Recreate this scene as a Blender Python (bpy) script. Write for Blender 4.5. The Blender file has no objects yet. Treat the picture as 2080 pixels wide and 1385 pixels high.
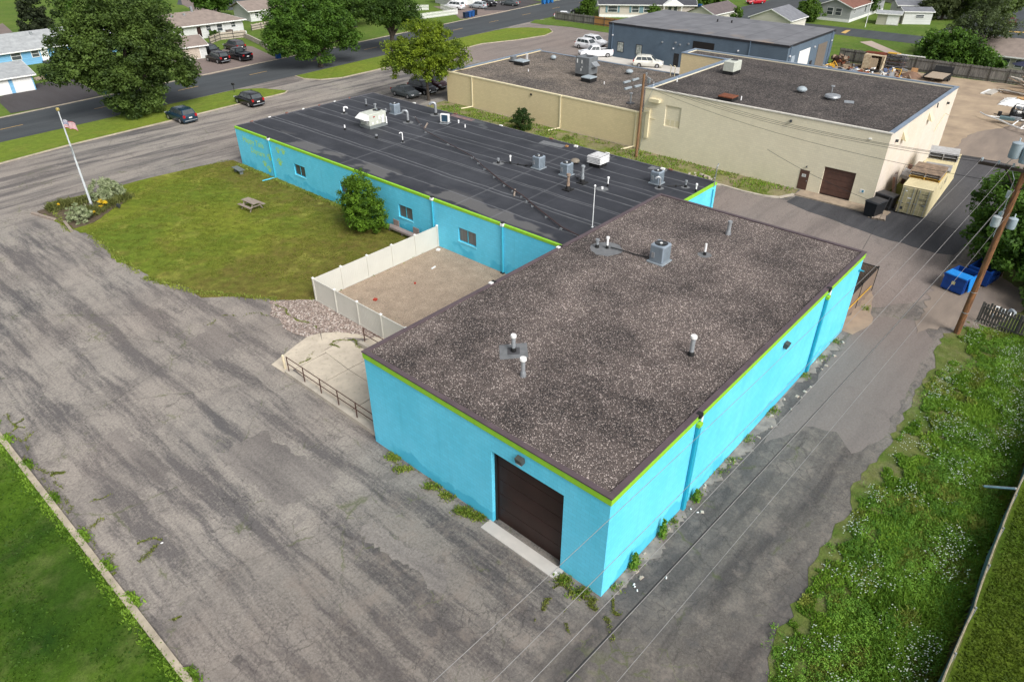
import bpy, math, random
import numpy as np
from mathutils import Vector, Matrix
PI=math.pi; R=math.radians
random.seed(7)
sc=bpy.context.scene
COL=sc.collection
# ------------------------------------------------------------------ camera
CP=Vector((-16.06052209,-9.33753482,24.7213508)); FPX=1409.283
CM=((0.66274216,-0.74884615,-0.00150783),(0.41272278,0.36358541,0.83514403),(0.62484617,0.55410748,-0.55002924))
cam=bpy.data.cameras.new('camera'); camo=bpy.data.objects.new('camera',cam); COL.objects.link(camo)
camo.matrix_world=Matrix(((CM[0][0],CM[1][0],-CM[2][0],CP.x),(CM[0][1],CM[1][1],-CM[2][1],CP.y),(CM[0][2],CM[1][2],-CM[2][2],CP.z),(0,0,0,1)))
cam.sensor_width=36; cam.lens=FPX/2080*36; cam.clip_end=3000; cam.clip_start=.5
sc.camera=camo
# ------------------------------------------------------------------ sky, sun, exposure
SUN=Vector((-0.22,-0.85,0.80)).normalized()
w=bpy.data.worlds.new("World"); sc.world=w; w.use_nodes=True
nt=w.node_tree; bg=nt.nodes['Background']
sky=nt.nodes.new('ShaderNodeTexSky'); sky.sky_type='NISHITA'; sky.sun_disc=False
sky.sun_elevation=math.asin(SUN.z); sky.sun_rotation=math.atan2(SUN.x,SUN.y); sky.dust_density=4; sky.air_density=1.0; sky.ozone_density=1
hs=nt.nodes.new('ShaderNodeHueSaturation'); hs.inputs['Saturation'].default_value=.25
nt.links.new(sky.outputs[0],hs.inputs['Color']); nt.links.new(hs.outputs[0],bg.inputs[0]); bg.inputs[1].default_value=.118
sl=bpy.data.lights.new('sun','SUN'); sl.energy=2.1; sl.angle=R(28); sl.color=(1,.985,.96)
so=bpy.data.objects.new('sun',sl); COL.objects.link(so); so.rotation_euler=SUN.to_track_quat('Z','Y').to_euler(); so.location=(0,0,60)
sc.view_settings.view_transform='Standard'; sc.view_settings.look='None'; sc.view_settings.exposure=0.55; sc.view_settings.gamma=1
try: sc.view_settings.use_curve_mapping=False
except Exception: pass
def G(px,py,z=0):
    """where the sight line of a photo pixel meets the level z (for laying things out on the ground)"""
    a=(px-1040)/FPX; b=-(py-692.5)/FPX
    d=[CM[0][i]*a+CM[1][i]*b+CM[2][i] for i in range(3)]; t=(z-CP.z)/d[2]
    return (CP.x+d[0]*t, CP.y+d[1]*t)
# ------------------------------------------------------------------ material helpers
class NT:
    def __init__(s,name):
        s.m=bpy.data.materials.new(name); s.m.use_nodes=True; s.t=s.m.node_tree
        s.b=s.t.nodes['Principled BSDF']; s.out=s.t.nodes['Material Output']
        s.tc=s.t.nodes.new('ShaderNodeTexCoord'); s.P=s.tc.outputs['Object']
    def n(s,ty,**k):
        n=s.t.nodes.new(ty)
        for a,b in k.items(): setattr(n,a,b)
        return n
    def put(s,sock,v):
        if isinstance(v,bpy.types.NodeSocket): s.t.links.new(v,sock)
        elif v is not None:
            if hasattr(sock,'default_value'):
                if sock.type=='RGBA' and len(v)==3: v=(*v,1)
                sock.default_value=v
    def mp(s,sc_=(1,1,1),rot=(0,0,0),loc=(0,0,0),v=None):
        n=s.n('ShaderNodeMapping'); s.put(n.inputs[0],v or s.P); n.inputs[1].default_value=loc; n.inputs[2].default_value=rot; n.inputs[3].default_value=sc_
        return n.outputs[0]
    def noise(s,scale,detail=5,rough=.55,v=None,dist=0,col=False):
        n=s.n('ShaderNodeTexNoise'); s.put(n.inputs['Vector'],v or s.P)
        n.inputs['Scale'].default_value=scale; n.inputs['Detail'].default_value=detail; n.inputs['Roughness'].default_value=rough; n.inputs['Distortion'].default_value=dist
        return n.outputs[1 if col else 0]
    def vor(s,scale,feature='F1',v=None,out=0,rand=1):
        n=s.n('ShaderNodeTexVoronoi',feature=feature); s.put(n.inputs['Vector'],v or s.P); n.inputs['Scale'].default_value=scale
        if 'Randomness' in n.inputs: n.inputs['Randomness'].default_value=rand
        return n.outputs[out]
    def mr(s,v,a,b,c=0,d=1,smooth=False):
        n=s.n('ShaderNodeMapRange'); 
        if smooth: n.interpolation_type='SMOOTHSTEP'
        s.put(n.inputs[0],v)
        for i,x in enumerate((a,b,c,d)): n.inputs[i+1].default_value=x
        return n.outputs[0]
    def mix(s,f,a,b,blend='MIX'):
        n=s.n('ShaderNodeMix',data_type='RGBA',blend_type=blend)
        s.put(n.inputs[0],f); s.put(n.inputs[6],a); s.put(n.inputs[7],b); return n.outputs[2]
    def ma(s,op,a,b=None,c=None,clamp=False):
        n=s.n('ShaderNodeMath',operation=op); n.use_clamp=clamp; s.put(n.inputs[0],a)
        if b is not None: s.put(n.inputs[1],b)
        if c is not None: s.put(n.inputs[2],c)
        return n.outputs[0]
    def xyz(s,v=None):
        n=s.n('ShaderNodeSeparateXYZ'); s.put(n.inputs[0],v or s.P); return n.outputs
    def comb(s,x,y,z=0.):
        n=s.n('ShaderNodeCombineXYZ'); s.put(n.inputs[0],x); s.put(n.inputs[1],y); s.put(n.inputs[2],z); return n.outputs[0]
    def val(s,f,c):   # colour times a value
        n=s.n('ShaderNodeVectorMath',operation='SCALE'); s.put(n.inputs[0],c); s.put(n.inputs['Scale'],f); return n.outputs[0]
    def ramp(s,v,stops,interp='LINEAR'):
        n=s.n('ShaderNodeValToRGB'); s.put(n.inputs[0],v); cr=n.color_ramp; cr.interpolation=interp
        while len(cr.elements)<len(stops): cr.elements.new(.5)
        for e,(p,c) in zip(cr.elements,stops): e.position=p; e.color=(*c,1) if len(c)==3 else c
        return n.outputs[0]
    def bump(s,h,st=.3,d=.02):
        n=s.n('ShaderNodeBump'); n.inputs['Strength'].default_value=st; n.inputs['Distance'].default_value=d; s.put(n.inputs['Height'],h); s.t.links.new(n.outputs[0],s.b.inputs['Normal'])
    def done(s,col,rough=.8,metal=0,spec=.3):
        s.put(s.b.inputs['Base Color'],col); s.put(s.b.inputs['Roughness'],rough); s.b.inputs['Metallic'].default_value=metal
        s.b.inputs['Specular IOR Level'].default_value=spec; return s.m
MC={}
def M(name,col,col2=None,scale=3,rough=.75,metal=0,bump=0,bscale=40,stretch=(1,1,1),rng=(.35,.65),spec=.3):
    if name in MC: return MC[name]
    s=NT(name)
    c2=col2 or tuple(c*.78 for c in col)
    f=s.mr(s.noise(scale,6,.6,s.mp(stretch)),*rng)
    c=s.mix(f,col,c2)
    if bump: s.bump(s.noise(bscale,4),bump,.03)
    MC[name]=s.done(c,rough,metal,spec); return MC[name]
def asphalt(name,light,dark,crack=1.,mode='y',fine=1.,weeds=0.,lo=.44,hi=.6):
    s=NT(name); X,Y,Z=s.xyz()
    wob=s.n('ShaderNodeVectorMath',operation='MULTIPLY_ADD'); s.put(wob.inputs[0],s.noise(.35,3,.5,col=True)); wob.inputs[1].default_value=(.4,.5,0); s.put(wob.inputs[2],s.P); W=wob.outputs[0]
    fy=s.mr(s.noise(1,8,.66,s.mp((.62,.085,1),v=W)),lo,hi)
    fx=s.mr(s.noise(1,7,.62,s.mp((.07,.60,1),rot=(0,0,R(-3)),v=W)),lo,hi)
    if mode=='mix':
        k=s.ma('MAXIMUM',s.mr(s.ma('ADD',Y,s.mr(s.noise(.1),.3,.7,-4,4)),54,64,smooth=True),s.mr(s.ma('ADD',Y,s.mr(s.noise(.3),.3,.7,-1.5,1.5)),2.,-1,smooth=True))
        n=s.n('ShaderNodeMix'); s.put(n.inputs[0],k); s.put(n.inputs[2],fy); s.put(n.inputs[3],fx); f=n.outputs[0]
    else: f=fy if mode=='y' else fx
    big=s.mr(s.noise(.11,4,.6),.35,.62)
    if mode=='mix':
        xw=s.ma('ADD',X,s.mr(s.noise(.12,4,.6),.3,.7,-.8,.8)); lane=s.ma('MULTIPLY',s.ma('SINE',s.ma('MULTIPLY',xw,2.3)),.055)
        g1=s.ma('MULTIPLY',s.ma('SUBTRACT',s.noise(6,7,.85),.5),.55); g2=s.ma('MULTIPLY',s.ma('SUBTRACT',s.noise(1,8,.74,s.mp((.95,.095,1),v=W)),.5),1.15)
        v=s.ma('ADD',s.ma('ADD',lane,g1),s.ma('ADD',g2,s.ma('MULTIPLY',s.ma('SUBTRACT',s.noise(.13,3),.5),.35)))
        fy2=s.mr(v,-.06,.11); n=s.n('ShaderNodeMix'); s.put(n.inputs[0],s.ma('SUBTRACT',1.,k)); s.put(n.inputs[2],f); s.put(n.inputs[3],fy2); f=n.outputs[0]
    else: f=s.ma('MULTIPLY',f,s.mr(big,0,1,.55,1))
    blot=s.mr(s.noise(.55,5,.7,W),.56,.66)
    f=s.ma('MAXIMUM',f,s.ma('MULTIPLY',blot,.55))
    c=s.mix(f,light,dark)
    pale=s.mr(s.noise(.8,6,.7,s.mp(loc=(40,12,0),v=W)),.60,.72); c=s.mix(s.ma('MULTIPLY',pale,.5),c,tuple(min(1,x*1.25) for x in light))
    c=s.mix(s.mr(s.noise(.05,3),.4,.65),c,s.mix(.35,c,(light[0]*1.02,light[1]*.9,light[2]*.86)))
    fn=s.mr(s.noise(9,6,.75),.3,.7,1-.30*fine,1+.28*fine); c=s.val(fn,c)
    sp=s.mr(s.vor(26,out=0),0,.5,1-.16*fine,1+.14*fine); c=s.val(sp,c)
    if mode=='mix':
        nn=s.mr(s.noise(.22,5,.65),.3,.7,-5,5); dk=s.mr(s.ma('ADD',Y,nn),17,5,0,1,smooth=True); dk2=s.mr(s.ma('ADD',Y,s.mr(s.noise(.5,4),.3,.7,-1,1)),1,-1.2,0,1)
        c=s.val(s.ma('SUBTRACT',1.,s.ma('ADD',s.ma('MULTIPLY',dk,.27),s.ma('MULTIPLY',s.ma('MULTIPLY',dk2,s.mr(s.ma('ADD',X,nn),24,12,0,1)),.30))),c)
        pb=s.ma('MULTIPLY',s.mr(s.noise(.75,8,.76,s.mp(loc=(3,8,0))),.50,.62),s.ma('MULTIPLY',s.ma('MAXIMUM',dk2,dk),.5)); c=s.mix(pb,c,(.235,.198,.168))
        pk=s.ma('MULTIPLY',s.mr(s.noise(.9,8,.78,s.mp(loc=(13,28,0))),.52,.62),s.ma('MULTIPLY',dk2,.6)); c=s.mix(pk,c,(.075,.069,.067))
        hb=s.mr(s.noise(1,5,.6,s.mp((.05,.32,1))),.47,.60); c=s.mix(s.ma('MULTIPLY',hb,.22),c,dark)
        fb=s.mr(s.noise(1,6,.7,s.mp((1.9,.16,1))),.5,.66); c=s.mix(s.ma('MULTIPLY',s.ma('MULTIPLY',fb,s.mr(Y,56,50,0,1)),.15),c,dark)
    if crack:
        wd=s.n('ShaderNodeVectorMath',operation='MULTIPLY_ADD'); s.put(wd.inputs[0],s.noise(2.2,4,.6,col=True)); wd.inputs[1].default_value=(.6,.6,0); s.put(wd.inputs[2],s.P); V=wd.outputs[0]
        l1=s.mr(s.vor(1.3,'DISTANCE_TO_EDGE',V),0,.028,1,0); l2=s.mr(s.vor(3.4,'DISTANCE_TO_EDGE',V),0,.055,1,0)
        l0=s.mr(s.vor(.13,'DISTANCE_TO_EDGE',V),0,.0045,.8,0)
        m1=s.mr(s.noise(.22,3),.46,.6); m2=s.mr(s.noise(.3,3,v=s.mp(loc=(9,3,0))),.5,.62)
        L=s.ma('MAXIMUM',s.ma('MULTIPLY',l1,m1),s.ma('MULTIPLY',l2,s.ma('MULTIPLY',m2,.8)))
        L=s.ma('MAXIMUM',L,s.ma('MULTIPLY',l0,.9))
        c=s.mix(s.ma('MULTIPLY',L,.5*crack),c,tuple(x*.3 for x in dark))
        if weeds:
            g=s.ma('MULTIPLY',s.mr(s.vor(.13,'DISTANCE_TO_EDGE',V),0,.009,.7,0),s.mr(s.noise(.35,4,.6,s.mp(loc=(5,50,0))),.54,.62))
            g2=s.ma('MULTIPLY',s.mr(s.vor(1.3,'DISTANCE_TO_EDGE',V),0,.05,.7,0),s.mr(s.noise(.25,4,.6,s.mp(loc=(15,20,0))),.58,.63))
            c=s.mix(s.ma('MULTIPLY',s.ma('MAXIMUM',g,g2),weeds),c,(.10,.125,.03))
    s.bump(s.noise(30,4,.7),.25,.02)
    return s.done(c,.92,0,.2)
def grass(name,c1,c2,c3,ls=.08,dry=.35,fine=1.,stripe=0,worn=None):
    s=NT(name)
    f=s.mr(s.noise(ls,5,.6,dist=.5),.36,.62); c=s.mix(f,c1,c2)
    f2=s.mr(s.noise(.45,6,.7,s.mp(loc=(30,9,0))),.5,.72); c=s.mix(s.ma('MULTIPLY',f2,dry),c,c3)
    if worn:   # trampled browner turf along the wall and the lower edge of the lawn
        X,Y,Z=s.xyz(); nn=s.mr(s.noise(.28,5,.65),.3,.7,-3.5,3.5)
        q=s.ma('MAXIMUM',s.mr(s.ma('ADD',X,nn),12.5,17.5,0,1,smooth=True),s.mr(s.ma('ADD',Y,nn),43,36,0,1,smooth=True)); c=s.mix(s.ma('MULTIPLY',q,s.mr(s.noise(.9,5,.7),.3,.6,.35,.85)),c,worn)
        pt=s.mr(s.noise(.33,4,.6,s.mp(loc=(7,21,0))),.58,.66); c=s.mix(s.ma('MULTIPLY',pt,.6),c,(.235,.235,.05))
        a=s.mr(s.ma('SINE',s.ma('MULTIPLY',s.ma('ADD',X,s.ma('MULTIPLY',Y,.55)),6.2)),-1,1,.94,1.06); c=s.val(a,c)
    if stripe:
        X,Y,Z=s.xyz(s.mp(rot=(0,0,R(stripe)))); q=s.ma('SINE',s.ma('MULTIPLY',X,5.2)); c=s.val(s.mr(q,-1,1,.95,1.05),c)
    c=s.val(s.mr(s.noise(1.6,5,.7),.3,.7,1-.22*fine,1+.2*fine),c)
    c=s.val(s.mr(s.noise(11,5,.8),.3,.7,1-.36*fine,1+.34*fine),c)
    s.bump(s.noise(16,5,.8),.5,.05)
    return s.done(c,.95,0,.1)
def leafm(name,dark,light,ns=.55,back=.35):
    s=NT(name); g=s.n('ShaderNodeNewGeometry')
    r=s.mr(g.outputs['Random Per Island'],0,1); n_=s.mr(s.noise(ns,4,.65),.40,.60)
    f=s.ma('ADD',s.ma('MULTIPLY',r,.38),s.ma('MULTIPLY',n_,.62)); c=s.mix(f,dark,light)
    s.done(c,.65,0,.25); tr=s.n('ShaderNodeBsdfTranslucent'); s.put(tr.inputs[0],s.mix(.5,c,(light[0]*1.2,light[1]*1.3,light[2]*.6)))
    mx=s.n('ShaderNodeMixShader'); mx.inputs[0].default_value=back; s.t.links.new(s.b.outputs[0],mx.inputs[1]); s.t.links.new(tr.outputs[0],mx.inputs[2]); s.t.links.new(mx.outputs[0],s.out.inputs[0])
    return s.m
def blockwall(name,c,c2,course=.2,blen=.4,st=.35,stain=.25,low=None,clap=False):
    s=NT(name); X,Y,Z=s.xyz()
    u=s.ma('ADD',X,Y)
    br=s.n('ShaderNodeTexBrick'); s.put(br.inputs['Vector'],s.comb(u,Z)); br.inputs['Scale'].default_value=1
    br.inputs['Brick Width'].default_value=blen if not clap else 60; br.inputs['Row Height'].default_value=course; br.inputs['Mortar Size'].default_value=.012 if not clap else .014; br.inputs['Mortar Smooth'].default_value=.4
    br.inputs['Color1'].default_value=(1,1,1,1); br.inputs['Color2'].default_value=(.88,.88,.88,1); br.inputs['Mortar'].default_value=(.7,.7,.7,1) if not clap else (.62,.62,.62,1)
    cc=s.mix(s.mr(s.noise(.5,5,.6,s.mp((1,1,.6))),.38,.62),c,c2)
    cc=s.mix(.55 if not clap else .9,cc,s.mix(1.,cc,br.outputs[0],'MULTIPLY'))
    drip=s.mr(s.noise(1,5,.65,s.mp((2.2,2.2,.12))),.55,.75); cc=s.mix(s.ma('MULTIPLY',drip,stain),cc,tuple(x*.72 for x in c2))
    if low:
        lf=s.ma('MULTIPLY',s.mr(s.ma('ADD',Z,s.mr(s.noise(.9,4),.3,.7,-.35,.35)),.75,.68,0,1),s.mr(s.noise(.35,3),.42,.5)); cc=s.mix(s.ma('MULTIPLY',lf,.8),cc,low)
    s.bump(s.ma('SUBTRACT',1.,br.outputs[1]),st,.012)
    return s.done(cc,.7,0,.3)
def gravelroof(name,base,darkc,stone,scale=21,lowscale=.16,dr=(.38,.62),pale=(.62,.56,.5),sth=.80):
    s=NT(name)
    n=s.n('ShaderNodeTexVoronoi'); n.inputs['Scale'].default_value=scale; s.put(n.inputs['Vector'],s.P)
    sep=s.n('ShaderNodeSeparateColor'); s.put(sep.inputs[0],n.outputs['Color'])
    low=s.mr(s.noise(lowscale,8,.68,dist=.2),*dr)
    c=s.mix(low,base,darkc)
    c=s.val(s.mr(sep.outputs[0],0,1,.45,1.55),c)
    c=s.mix(s.ma('MULTIPLY',s.mr(sep.outputs[2],.55,.95),.6),c,stone)
    hi=s.mr(sep.outputs[1],sth,sth+.05); hi=s.ma('MULTIPLY',hi,s.mr(low,0,1,1,.55)); c=s.mix(hi,c,pale)
    c=s.val(s.mr(s.noise(1.2,4,.6),.3,.7,.85,1.15),c)
    s.bump(s.vor(scale),.7,.04)
    return s.done(c,.9,0,.2)
# ------------------------------------------------------------------ palette
TEAL=(.145,.64,.87); 
m_teal=blockwall('teal_block_paint',TEAL,(.115,.59,.81),stain=.30,low=(.06,.45,.66),st=.3)
m_green=M('lime_trim_paint',(.27,.56,.035),(.24,.50,.03),rough=.6)
m_cap=M('brown_metal_cap',(.105,.078,.085),(.08,.06,.066),scale=1.5,rough=.55)
m_spout=M('teal_spout',(.02,.34,.48),(.018,.30,.42),rough=.45)
m_spout2=M('light_teal_spout',(.06,.46,.62),(.05,.42,.57),rough=.45)
m_door=M('dark_brown_door',(.022,.011,.009),(.034,.016,.013),scale=.8,rough=.5)
m_black=M('black_rubber',(.012,.012,.013),(.02,.02,.02),rough=.6)
m_white=M('white_paint',(.78,.78,.76),(.68,.68,.66),rough=.55)
m_pvc=M('white_pvc',(.82,.82,.82),(.74,.74,.74),rough=.4)
m_galv=M('galvanised',(.42,.44,.46),(.28,.30,.32),scale=4,rough=.42,metal=.55)
m_acg=M('grey_green_cabinet',(.235,.28,.33),(.195,.235,.28),scale=1.4,rough=.5)
m_acd=M('cabinet_grille',(.05,.055,.06),(.03,.033,.036),rough=.5)
m_beigeunit=M('pale_cabinet',(.52,.54,.48),(.44,.46,.40),rough=.5)
m_rust=M('rust',(.22,.075,.035),(.10,.035,.02),scale=5,rough=.85)
m_wood=M('weathered_wood',(.33,.27,.22),(.21,.175,.15),scale=2,stretch=(1,6,1),rough=.85)
m_greywood=M('grey_wood',(.25,.235,.215),(.11,.105,.10),scale=1.2,stretch=(5,5,.4),rough=.9,bump=.3)
m_darkwood=M('dark_wood',(.115,.105,.095),(.05,.047,.042),scale=2,stretch=(5,5,.4),rough=.9)
m_cedar=M('cedar',(.42,.22,.085),(.33,.16,.06),scale=2,stretch=(5,5,.5),rough=.8)
m_polewood=M('pole_wood',(.25,.11,.045),(.075,.04,.022),scale=2.6,stretch=(5,5,.6),rough=.8,bump=.3)
m_polewood2=M('pole_wood_tan',(.27,.15,.075),(.16,.09,.05),scale=1.4,stretch=(6,6,.7),rough=.8)
m_vinyl=M('cream_vinyl',(.58,.565,.505),(.54,.525,.47),scale=.7,rough=.45)
m_conc=M('concrete',(.50,.45,.37),(.36,.32,.27),scale=1.1,rough=.9,bump=.2)
m_kerb=M('kerb_concrete',(.44,.38,.29),(.30,.26,.20),scale=1.6,rough=.9)
m_concl=M('pale_concrete',(.52,.49,.45),(.42,.40,.37),scale=.6,rough=.9)
m_railb=M('rust_brown_rail',(.085,.038,.028),(.06,.028,.02),rough=.6)
m_glass=M('dark_glass',(.035,.045,.05),(.07,.08,.085),scale=.9,rough=.08,spec=.7)
m_glassb=M('blind_glass',(.16,.16,.155),(.09,.095,.095),scale=8,stretch=(3,3,.05),rough=.2,spec=.6)
m_glassc=M('curtain_glass',(.45,.47,.44),(.14,.17,.15),scale=2.5,rough=.2,spec=.6)
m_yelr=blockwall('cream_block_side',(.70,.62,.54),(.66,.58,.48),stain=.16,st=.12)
m_yel=blockwall('cream_block_front',(.76,.69,.52),(.73,.66,.495),stain=.12,st=.18)
m_yel2=blockwall('tan_block_low',(.70,.575,.35),(.67,.55,.335),stain=.14,st=.15)
m_yeltrim=M('cream_trim',(.68,.60,.40),(.62,.55,.37),rough=.7)
m_bluecap=M('blue_grey_cap',(.26,.33,.42),(.19,.25,.33),scale=1,rough=.35,metal=.4)
m_brdoor=M('brown_panel_door',(.115,.060,.045),(.09,.047,.036),rough=.6)
m_bg=blockwall('slate_blue_wall',(.095,.135,.18),(.085,.12,.16),stain=.15,st=.15)
m_bgtrim=M('charcoal_trim',(.018,.02,.026),(.025,.028,.034),rough=.5)
m_tyre=M('tyre',(.012,.012,.012),(.022,.022,.022),rough=.85)
m_rim=M('rim',(.5,.5,.52),(.35,.35,.36),rough=.3,metal=.6)
m_red=M('red_lamp',(.42,.01,.01),(.3,.008,.008),rough=.25,spec=.6)
m_lamp=M('clear_lamp',(.7,.72,.75),(.6,.6,.62),rough=.15,spec=.7)
m_wire=M('wire_grey',(.28,.27,.26),(.22,.21,.21),rough=.5)
m_wirek=M('wire_black',(.02,.02,.022),(.03,.03,.03),rough=.6)
m_gold=M('gold_ball',(.62,.50,.18),(.5,.4,.14),rough=.3,metal=.6)
m_bluebin=M('blue_bin',(.012,.075,.25),(.010,.06,.2),rough=.5)
m_navy=M('navy_bin',(.012,.03,.07),(.01,.02,.05),rough=.5)
m_dump=M('dumpster_blue',(.006,.055,.27),(.006,.04,.19),scale=2,rough=.5)
m_dumpl=M('dumpster_lid',(.015,.22,.62),(.012,.18,.52),scale=2,rough=.5)
m_cont=M('container_cream',(.62,.54,.34),(.54,.47,.29),scale=1,rough=.6)
m_contd=M('container_door',(.42,.37,.21),(.36,.32,.18),scale=1,rough=.6)
m_yellowp=M('yellow_paint',(.62,.36,.04),(.5,.28,.03),rough=.6)
m_road_y=M('road_yellow',(.60,.37,.10),(.45,.30,.12),scale=3,rough=.9)
# ------------------------------------------------------------------ mesh helpers
def setp(o,label=None,cat=None,group=None,kind=None):
    if label: o['label']=label
    if cat: o['category']=cat
    if group: o['group']=group
    if kind: o['kind']=kind
    return o
OFF={}
class MB:
    def __init__(s): s.v=[]; s.f=[]; s.m=[]
    def add(s,vs,fs,m=0):
        b=len(s.v); s.v+= [tuple(v) for v in vs]; s.f+=[tuple(b+i for i in f) for f in fs]; s.m+=[m]*len(fs); return s
    def box(s,x0,x1,y0,y1,z0,z1,m=0):
        return s.add([(x0,y0,z0),(x1,y0,z0),(x1,y1,z0),(x0,y1,z0),(x0,y0,z1),(x1,y0,z1),(x1,y1,z1),(x0,y1,z1)],[(0,3,2,1),(4,5,6,7),(0,1,5,4),(1,2,6,5),(2,3,7,6),(3,0,4,7)],m)
    def rbox(s,c,size,rz=0,m=0,rx=0,ry=0,tap=1.):
        hx,hy,hz=[a/2 for a in size]; E=Matrix.Translation(c)@Matrix.Rotation(rz,4,'Z')@Matrix.Rotation(ry,4,'Y')@Matrix.Rotation(rx,4,'X')
        vs=[E@Vector((x*(tap if z>0 else 1),y*(tap if z>0 else 1),z)) for z in(-hz,hz) for x,y in((-hx,-hy),(hx,-hy),(hx,hy),(-hx,hy))]
        return s.add(vs,[(0,3,2,1),(4,5,6,7),(0,1,5,4),(1,2,6,5),(2,3,7,6),(3,0,4,7)],m)
    def bev(s,c,size,b=.04,rz=0,m=0):
        """a box with chamfered edges"""
        hx,hy,hz=[a/2 for a in size]; E=Matrix.Translation(c)@Matrix.Rotation(rz,4,'Z')
        def ring(x,y,z,q): return [(-x+q,-y,z),(x-q,-y,z),(x,-y+q,z),(x,y-q,z),(x-q,y,z),(-x+q,y,z),(-x,y-q,z),(-x,-y+q,z)]
        rs=[ring(hx-b,hy-b,-hz,b*.5),ring(hx,hy,-hz+b,b),ring(hx,hy,hz-b,b),ring(hx-b,hy-b,hz,b*.5)]
        vs=[E@Vector(p) for r in rs for p in r]; fs=[tuple(range(7,-1,-1)),tuple(range(24,32))]
        for k in range(3):
            for i in range(8): j=(i+1)%8; fs.append((k*8+i,k*8+j,k*8+8+j,k*8+8+i))
        return s.add(vs,fs,m)
    def cyl(s,x,y,z0,z1,r,r2=None,n=12,m=0):
        r2=r if r2 is None else r2
        vs=[(x+q*math.cos(2*PI*i/n),y+q*math.sin(2*PI*i/n),z) for z,q in((z0,r),(z1,r2)) for i in range(n)]
        fs=[tuple(range(n-1,-1,-1)),tuple(range(n,2*n))]+[(i,(i+1)%n,n+(i+1)%n,n+i) for i in range(n)]
        return s.add(vs,fs,m)
    def tube(s,pts,r,n=6,m=0,cap=True):
        pts=[Vector(p) for p in pts]; rs=r if isinstance(r,(list,tuple)) else [r]*len(pts); vs=[]; fs=[]
        for i,p in enumerate(pts):
            d=(pts[min(i+1,len(pts)-1)]-pts[max(i-1,0)]).normalized()
            a=d.cross(Vector((0,0,1))); a=a.normalized() if a.length>.05 else Vector((1,0,0)); b=d.cross(a).normalized()
            for k in range(n): t=2*PI*k/n; vs.append(p+(a*math.cos(t)+b*math.sin(t))*rs[i])
        for i in range(len(pts)-1):
            for k in range(n): q=(k+1)%n; fs.append((i*n+k,i*n+q,(i+1)*n+q,(i+1)*n+k))
        if cap: fs+=[tuple(range(n-1,-1,-1)),tuple((len(pts)-1)*n+k for k in range(n))]
        return s.add(vs,fs,m)
    def prism(s,poly,z0,z1,m=0):
        n=len(poly); vs=[(p[0],p[1],z0) for p in poly]+[(p[0],p[1],z1) for p in poly]
        return s.add(vs,[tuple(range(n-1,-1,-1)),tuple(range(n,2*n))]+[(i,(i+1)%n,n+(i+1)%n,n+i) for i in range(n)],m)
    def lathe(s,x,y,prof,n=14,m=0):
        vs=[(x+r*math.cos(2*PI*i/n),y+r*math.sin(2*PI*i/n),z) for r,z in prof for i in range(n)]; k=len(prof)
        fs=[(j*n+i,j*n+(i+1)%n,(j+1)*n+(i+1)%n,(j+1)*n+i) for j in range(k-1) for i in range(n)]+[tuple(range(n-1,-1,-1)),tuple((k-1)*n+i for i in range(n))]
        return s.add(vs,fs,m)
    def quad(s,a,b,c,d,m=0): return s.add([a,b,c,d],[(0,1,2,3)],m)
    def build(s,name,mats,parent=None,smooth=False,off=None):
        me=bpy.data.meshes.new(name); o_=off or (OFF.get(parent.as_pointer(),(0,0,0)) if parent else (0,0,0))
        me.from_pydata([(a-o_[0],b-o_[1],c-o_[2]) for a,b,c in s.v],[],s.f)
        mats=mats if isinstance(mats,(list,tuple)) else [mats]
        for m in mats: me.materials.append(m)
        me.polygons.foreach_set('material_index',s.m)
        if smooth:
            me.polygons.foreach_set('use_smooth',[True]*len(s.f))
            try: me.set_sharp_from_angle(angle=R(38))
            except Exception: pass
        me.update(); o=bpy.data.objects.new(name,me); COL.objects.link(o)
        if parent: o.parent=parent; OFF[o.as_pointer()]=o_
        elif off: o.location=off
        return o
def thing(name,label,cat,loc=(0,0,0),rz=0,group=None,world=True):
    o=bpy.data.objects.new(name,None); COL.objects.link(o); o.location=loc; o.rotation_euler=(0,0,rz); o.empty_display_size=.3
    OFF[o.as_pointer()]=tuple(loc) if world else (0,0,0); return setp(o,label,cat,group)
def copy_thing(src,loc,rz,label,group=None):
    r=src.copy(); COL.objects.link(r); r.location=loc; r.rotation_euler=(0,0,rz); r['label']=label
    if group: r['group']=group
    for ch in list(src.children):
        c=ch.copy(); COL.objects.link(c); c.parent=r
        for g in list(ch.children): d=g.copy(); COL.objects.link(d); d.parent=c
    return r
def npmesh(name,V,F,mats,parent=None,mi=None,off=(0,0,0)):
    """V (n,3), F (m,k) numpy"""
    me=bpy.data.meshes.new(name); V=np.asarray(V,np.float32)-np.asarray(off,np.float32); F=np.asarray(F,np.int32); k=F.shape[1]
    me.vertices.add(len(V)); me.vertices.foreach_set('co',V.ravel()); me.loops.add(F.size); me.loops.foreach_set('vertex_index',F.ravel())
    me.polygons.add(len(F)); me.polygons.foreach_set('loop_start',np.arange(0,F.size,k,dtype=np.int32)); me.polygons.foreach_set('loop_total',np.full(len(F),k,dtype=np.int32))
    for m in (mats if isinstance(mats,(list,tuple)) else [mats]): me.materials.append(m)
    if mi is not None: me.polygons.foreach_set('material_index',np.asarray(mi,np.int32))
    me.update(calc_edges=True); me.validate(); o=bpy.data.objects.new(name,me); COL.objects.link(o)
    if parent: o.parent=parent
    return o
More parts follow.
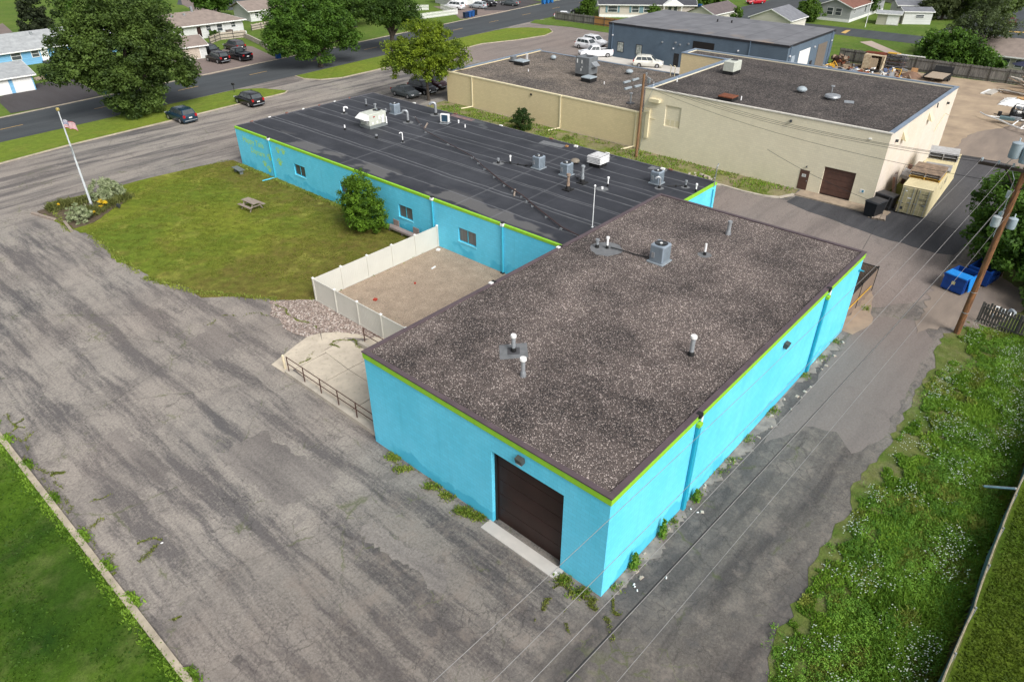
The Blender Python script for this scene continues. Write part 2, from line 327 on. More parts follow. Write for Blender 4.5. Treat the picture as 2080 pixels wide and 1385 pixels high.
def jag(poly,step=.6,amp=.15,seed=1,closed=True):
    rr=random.Random(seed); out=[]; n=len(poly)
    for i in range(n if closed else n-1):
        a=poly[i]; b=poly[(i+1)%n]; L=math.hypot(b[0]-a[0],b[1]-a[1]); k=max(1,int(L/step)); nx,ny=(-(b[1]-a[1])/L,(b[0]-a[0])/L) if L else (0,0); q=0
        for j in range(k):
            t=j/k; q=q*.5+rr.uniform(-amp,amp); e=q if j else 0
            out.append((a[0]+(b[0]-a[0])*t+nx*e,a[1]+(b[1]-a[1])*t+ny*e))
    return out
def sheet(name,poly,z,mat,kind='structure',label=None,cat=None):
    b=MB(); b.add([(p[0],p[1],z) for p in poly],[tuple(range(len(poly)))]); o=b.build(name,mat)
    if o.data.polygons[0].normal.z<0: o.data.flip_normals()
    return setp(o,label,cat,None,kind)
def raised(name,poly,z0,z1,mats): b=MB(); 
def islands(pxs): return [G(*p) for p in pxs]
# ------------------------------------------------------------------ ground and pavements
g_far=grass('grass_suburb',(.075,.130,.022),(.110,.165,.028),(.18,.17,.07),dry=.4)
g_lawn=grass('grass_lawn',(.150,.175,.022),(.105,.150,.018),(.17,.125,.04),ls=.16,dry=.6,fine=1.25,worn=(.125,.10,.028))
g_strip=grass('grass_verge_strip',(.155,.20,.025),(.12,.175,.024),(.22,.19,.05),dry=.35)
g_left=grass('grass_left',(.018,.050,.006),(.062,.120,.010),(.15,.16,.06),ls=.13,dry=.4)
g_wild=grass('grass_wild',(.075,.115,.02),(.12,.13,.04),(.20,.165,.11),ls=.5,dry=.8)
g_right=grass('grass_right',(.045,.085,.008),(.075,.11,.010),(.09,.095,.018),dry=.5,fine=1.3)
sheet('ground',[(-300,-300),(600,-300),(600,600),(-300,600)],0,g_far)
a_lot=asphalt('asphalt_lot',(.250,.228,.202),(.094,.089,.088),mode='mix',weeds=.6,lo=.46,hi=.60,fine=1.15)
a_back=asphalt('asphalt_back',(.20,.172,.155),(.125,.11,.103),mode='x',crack=.6,lo=.48,hi=.68)
a_road=asphalt('asphalt_road',(.062,.070,.075),(.046,.052,.057),mode='x',crack=.15,fine=.5)
a_dark=asphalt('asphalt_fresh',(.070,.070,.074),(.048,.048,.052),mode='x',crack=.7,fine=.8)
a_smooth=asphalt('asphalt_smooth',(.170,.149,.136),(.125,.110,.102),mode='x',crack=.15,fine=.6,lo=.5,hi=.75)
a_patch=asphalt('asphalt_patch',(.200,.182,.165),(.105,.097,.093),mode='y',crack=.7,fine=1.1)
a_drive=asphalt('asphalt_drive',(.066,.062,.064),(.055,.05,.05),mode='y',crack=.1,fine=.5)
a_drive2=asphalt('asphalt_drive_worn',(.19,.155,.14),(.15,.125,.115),mode='y',crack=.4,fine=.6)
lot=[(-13.1,-60),(-13.1,86.0),(-60,82),(-60,98),(-40,84),(112,96),(112,62),(100,62),(100,31),(72.3,31),(72.3,4),(46,-2.0),(31.5,-4.8),(27.3,-5.6),(15,-5.6),(3,-6.1),(0,-6.8),(-2,-8.5),(-3,-60)]
lot=[(-13.1,-60),(-13.1,86.0),(112,96),(112,62),(100,62),(100,31),(72.3,31),(72.3,4.5)]+jag([(72.3,4.5),(75,1),(74,-3),(60,-4),(46,-4.2),(42.5,-8.6),(34,-8.8),(31.5,-7.0),(27.3,-7.6),(15,-7.6),(3,-8.1),(0,-9.8),(-2,-11.5),(-6,-16)],.5,.28,3,False)+[(-8,-60)]
sheet('parking_lot',lot,.012,a_lot)
sheet('street_lot',[(-60,79),(-13.1,80),(-13.1,40),(-60,40)],.012,a_lot)
sheet('back_lot',jag([(72,62.3),(100,62.3),(112,75),(112,93),(72,90)],1,.2,5),.016,a_back)
sheet('alley_pavement',jag([(13.4,-.95),(14.6,-1.5),(16.2,-2.0),(16.9,-3.5),(15.7,-4.7),(17.5,-5.4),(24.5,-5.2),(30,-4.9),(32.2,-3.6),(30.5,-.8),(27,-.75),(19,-.85)],.5,.16,8),.017,a_smooth)
sheet('back_alley',jag([(27.35,.9),(30.5,.3),(36,-3.3),(42,-3.0),(44.2,-2.2),(44.6,5),(45.6,10),(46.8,12.1),(46.2,14),(46.1,19.8),(36.7,19.8),(36.7,14.3),(27.35,14.3)],.7,.18,9),.017,a_back)
sheet('fresh_asphalt',jag([(46.4,12.0),(45.5,9.6),(44.6,5),(44,2),(43.9,-1.4),(44.5,-2.6),(60,-3.6),(73.5,-2),(72,1.6),(71.5,4.2),(66,5.2),(50,4.6),(48.8,4.6),(48.4,11.9)],.8,.12,10),.021,a_dark)
for i,(pp,s_) in enumerate([([(-2.2,31),(.2,32),(.4,28.2),(-1.9,28)],1),([(-6.2,19.8),(-3.6,19.9),(-3.0,13.8),(-6.0,14.2)],2),([(-9.5,26),(-8.6,26),(-8.2,21),(-9.2,20)],4),([(-4.6,10),(-3.9,10.4),(-3.1,6),(-4.2,5)],5)]):
    sheet('asphalt_patch',jag(pp,.18,.16,s_),.0165,a_patch)
# road
RN=lambda x:86.5+.078*x
RF=lambda x:97.4+.096*x
xs=[-80+10*i for i in range(40)]
road=[(x,RN(x)) for x in xs]+[(x,RF(x)) for x in reversed(xs)]
sheet('road',road,.02,a_road)
k=MB(); 
for i in range(len(xs)-1):
    k.prism([(xs[i],RF(xs[i])),(xs[i+1],RF(xs[i+1])),(xs[i+1],RF(xs[i+1])+.45),(xs[i],RF(xs[i])+.45)],.0,.06)
setp(k.build('far_kerb',m_kerb),kind='structure')
mk=MB()
for x0 in range(-60,240,12):
    x=x0+5.2; yc=(RN(x)+RF(x))/2+.2; sl_=.087
    mk.add([(x,yc-.07,.0245),(x+3.2,yc+3.2*sl_-.07,.0245),(x+3.2,yc+3.2*sl_+.07,.0245),(x,yc+.07,.0245)],[(0,1,2,3)])
setp(mk.build('road_markings',m_road_y),kind='structure')
# other streets
sheet('side_street',[(135.2,62),(135.8,-40),(144.2,-40),(144.4,62)],.02,a_road)
sheet('cross_street',[(136,59.5),(300,52),(300,70),(143.5,70.5),(136,66)],.024,a_road)
sheet('far_street',[(144,12),(300,4),(300,20),(166,24),(158,26),(144,26)],.024,a_road)
sheet('block_street',islands([(360,10),(470,22),(530,10),(640,-5),(640,-20),(500,-5),(365,-15)]),.02,a_road)
yb=MB(); 
for q in [[(1708,67),(1717,69),(1728,62),(1719,62)],[(2048,64),(2085,66),(2085,68),(2048,66)]]: 
    yb.add([(*G(*p),.03) for p in q],[(0,1,2,3)])
setp(yb.build('street_paint',m_road_y),kind='structure')
# raised grass islands with kerbs
def verge(name,poly,mat,h=.1,kerb=None,seed=1):
    sheetobj=MB(); p=jag(poly,.8,.06,seed); sheetobj.prism(p,0,h); setp(sheetobj.build(name,mat),kind='structure')
    if kerb:
        b=MB()
        for i in kerb:
            a=poly[i]; c=poly[(i+1)%len(poly)]; L=math.hypot(c[0]-a[0],c[1]-a[1]); nx,ny=-(c[1]-a[1])/L*.18,(c[0]-a[0])/L*.18
            b.prism([(a[0]-nx*.2,a[1]-ny*.2),(c[0]-nx*.2,c[1]-ny*.2),(c[0]-nx*1.3,c[1]-ny*1.3),(a[0]-nx*1.3,a[1]-ny*1.3)],.0,h+.03)
        setp(b.build('kerb',m_kerb),kind='structure')
verge('grass_strip',[(-60,76.5),(-20,78.3),(1.6,78.9),(8.8,80),(21,80.75),(31,81.5),(38.4,81.9),(39.3,82.7),(37.5,86.8),(35,88.7),(18.7,87.8),(4,86.7),(-60,81.6)],g_strip,kerb=range(0,7))
isl=[(45.5,89.6),(45.3,87.2),(46.5,84.8),(49.5,83.4),(56,83.6),(62,84.1),(74,85),(83,85.8),(90,83.4),(97,82.3),(101,83.6),(103.4,86.4),(101.6,90.5),(98,93.2),(88,93.0),(70,91.7)]
verge('grass_island',isl,g_strip,kerb=range(0,11))
verge('grass_bank',[*islands([(1077,47),(1105,51),(1160,56)]),(107.6,79.2),(107.6,62.2),(113.5,62.2),(113.2,93),(110,95.6)],g_far,h=.06)
# front lawn
lawn=jag([(18.57,61.3),(15,62.2),(10,62.7),(5,62.6),(.9,63.3),(-.5,60.5),(.2,55)],.9,.05,21,False)+jag([(.2,55),(.7,53.0),(.3,48.8),(-.1,46.2),(.5,43.2),(.3,41.2),(1.6,38.2),(1.5,36),(3.1,34.4),(3.9,33.1),(5.0,31.5),(6.6,29.6)],.35,.16,22,False)+[(6.6,29.4),(18.57,29.4)]
b=MB(); b.prism(lawn,0,.05); setp(b.build('front_lawn',g_lawn),kind='structure')
verge('left_lawn',[(-13.25,-60),(-13.25,39.5),(-60,39.5),(-60,-60)],g_left,h=.07)
b=MB()
for i in range(34):
    y0=-20+i*2; b.box(-13.27,-13.0,y0+.01,y0+1.99,0,.13+.008*math.sin(i*2.1))
setp(b.build('left_kerb',m_kerb),kind='structure')
sheet('wild_verge',jag([(-30,-9),(-2.4,-8.6),(.5,-6.9),(3,-6.2),(15,-5.7),(27.3,-5.7),(31.4,-5.1),(34,-6.3),(40,-6.7),(48,-4.2),(73,-4.4),(73,-30),(-30,-30)],.45,.22,31),.028,g_wild)
sheet('right_lawn',[(-30,-11.75),(33.3,-11.75),(33.3,-40),(-30,-40)],.034,g_right)
m_dirt=M('dirt',(.39,.30,.205),(.27,.205,.145),scale=.35,rough=.95,bump=.3,bscale=12)
m_dirt2=M('packed_dirt',(.255,.205,.165),(.185,.15,.125),scale=.5,rough=.95,stretch=(.3,1.3,1),bump=.2)
sheet('dirt_yard',jag([(72.35,5),(75,1),(74,-4),(76,-30),(111.4,-30),(111.4,30.8),(72.35,30.8)],.9,.3,33),.024,m_dirt)
sheet('packed_drive',jag([(71.8,4.9),(71.6,-2.6),(92,-4),(96,-1),(86,2.0),(80,4.5)],.8,.35,34),.029,m_dirt2)
sheet('dumpster_pad',jag([(30.2,-3.8),(32.3,-5.2),(34.5,-7.6),(40,-8.4),(44,-6),(43.6,-3),(38,-2.8)],.4,.3,35),.036,m_dirt2)
# strip between the two buildings
g_weed=grass('grass_weedy',(.135,.175,.03),(.23,.195,.115),(.27,.225,.155),ls=.35,dry=.8)
sheet('weedy_strip',jag([(36.6,20),(45.8,20),(46.3,18),(46.2,16),(46.4,14),(47.4,12.4),(48.6,12.3),(50.2,12.4),(50.5,62),(46,61.8),(36.6,59.3)],.5,.12,36),.03,g_weed)
b=MB()
cp=[(45.6,20.3),(46.25,18.5),(46.1,16.2),(46.3,14.2),(46.9,12.9),(48.2,12.3),(48.6,12.25)]
for a,c in zip(cp,cp[1:]):
    L=math.hypot(c[0]-a[0],c[1]-a[1]); nx,ny=-(c[1]-a[1])/L*.13,(c[0]-a[0])/L*.13
    b.prism([(a[0]+nx,a[1]+ny),(c[0]+nx,c[1]+ny),(c[0]-nx,c[1]-ny),(a[0]-nx,a[1]-ny)],0,.14)
setp(b.build('alley_kerb',m_conc),kind='structure')
m_apron=M('apron_concrete',(.37,.29,.21),(.27,.215,.16),scale=1.5,rough=.9)
b=MB()
for y0,y1 in ((12.1,10.7),(10.68,8.9),(8.88,7.1),(7.08,5.2)): b.box(48.55,50.2,y1,y0,0,.12)
setp(b.build('door_apron',m_apron),kind='structure')
sheet('pallet_pad',jag([(48.5,5.2),(50.5,4.4),(50.2,3.9),(47.8,4.0),(47.7,5.1)],.4,.06,37),.036,m_apron)
sheet('side_grass',jag([(50.3,5.7),(72,5.7),(71.5,4.2),(50.6,4.1)],.5,.1,38),.041,grass('grass_side',(.12,.11,.03),(.10,.125,.03),(.2,.15,.08),dry=.6))
m_bgc=M('strip_concrete',(.56,.53,.48),(.48,.45,.41),scale=.3,rough=.9)
b=MB(); 
for i in range(8): b.box(85.4,89.2,41+i*3.0,41+i*3.0+2.98,0,.1)
setp(b.build('footway_slab',m_bgc),kind='structure')
# gravel beds
m_pea=gravelroof('pea_gravel',(.37,.285,.21),(.36,.277,.204),(.33,.255,.19),scale=42,lowscale=.3,pale=(.50,.42,.33),sth=.9)
m_river=gravelroof('river_rock',(.26,.20,.17),(.20,.155,.13),(.36,.29,.25),scale=12,lowscale=.6,pale=(.58,.52,.47),sth=.78)
sheet('pea_gravel',[(6.75,14.6),(18.57,14.6),(18.57,29.3),(6.75,29.3)],.05,m_pea)
sheet('river_rock',jag([(4.5,31.9),(5.6,30.7),(6.75,29.55),(6.75,20.5),(6.1,23.0),(5.2,24.9),(3.4,25.9),(3.1,27.6),(3.4,29.7)],.35,.14,41),.054,m_river)
b=MB(); b.box(-4.35,-.02,2,6.25,.012,.013)
# apron under the garage door, rubble strip by the long wall
b=MB(); b.box(-.62,-.01,1.95,6.3,0,.06); setp(b.build('threshold_slab',m_concl),kind='structure')
m_rub=M('rubble_strip',(.30,.255,.215),(.15,.13,.12),scale=1.6,rough=.95,bump=.5,bscale=14)
fr_=random.Random(77); wk=0; st_=[]
for x in np.arange(.05,27.4,.13):
    wk=wk*.86+fr_.uniform(-.17,.17); st_.append((x,-.42+max(-.5,min(.34,wk))*(1 if x<26 else .3)))
b=MB()
for (xa,ya),(xb,yb) in zip(st_[:-1],st_[1:]): b.add([(xa,ya,.032),(xb,yb,.032),(xb,-.01,.032),(xa,-.01,.032)],[(0,1,2,3)])
setp(b.build('wall_footing',m_rub),kind='structure')
sheet('sand_drift',jag([(27.4,.35),(27.3,-.7),(30,-1.1),(32,-.4),(34.2,.3)],.4,.12,44),.036,M('sandy_soil',(.33,.25,.18),(.26,.2,.15),scale=1,rough=.95))
# loading dock slab with joints
b=MB()
m_slab=NT('dock_slab'); 
c_=m_slab.mix(m_slab.mr(m_slab.noise(.8,6,.65),.4,.62),(.56,.49,.39),(.46,.40,.32)); 
c_=m_slab.mix(m_slab.mr(m_slab.noise(4,5,.7),.55,.75),c_,(.32,.28,.22)); m_slab=m_slab.done(c_,.9,0,.2)
q=[[(.62,14.6),(3.0,14.6),(3.0,17.6),(.62,17.6)],[(3.04,14.6),(5.3,14.6),(5.3,17.6),(3.04,17.6)],[(.62,17.66),(3.0,17.66),(3.0,20.9),(.62,20.9)],[(3.04,17.66),(5.3,17.66),(5.3,20.9),(3.04,20.9)],[(.62,20.97),(3.0,20.97),(3.2,23.4),(.9,23.4)],[(3.04,20.97),(5.0,20.97),(5.1,23.9),(3.24,23.7)],[(.25,23.46),(3.2,23.5),(4.6,26.2),(2.4,25.6),(.22,24.9)],[(3.26,23.8),(5.1,24.0),(5.9,22.9),(6.4,22.2),(5.6,25.0),(4.7,26.1)]]
for i,p in enumerate(q): b.prism(p,0,.045+.004*(i%3))
b.prism([(5.36,14.6),(6.6,14.6),(6.6,22.0),(6.3,22.4),(5.36,22.6)],0,.16)
setp(b.build('dock_slab',m_slab),kind='structure')
b=MB(); b.box(.22,.58,14.6,23.4,0,.26); b.box(5.1,5.34,14.6,22.6,0,.30); setp(b.build('dock_kerb',m_conc),kind='structure')
# driveways & paths across the road
sheet('driveway_left',islands([(0,197),(78,170),(143,158),(207,194),(130,212),(22,231),(0,210)]),.026,a_drive)
sheet('driveway_house',islands([(392,120),(424,119),(455,100),(470,92),(512,95),(564,119),(490,139),(425,153),(380,158)]),.026,a_drive2)
sheet('driveway_far',islands([(935,40),(925,30),(880,14),(960,10),(1000,14),(1037,23),(990,33)]),.026,a_drive2)
sheet('driveway_sedan',islands([(985,22),(970,8),(1050,-4),(1105,4),(1037,22)]),.030,a_drive)
sheet('garden_path',islands([(95,139),(106,138),(143,158),(130,160)]),.03,m_conc)
sheet('patio_slab',islands([(68,159),(90,153),(106,158),(75,165)]),.03,m_apron)
sheet('yard_path',islands([(1746,86),(1770,84),(1850,118),(1830,121)]),.03,M('path_tan',(.42,.34,.28),(.36,.29,.24),rough=.9))
sheet('neighbour_drive',islands([(-5,52),(5,48),(26,66),(0,72)]),.028,a_drive2)
sheet('home_drive',islands([(365,-10),(400,-5),(450,25),(400,25),(370,10)]),.03,a_drive2)
print('ground ok')
# ================================================================== main building
BL=thing('commercial_building','bright turquoise block building with lime trim, tall gravel-roofed end and low black-roofed wing','building',(13.6,7.3,0))
LX,LY,H=27.3,14.58,5.72
WX0,WX1,WY0,WY1,WH=18.58,36.56,14.6,59.35,4.01
m_roofg=gravelroof('roof_gravel',(.122,.100,.091),(.034,.030,.030),(.20,.158,.138),scale=29,lowscale=.2,dr=(.38,.60),pale=(.72,.62,.56),sth=.90)
b=MB(); D0,D1,DZ=2.16,6.12,4.42
b.box(0,.35,0,D0,0,H-.32); b.box(0,.35,D1,LY,0,H-.32); b.box(0,.35,D0,D1,DZ,H-.32)
b.box(.352,LX,0,.3,0,H-.32); b.box(.352,LX,LY-.3,LY,0,H-.32); b.box(LX-.3,LX-.002,.302,LY-.302,0,H-.322)
wall=b.build('wall',m_teal,BL)
b=MB(); z0,z1=H-.318,H+.0
b.box(-.05,.2,-.05,LY+.03,z0,z1); b.box(.202,LX+.03,-.05,.2,z0,z1); b.box(.202,LX+.03,LY-.12,LY+.03,z0,z1); b.box(LX-.12,LX+.03,.202,LY-.122,z0,z1)
b.build('trim_band',m_green,BL)
b=MB(); z0,z1=H+.002,H+.07
b.box(-.065,.19,-.065,LY+.07,z0,z1); b.box(.192,LX+.07,-.065,.19,z0,z1); b.box(.192,LX+.07,LY-.17,LY+.07,z0,z1); b.box(LX-.17,LX+.07,.192,LY-.172,z0,z1)
b.build('roof_edge',m_cap,BL)
b=MB(); b.box(.2,LX-.12,.2,LY-.12,H-.3,H+.001); roof1=b.build('gravel_roof',m_roofg,BL)
# garage door recessed
b=MB(); nP=5
for i in range(nP):
    a=.06+i*(DZ-.06)/nP; b.box(.30,.345,D0+.1,D1-.1,a,a+(DZ-.06)/nP-.025)
gd=b.build('garage_door',m_door,BL)
b=MB(); b.box(.352,.36,D0-.0,D1,0,DZ+.01); b.box(.2,.3,D0+.002,D0+.09,0,DZ-.002); b.box(.2,.3,D1-.09,D1-.002,0,DZ-.002); b.build('door_frame',m_black,gd)
def wallpack(x,y,z,ax,parent,m=m_acd,s=1.):
    b=MB(); 
    if ax=='x': b.rbox((x-.12,y,z),(.24*s,.36*s,.28*s),0,0,ry=R(-14)); b.box(x-.2,x-.06,y-.13,y+.13,z-.2,z-.12,1)
    else: b.rbox((x,y-.12,z),(.36*s,.24*s,.28*s),0,0,rx=R(14)); b.box(x-.13,x+.13,y-.2,y-.06,z-.2,z-.12,1)
    b.build('wall_lamp',[m,m_lamp],parent)
wallpack(-.0,4.38,5.02,'x',wall,M('bronze_lamp',(.07,.075,.07),rough=.5)); wallpack(15.9,-.0,4.66,'y',wall,MC['bronze_lamp'])
b=MB(); b.box(26.85,27.05,-.1,0,4.6,4.72); b.box(26.9,27,-.3,-.1,4.66,4.70); b.build('bracket',m_spout,wall)
# right wall down spouts
for x in (6.55,21.25):
    b=MB(); b.bev((x,-.09,2.55),(.26,.16,5.1),.03,0,0); b.tube([(x+.17,-.05,4.9),(x+.17,-.05,.1)],.03,6,0); b.box(x-.15,x+.15,-.20,-.03,5.12,5.30,1); b.box(x-.13,x+.13,-.15,.10,5.60,5.80,2); b.tube([(x+.12,-.12,5.62),(x+.12,-.12,5.34)],.055,8,3)
    b.build('downspout',[m_spout,m_green,m_black,m_pvc],BL)
# small dark doorway on the dock side
b=MB(); b.box(.9,2.4,LY+.003,LY+.04,0,2.6); b.build('dock_door',m_black,BL)
# ---- wing
b=MB()
wins=[(47.5,49.3,1.34,2.42),(40.6,42.1,1.34,2.42),(32.34,34.08,1.30,2.40),(25.05,26.98,1.24,2.40)]
ys=WY0
segs=sorted([(a,c,e,f) for a,c,e,f in wins])
for a,c,e,f in segs:
    b.box(WX0,WX0+.3,ys,a,0,WH-.25); b.box(WX0,WX0+.3,a,c,0,e); b.box(WX0,WX0+.3,a,c,f,WH-.25); ys=c
b.box(WX0,WX0+.3,ys,WY1,0,WH-.25); b.box(WX0+.302,WX1,WY1-.3,WY1,0,WH-.25); b.box(WX1-.3,WX1-.002,WY0+.3,WY1-.302,0,WH-.252); b.box(LX+.003,WX1,WY0,WY0+.298,0,WH-.25)
ww=b.build('wing_wall',m_teal,BL)
b=MB(); b.box(WX0-.03,WX0+.16,LY+.06,WY1+.02,WH-.18,WH+.02); b.box(WX0,WX0+.3,WY0,WY1,WH-.2501,WH-.181,1); b.box(LX+.1,WX1+.03,WY0-.03,WY0+.15,WH-.18,WH+.02); b.box(LX+.1,WX1,WY0,WY0+.15,WH-.25,WH-.181,1); b.build('wing_trim',[m_green,m_teal],BL)
# membrane roof
s=NT('black_membrane'); X,Y,Z=s.xyz()
ramp_st=[]
seams=[.11,.235,.262,.385,.40,.505,.565,.66,.70,.80,.905]
wb=s.ma('ADD',X,s.mr(s.noise(.25,3),.3,.7,-.10,.10))
u=s.mr(wb,WX0-13.6,WX1-13.6,0,1)
L=None
for i,q in enumerate(seams):
    d=s.mr(s.ma('ABSOLUTE',s.ma('SUBTRACT',u,q)),.0016,.0048,(.8,.95,1,.7)[i%4],0); L=d if L is None else s.ma('MAXIMUM',L,d)
for q in (41.6,27.2,23.4):
    d=s.mr(s.ma('ABSOLUTE',s.ma('SUBTRACT',s.ma('ADD',Y,s.ma('MULTIPLY',X,-.06)),q-7.3)),.03,.11,.55,0); L=s.ma('MAXIMUM',L,d)
# cross seams every few metres, fainter
d=s.mr(s.ma('ABSOLUTE',s.ma('SUBTRACT',s.ma('FRACT',s.ma('MULTIPLY',Y,.165)),.5)),.004,.012,.14,0); L=s.ma('MAXIMUM',L,d)
L=s.ma('MULTIPLY',L,s.mr(s.noise(.9,5,.7),.3,.6,.5,1))
c=s.mix(s.mr(s.noise(.5,6,.65,s.mp((1,.35,1))),.38,.62),(.026,.028,.034),(.038,.040,.048))
# dried puddles along the low edge and round the middle
ed=s.mr(s.ma('ADD',u,0.),.035,.10,1,0)
pd=s.ma('MULTIPLY',s.mr(s.noise(.24,4,.55,s.mp((1.1,.6,1),loc=(3,1.4,0))),.52,.56),s.ma('MULTIPLY',s.mr(u,.012,.03,0,1),s.mr(u,.10,.155,1,0)))
c=s.mix(s.ma('MULTIPLY',pd,.6),c,(.15,.145,.14))
pd2=s.ma('MULTIPLY',s.mr(s.noise(.22,4,.55,s.mp((1.1,.6,1),loc=(30,4,0))),.58,.62),s.mr(u,.84,.9,0,1))
c=s.mix(s.ma('MULTIPLY',pd2,.45),c,(.13,.14,.14))
rim=s.ma('MULTIPLY',s.mr(s.noise(.24,4,.55,s.mp((1.1,.6,1),loc=(3,1.4,0))),.46,.515),s.ma('MULTIPLY',s.mr(u,.10,.2,1,0),.6)); c=s.mix(s.ma('MULTIPLY',rim,s.ma('SUBTRACT',1.,pd)),c,(.025,.027,.035))
c=s.mix(s.ma('MULTIPLY',s.mr(s.noise(.13,5,.7),.5,.7),.3),c,(.09,.095,.105))
c=s.mix(s.ma('MULTIPLY',L,.62),c,(.21,.215,.225))
c=s.val(s.mr(s.noise(14,4,.7),.3,.7,.9,1.12),c); s.bump(s.noise(.8,3),.15,.05)
m_memb=s.done(c,.62,0,.25)
b=MB(); b.box(WX0+.16,WX1,WY0+.15,WY1,WH-.17,WH); b.box(WX0+.16,LX+.1,LY+.08,WY0+.15,WH-.17,WH-.002); wr=b.build('wing_roof',m_memb,BL)
b=MB(); b.box(WX0+.2,WX1+.05,WY1-.06,WY1+.08,WH-.24,WH+.05); b.box(WX1-.06,WX1+.08,WY0+.2,WY1-.061,WH-.24,WH+.05); b.build('wing_roof_edge',M('grey_membrane_edge',(.12,.12,.135),(.09,.09,.1)),BL)
def window(a,c,e,f,parent,x=WX0,glass=m_glassb,frame=m_spout2,sill=None,t=.1):
    b=MB(); q=.05
    b.box(x+t,x+t+.06,a,a+q,e,f); b.box(x+t,x+t+.06,c-q,c,e,f); b.box(x+t,x+t+.06,a+q,c-q,e,e+q); b.box(x+t,x+t+.06,a+q,c-q,f-q,f); b.box(x+t-.01,x+t+.06,(a+c)/2-.03,(a+c)/2+.03,e+q,f-q)
    b.box(x-.05,x+t,a-.05,c+.05,e-.07,e-.002,1)
    w_=b.build('window',[frame,sill or M('sill_light_teal',(.22,.66,.80),rough=.5)],parent)
    g=MB(); g.box(x+t+.02,x+t+.04,a+q,(a+c)/2-.03,e+q,f-q); g.box(x+t+.02,x+t+.04,(a+c)/2+.03,c-q,e+q,f-q); g.build('pane',glass,w_)
for i,(a,c,e,f) in enumerate(segs): window(a,c,e,f,BL,glass=m_glassb if i in (0,1) else m_glass)
for y in (53.0,29.75,22.25):
    b=MB(); b.bev((WX0-.07,y,1.95),(.12,.14,3.7),.025); b.box(WX0-.18,WX0+.05,y-.13,y+.13,WH-.1,WH+.1,1); b.box(WX0-.14,WX0+.12,y-.1,y+.12,WH+.02,WH+.16,2)
    if y==53.0: b.tube([(WX0-.08,y,.15),(WX0-1.4,y+.3,.08)],.06,6,0)
    else: b.box(WX0-.2,WX0,y-.15,y+.15,0,.12,2)
    b.build('downspout',[m_spout2,m_pvc,m_black],BL)
b=MB(); b.tube([(WX1-.6,WY0-.08,WH-.4),(WX1-.6,WY0-.1,2.0)],.04,6,0); b.tube([(WX1-.5,WY0-.05,WH-.2),(WX1-.5,WY0-.05,WH+1.5),(WX1-.3,WY0-.05,WH+1.7)],.045,6,1); b.tube([(WX1-.5,WY0-.05,WH+.9),(WX1-.1,WY0+.4,WH+.1)],.03,6,1); b.build('service_mast',[m_spout,m_galv],BL)
# painted words and prints on the wall
def words(txt,y,z,size,mat,parent,x=WX0-.004,shear=.15,off=OFF[BL.as_pointer()]):
    cu=bpy.data.curves.new('sign_words','FONT'); cu.body=txt; cu.size=size; cu.shear=shear; cu.extrude=.002; cu.resolution_u=3; cu.offset=.012
    tmp=bpy.data.objects.new('tmp',cu); COL.objects.link(tmp); dg=bpy.context.evaluated_depsgraph_get(); me=bpy.data.meshes.new_from_object(tmp.evaluated_get(dg)); bpy.data.objects.remove(tmp)
    for v in me.vertices: a,b_,c_=v.co; v.co=(x-off[0]-c_,y-off[1]-a,z-off[2]+b_)
    me.materials.clear(); me.materials.append(mat); me.flip_normals(); o=bpy.data.objects.new('sign_words',me); COL.objects.link(o); o.parent=parent; return o
m_sign=M('faded_lime_paint',(.40,.68,.16),(.26,.66,.36),scale=2.2,rough=.7,rng=(.4,.6))
words('Happy Tails',58.2,2.75,.82,m_sign,ww); words('Daycare',57.0,1.85,.78,m_sign,ww)
b=MB()
def blob(y,z,ry,rz): 
    n=14; b.add([(WX0-.006,y+ry*math.cos(2*PI*i/n),z+rz*math.sin(2*PI*i/n)) for i in range(n)],[tuple(range(n))])
for y,z,q in ((54.7,1.05,1),(54.0,.62,1.1),(53.5,1.95,1.1),(51.7,3.05,1.),(50.8,3.12,1.),(51.75,1.85,1.25)):
    blob(y,z,.22*q,.20*q)
    for k in range(4): t=R(35+k*37); blob(y+.36*q*math.cos(t),z+.33*q*math.sin(t),.09*q,.10*q)
    b.build('painted_print',M('lime_prints',(.40,.68,.14),(.28,.66,.30),scale=3,rough=.7),ww); b=MB()
# ------------------------------------------------------------------ rooftop pieces
def pad(b,x,y,z,s,rz=0,m=0,n=18): 
    b.add([(x+s*(1+.07*math.sin(3*i))*math.cos(2*PI*i/n),y+s*(1+.07*math.cos(5*i))*math.sin(2*PI*i/n),z+.006) for i in range(n)],[tuple(range(n))],m)
m_pad=M('grey_roof_cement',(.17,.175,.18),(.12,.125,.13),scale=3,rough=.8)
m_cellar=M('pipe_galv',(.40,.43,.45),(.30,.32,.34),scale=5,rough=.4,metal=.35)
def pipe(x,y,z,h,r,mats,parent,cap=True,boot=True,padr=0,capr=None,name='vent_pipe'):
    b=MB()
    if padr: pad(b,x,y,z,padr,m=3)
    if boot: b.cyl(x,y,z,z+.22,r*1.5,r*1.25,10,1)
    b.cyl(x,y,z+(.2 if boot else 0),z+h,r,n=10,m=0)
    if cap: c=capr or r*1.55; b.cyl(x,y,z+h,z+h+.05,r,c,10,2); b.cyl(x,y,z+h+.05,z+h+.17,c,c*.92,10,2)
    o=b.build(name,mats+[m_pad],parent,smooth=True); return o
GZ=H+.001
pipe(4.9,9.15,GZ,.78,.10,[m_cellar,m_black,m_white],roof1,padr=0,capr=.15)
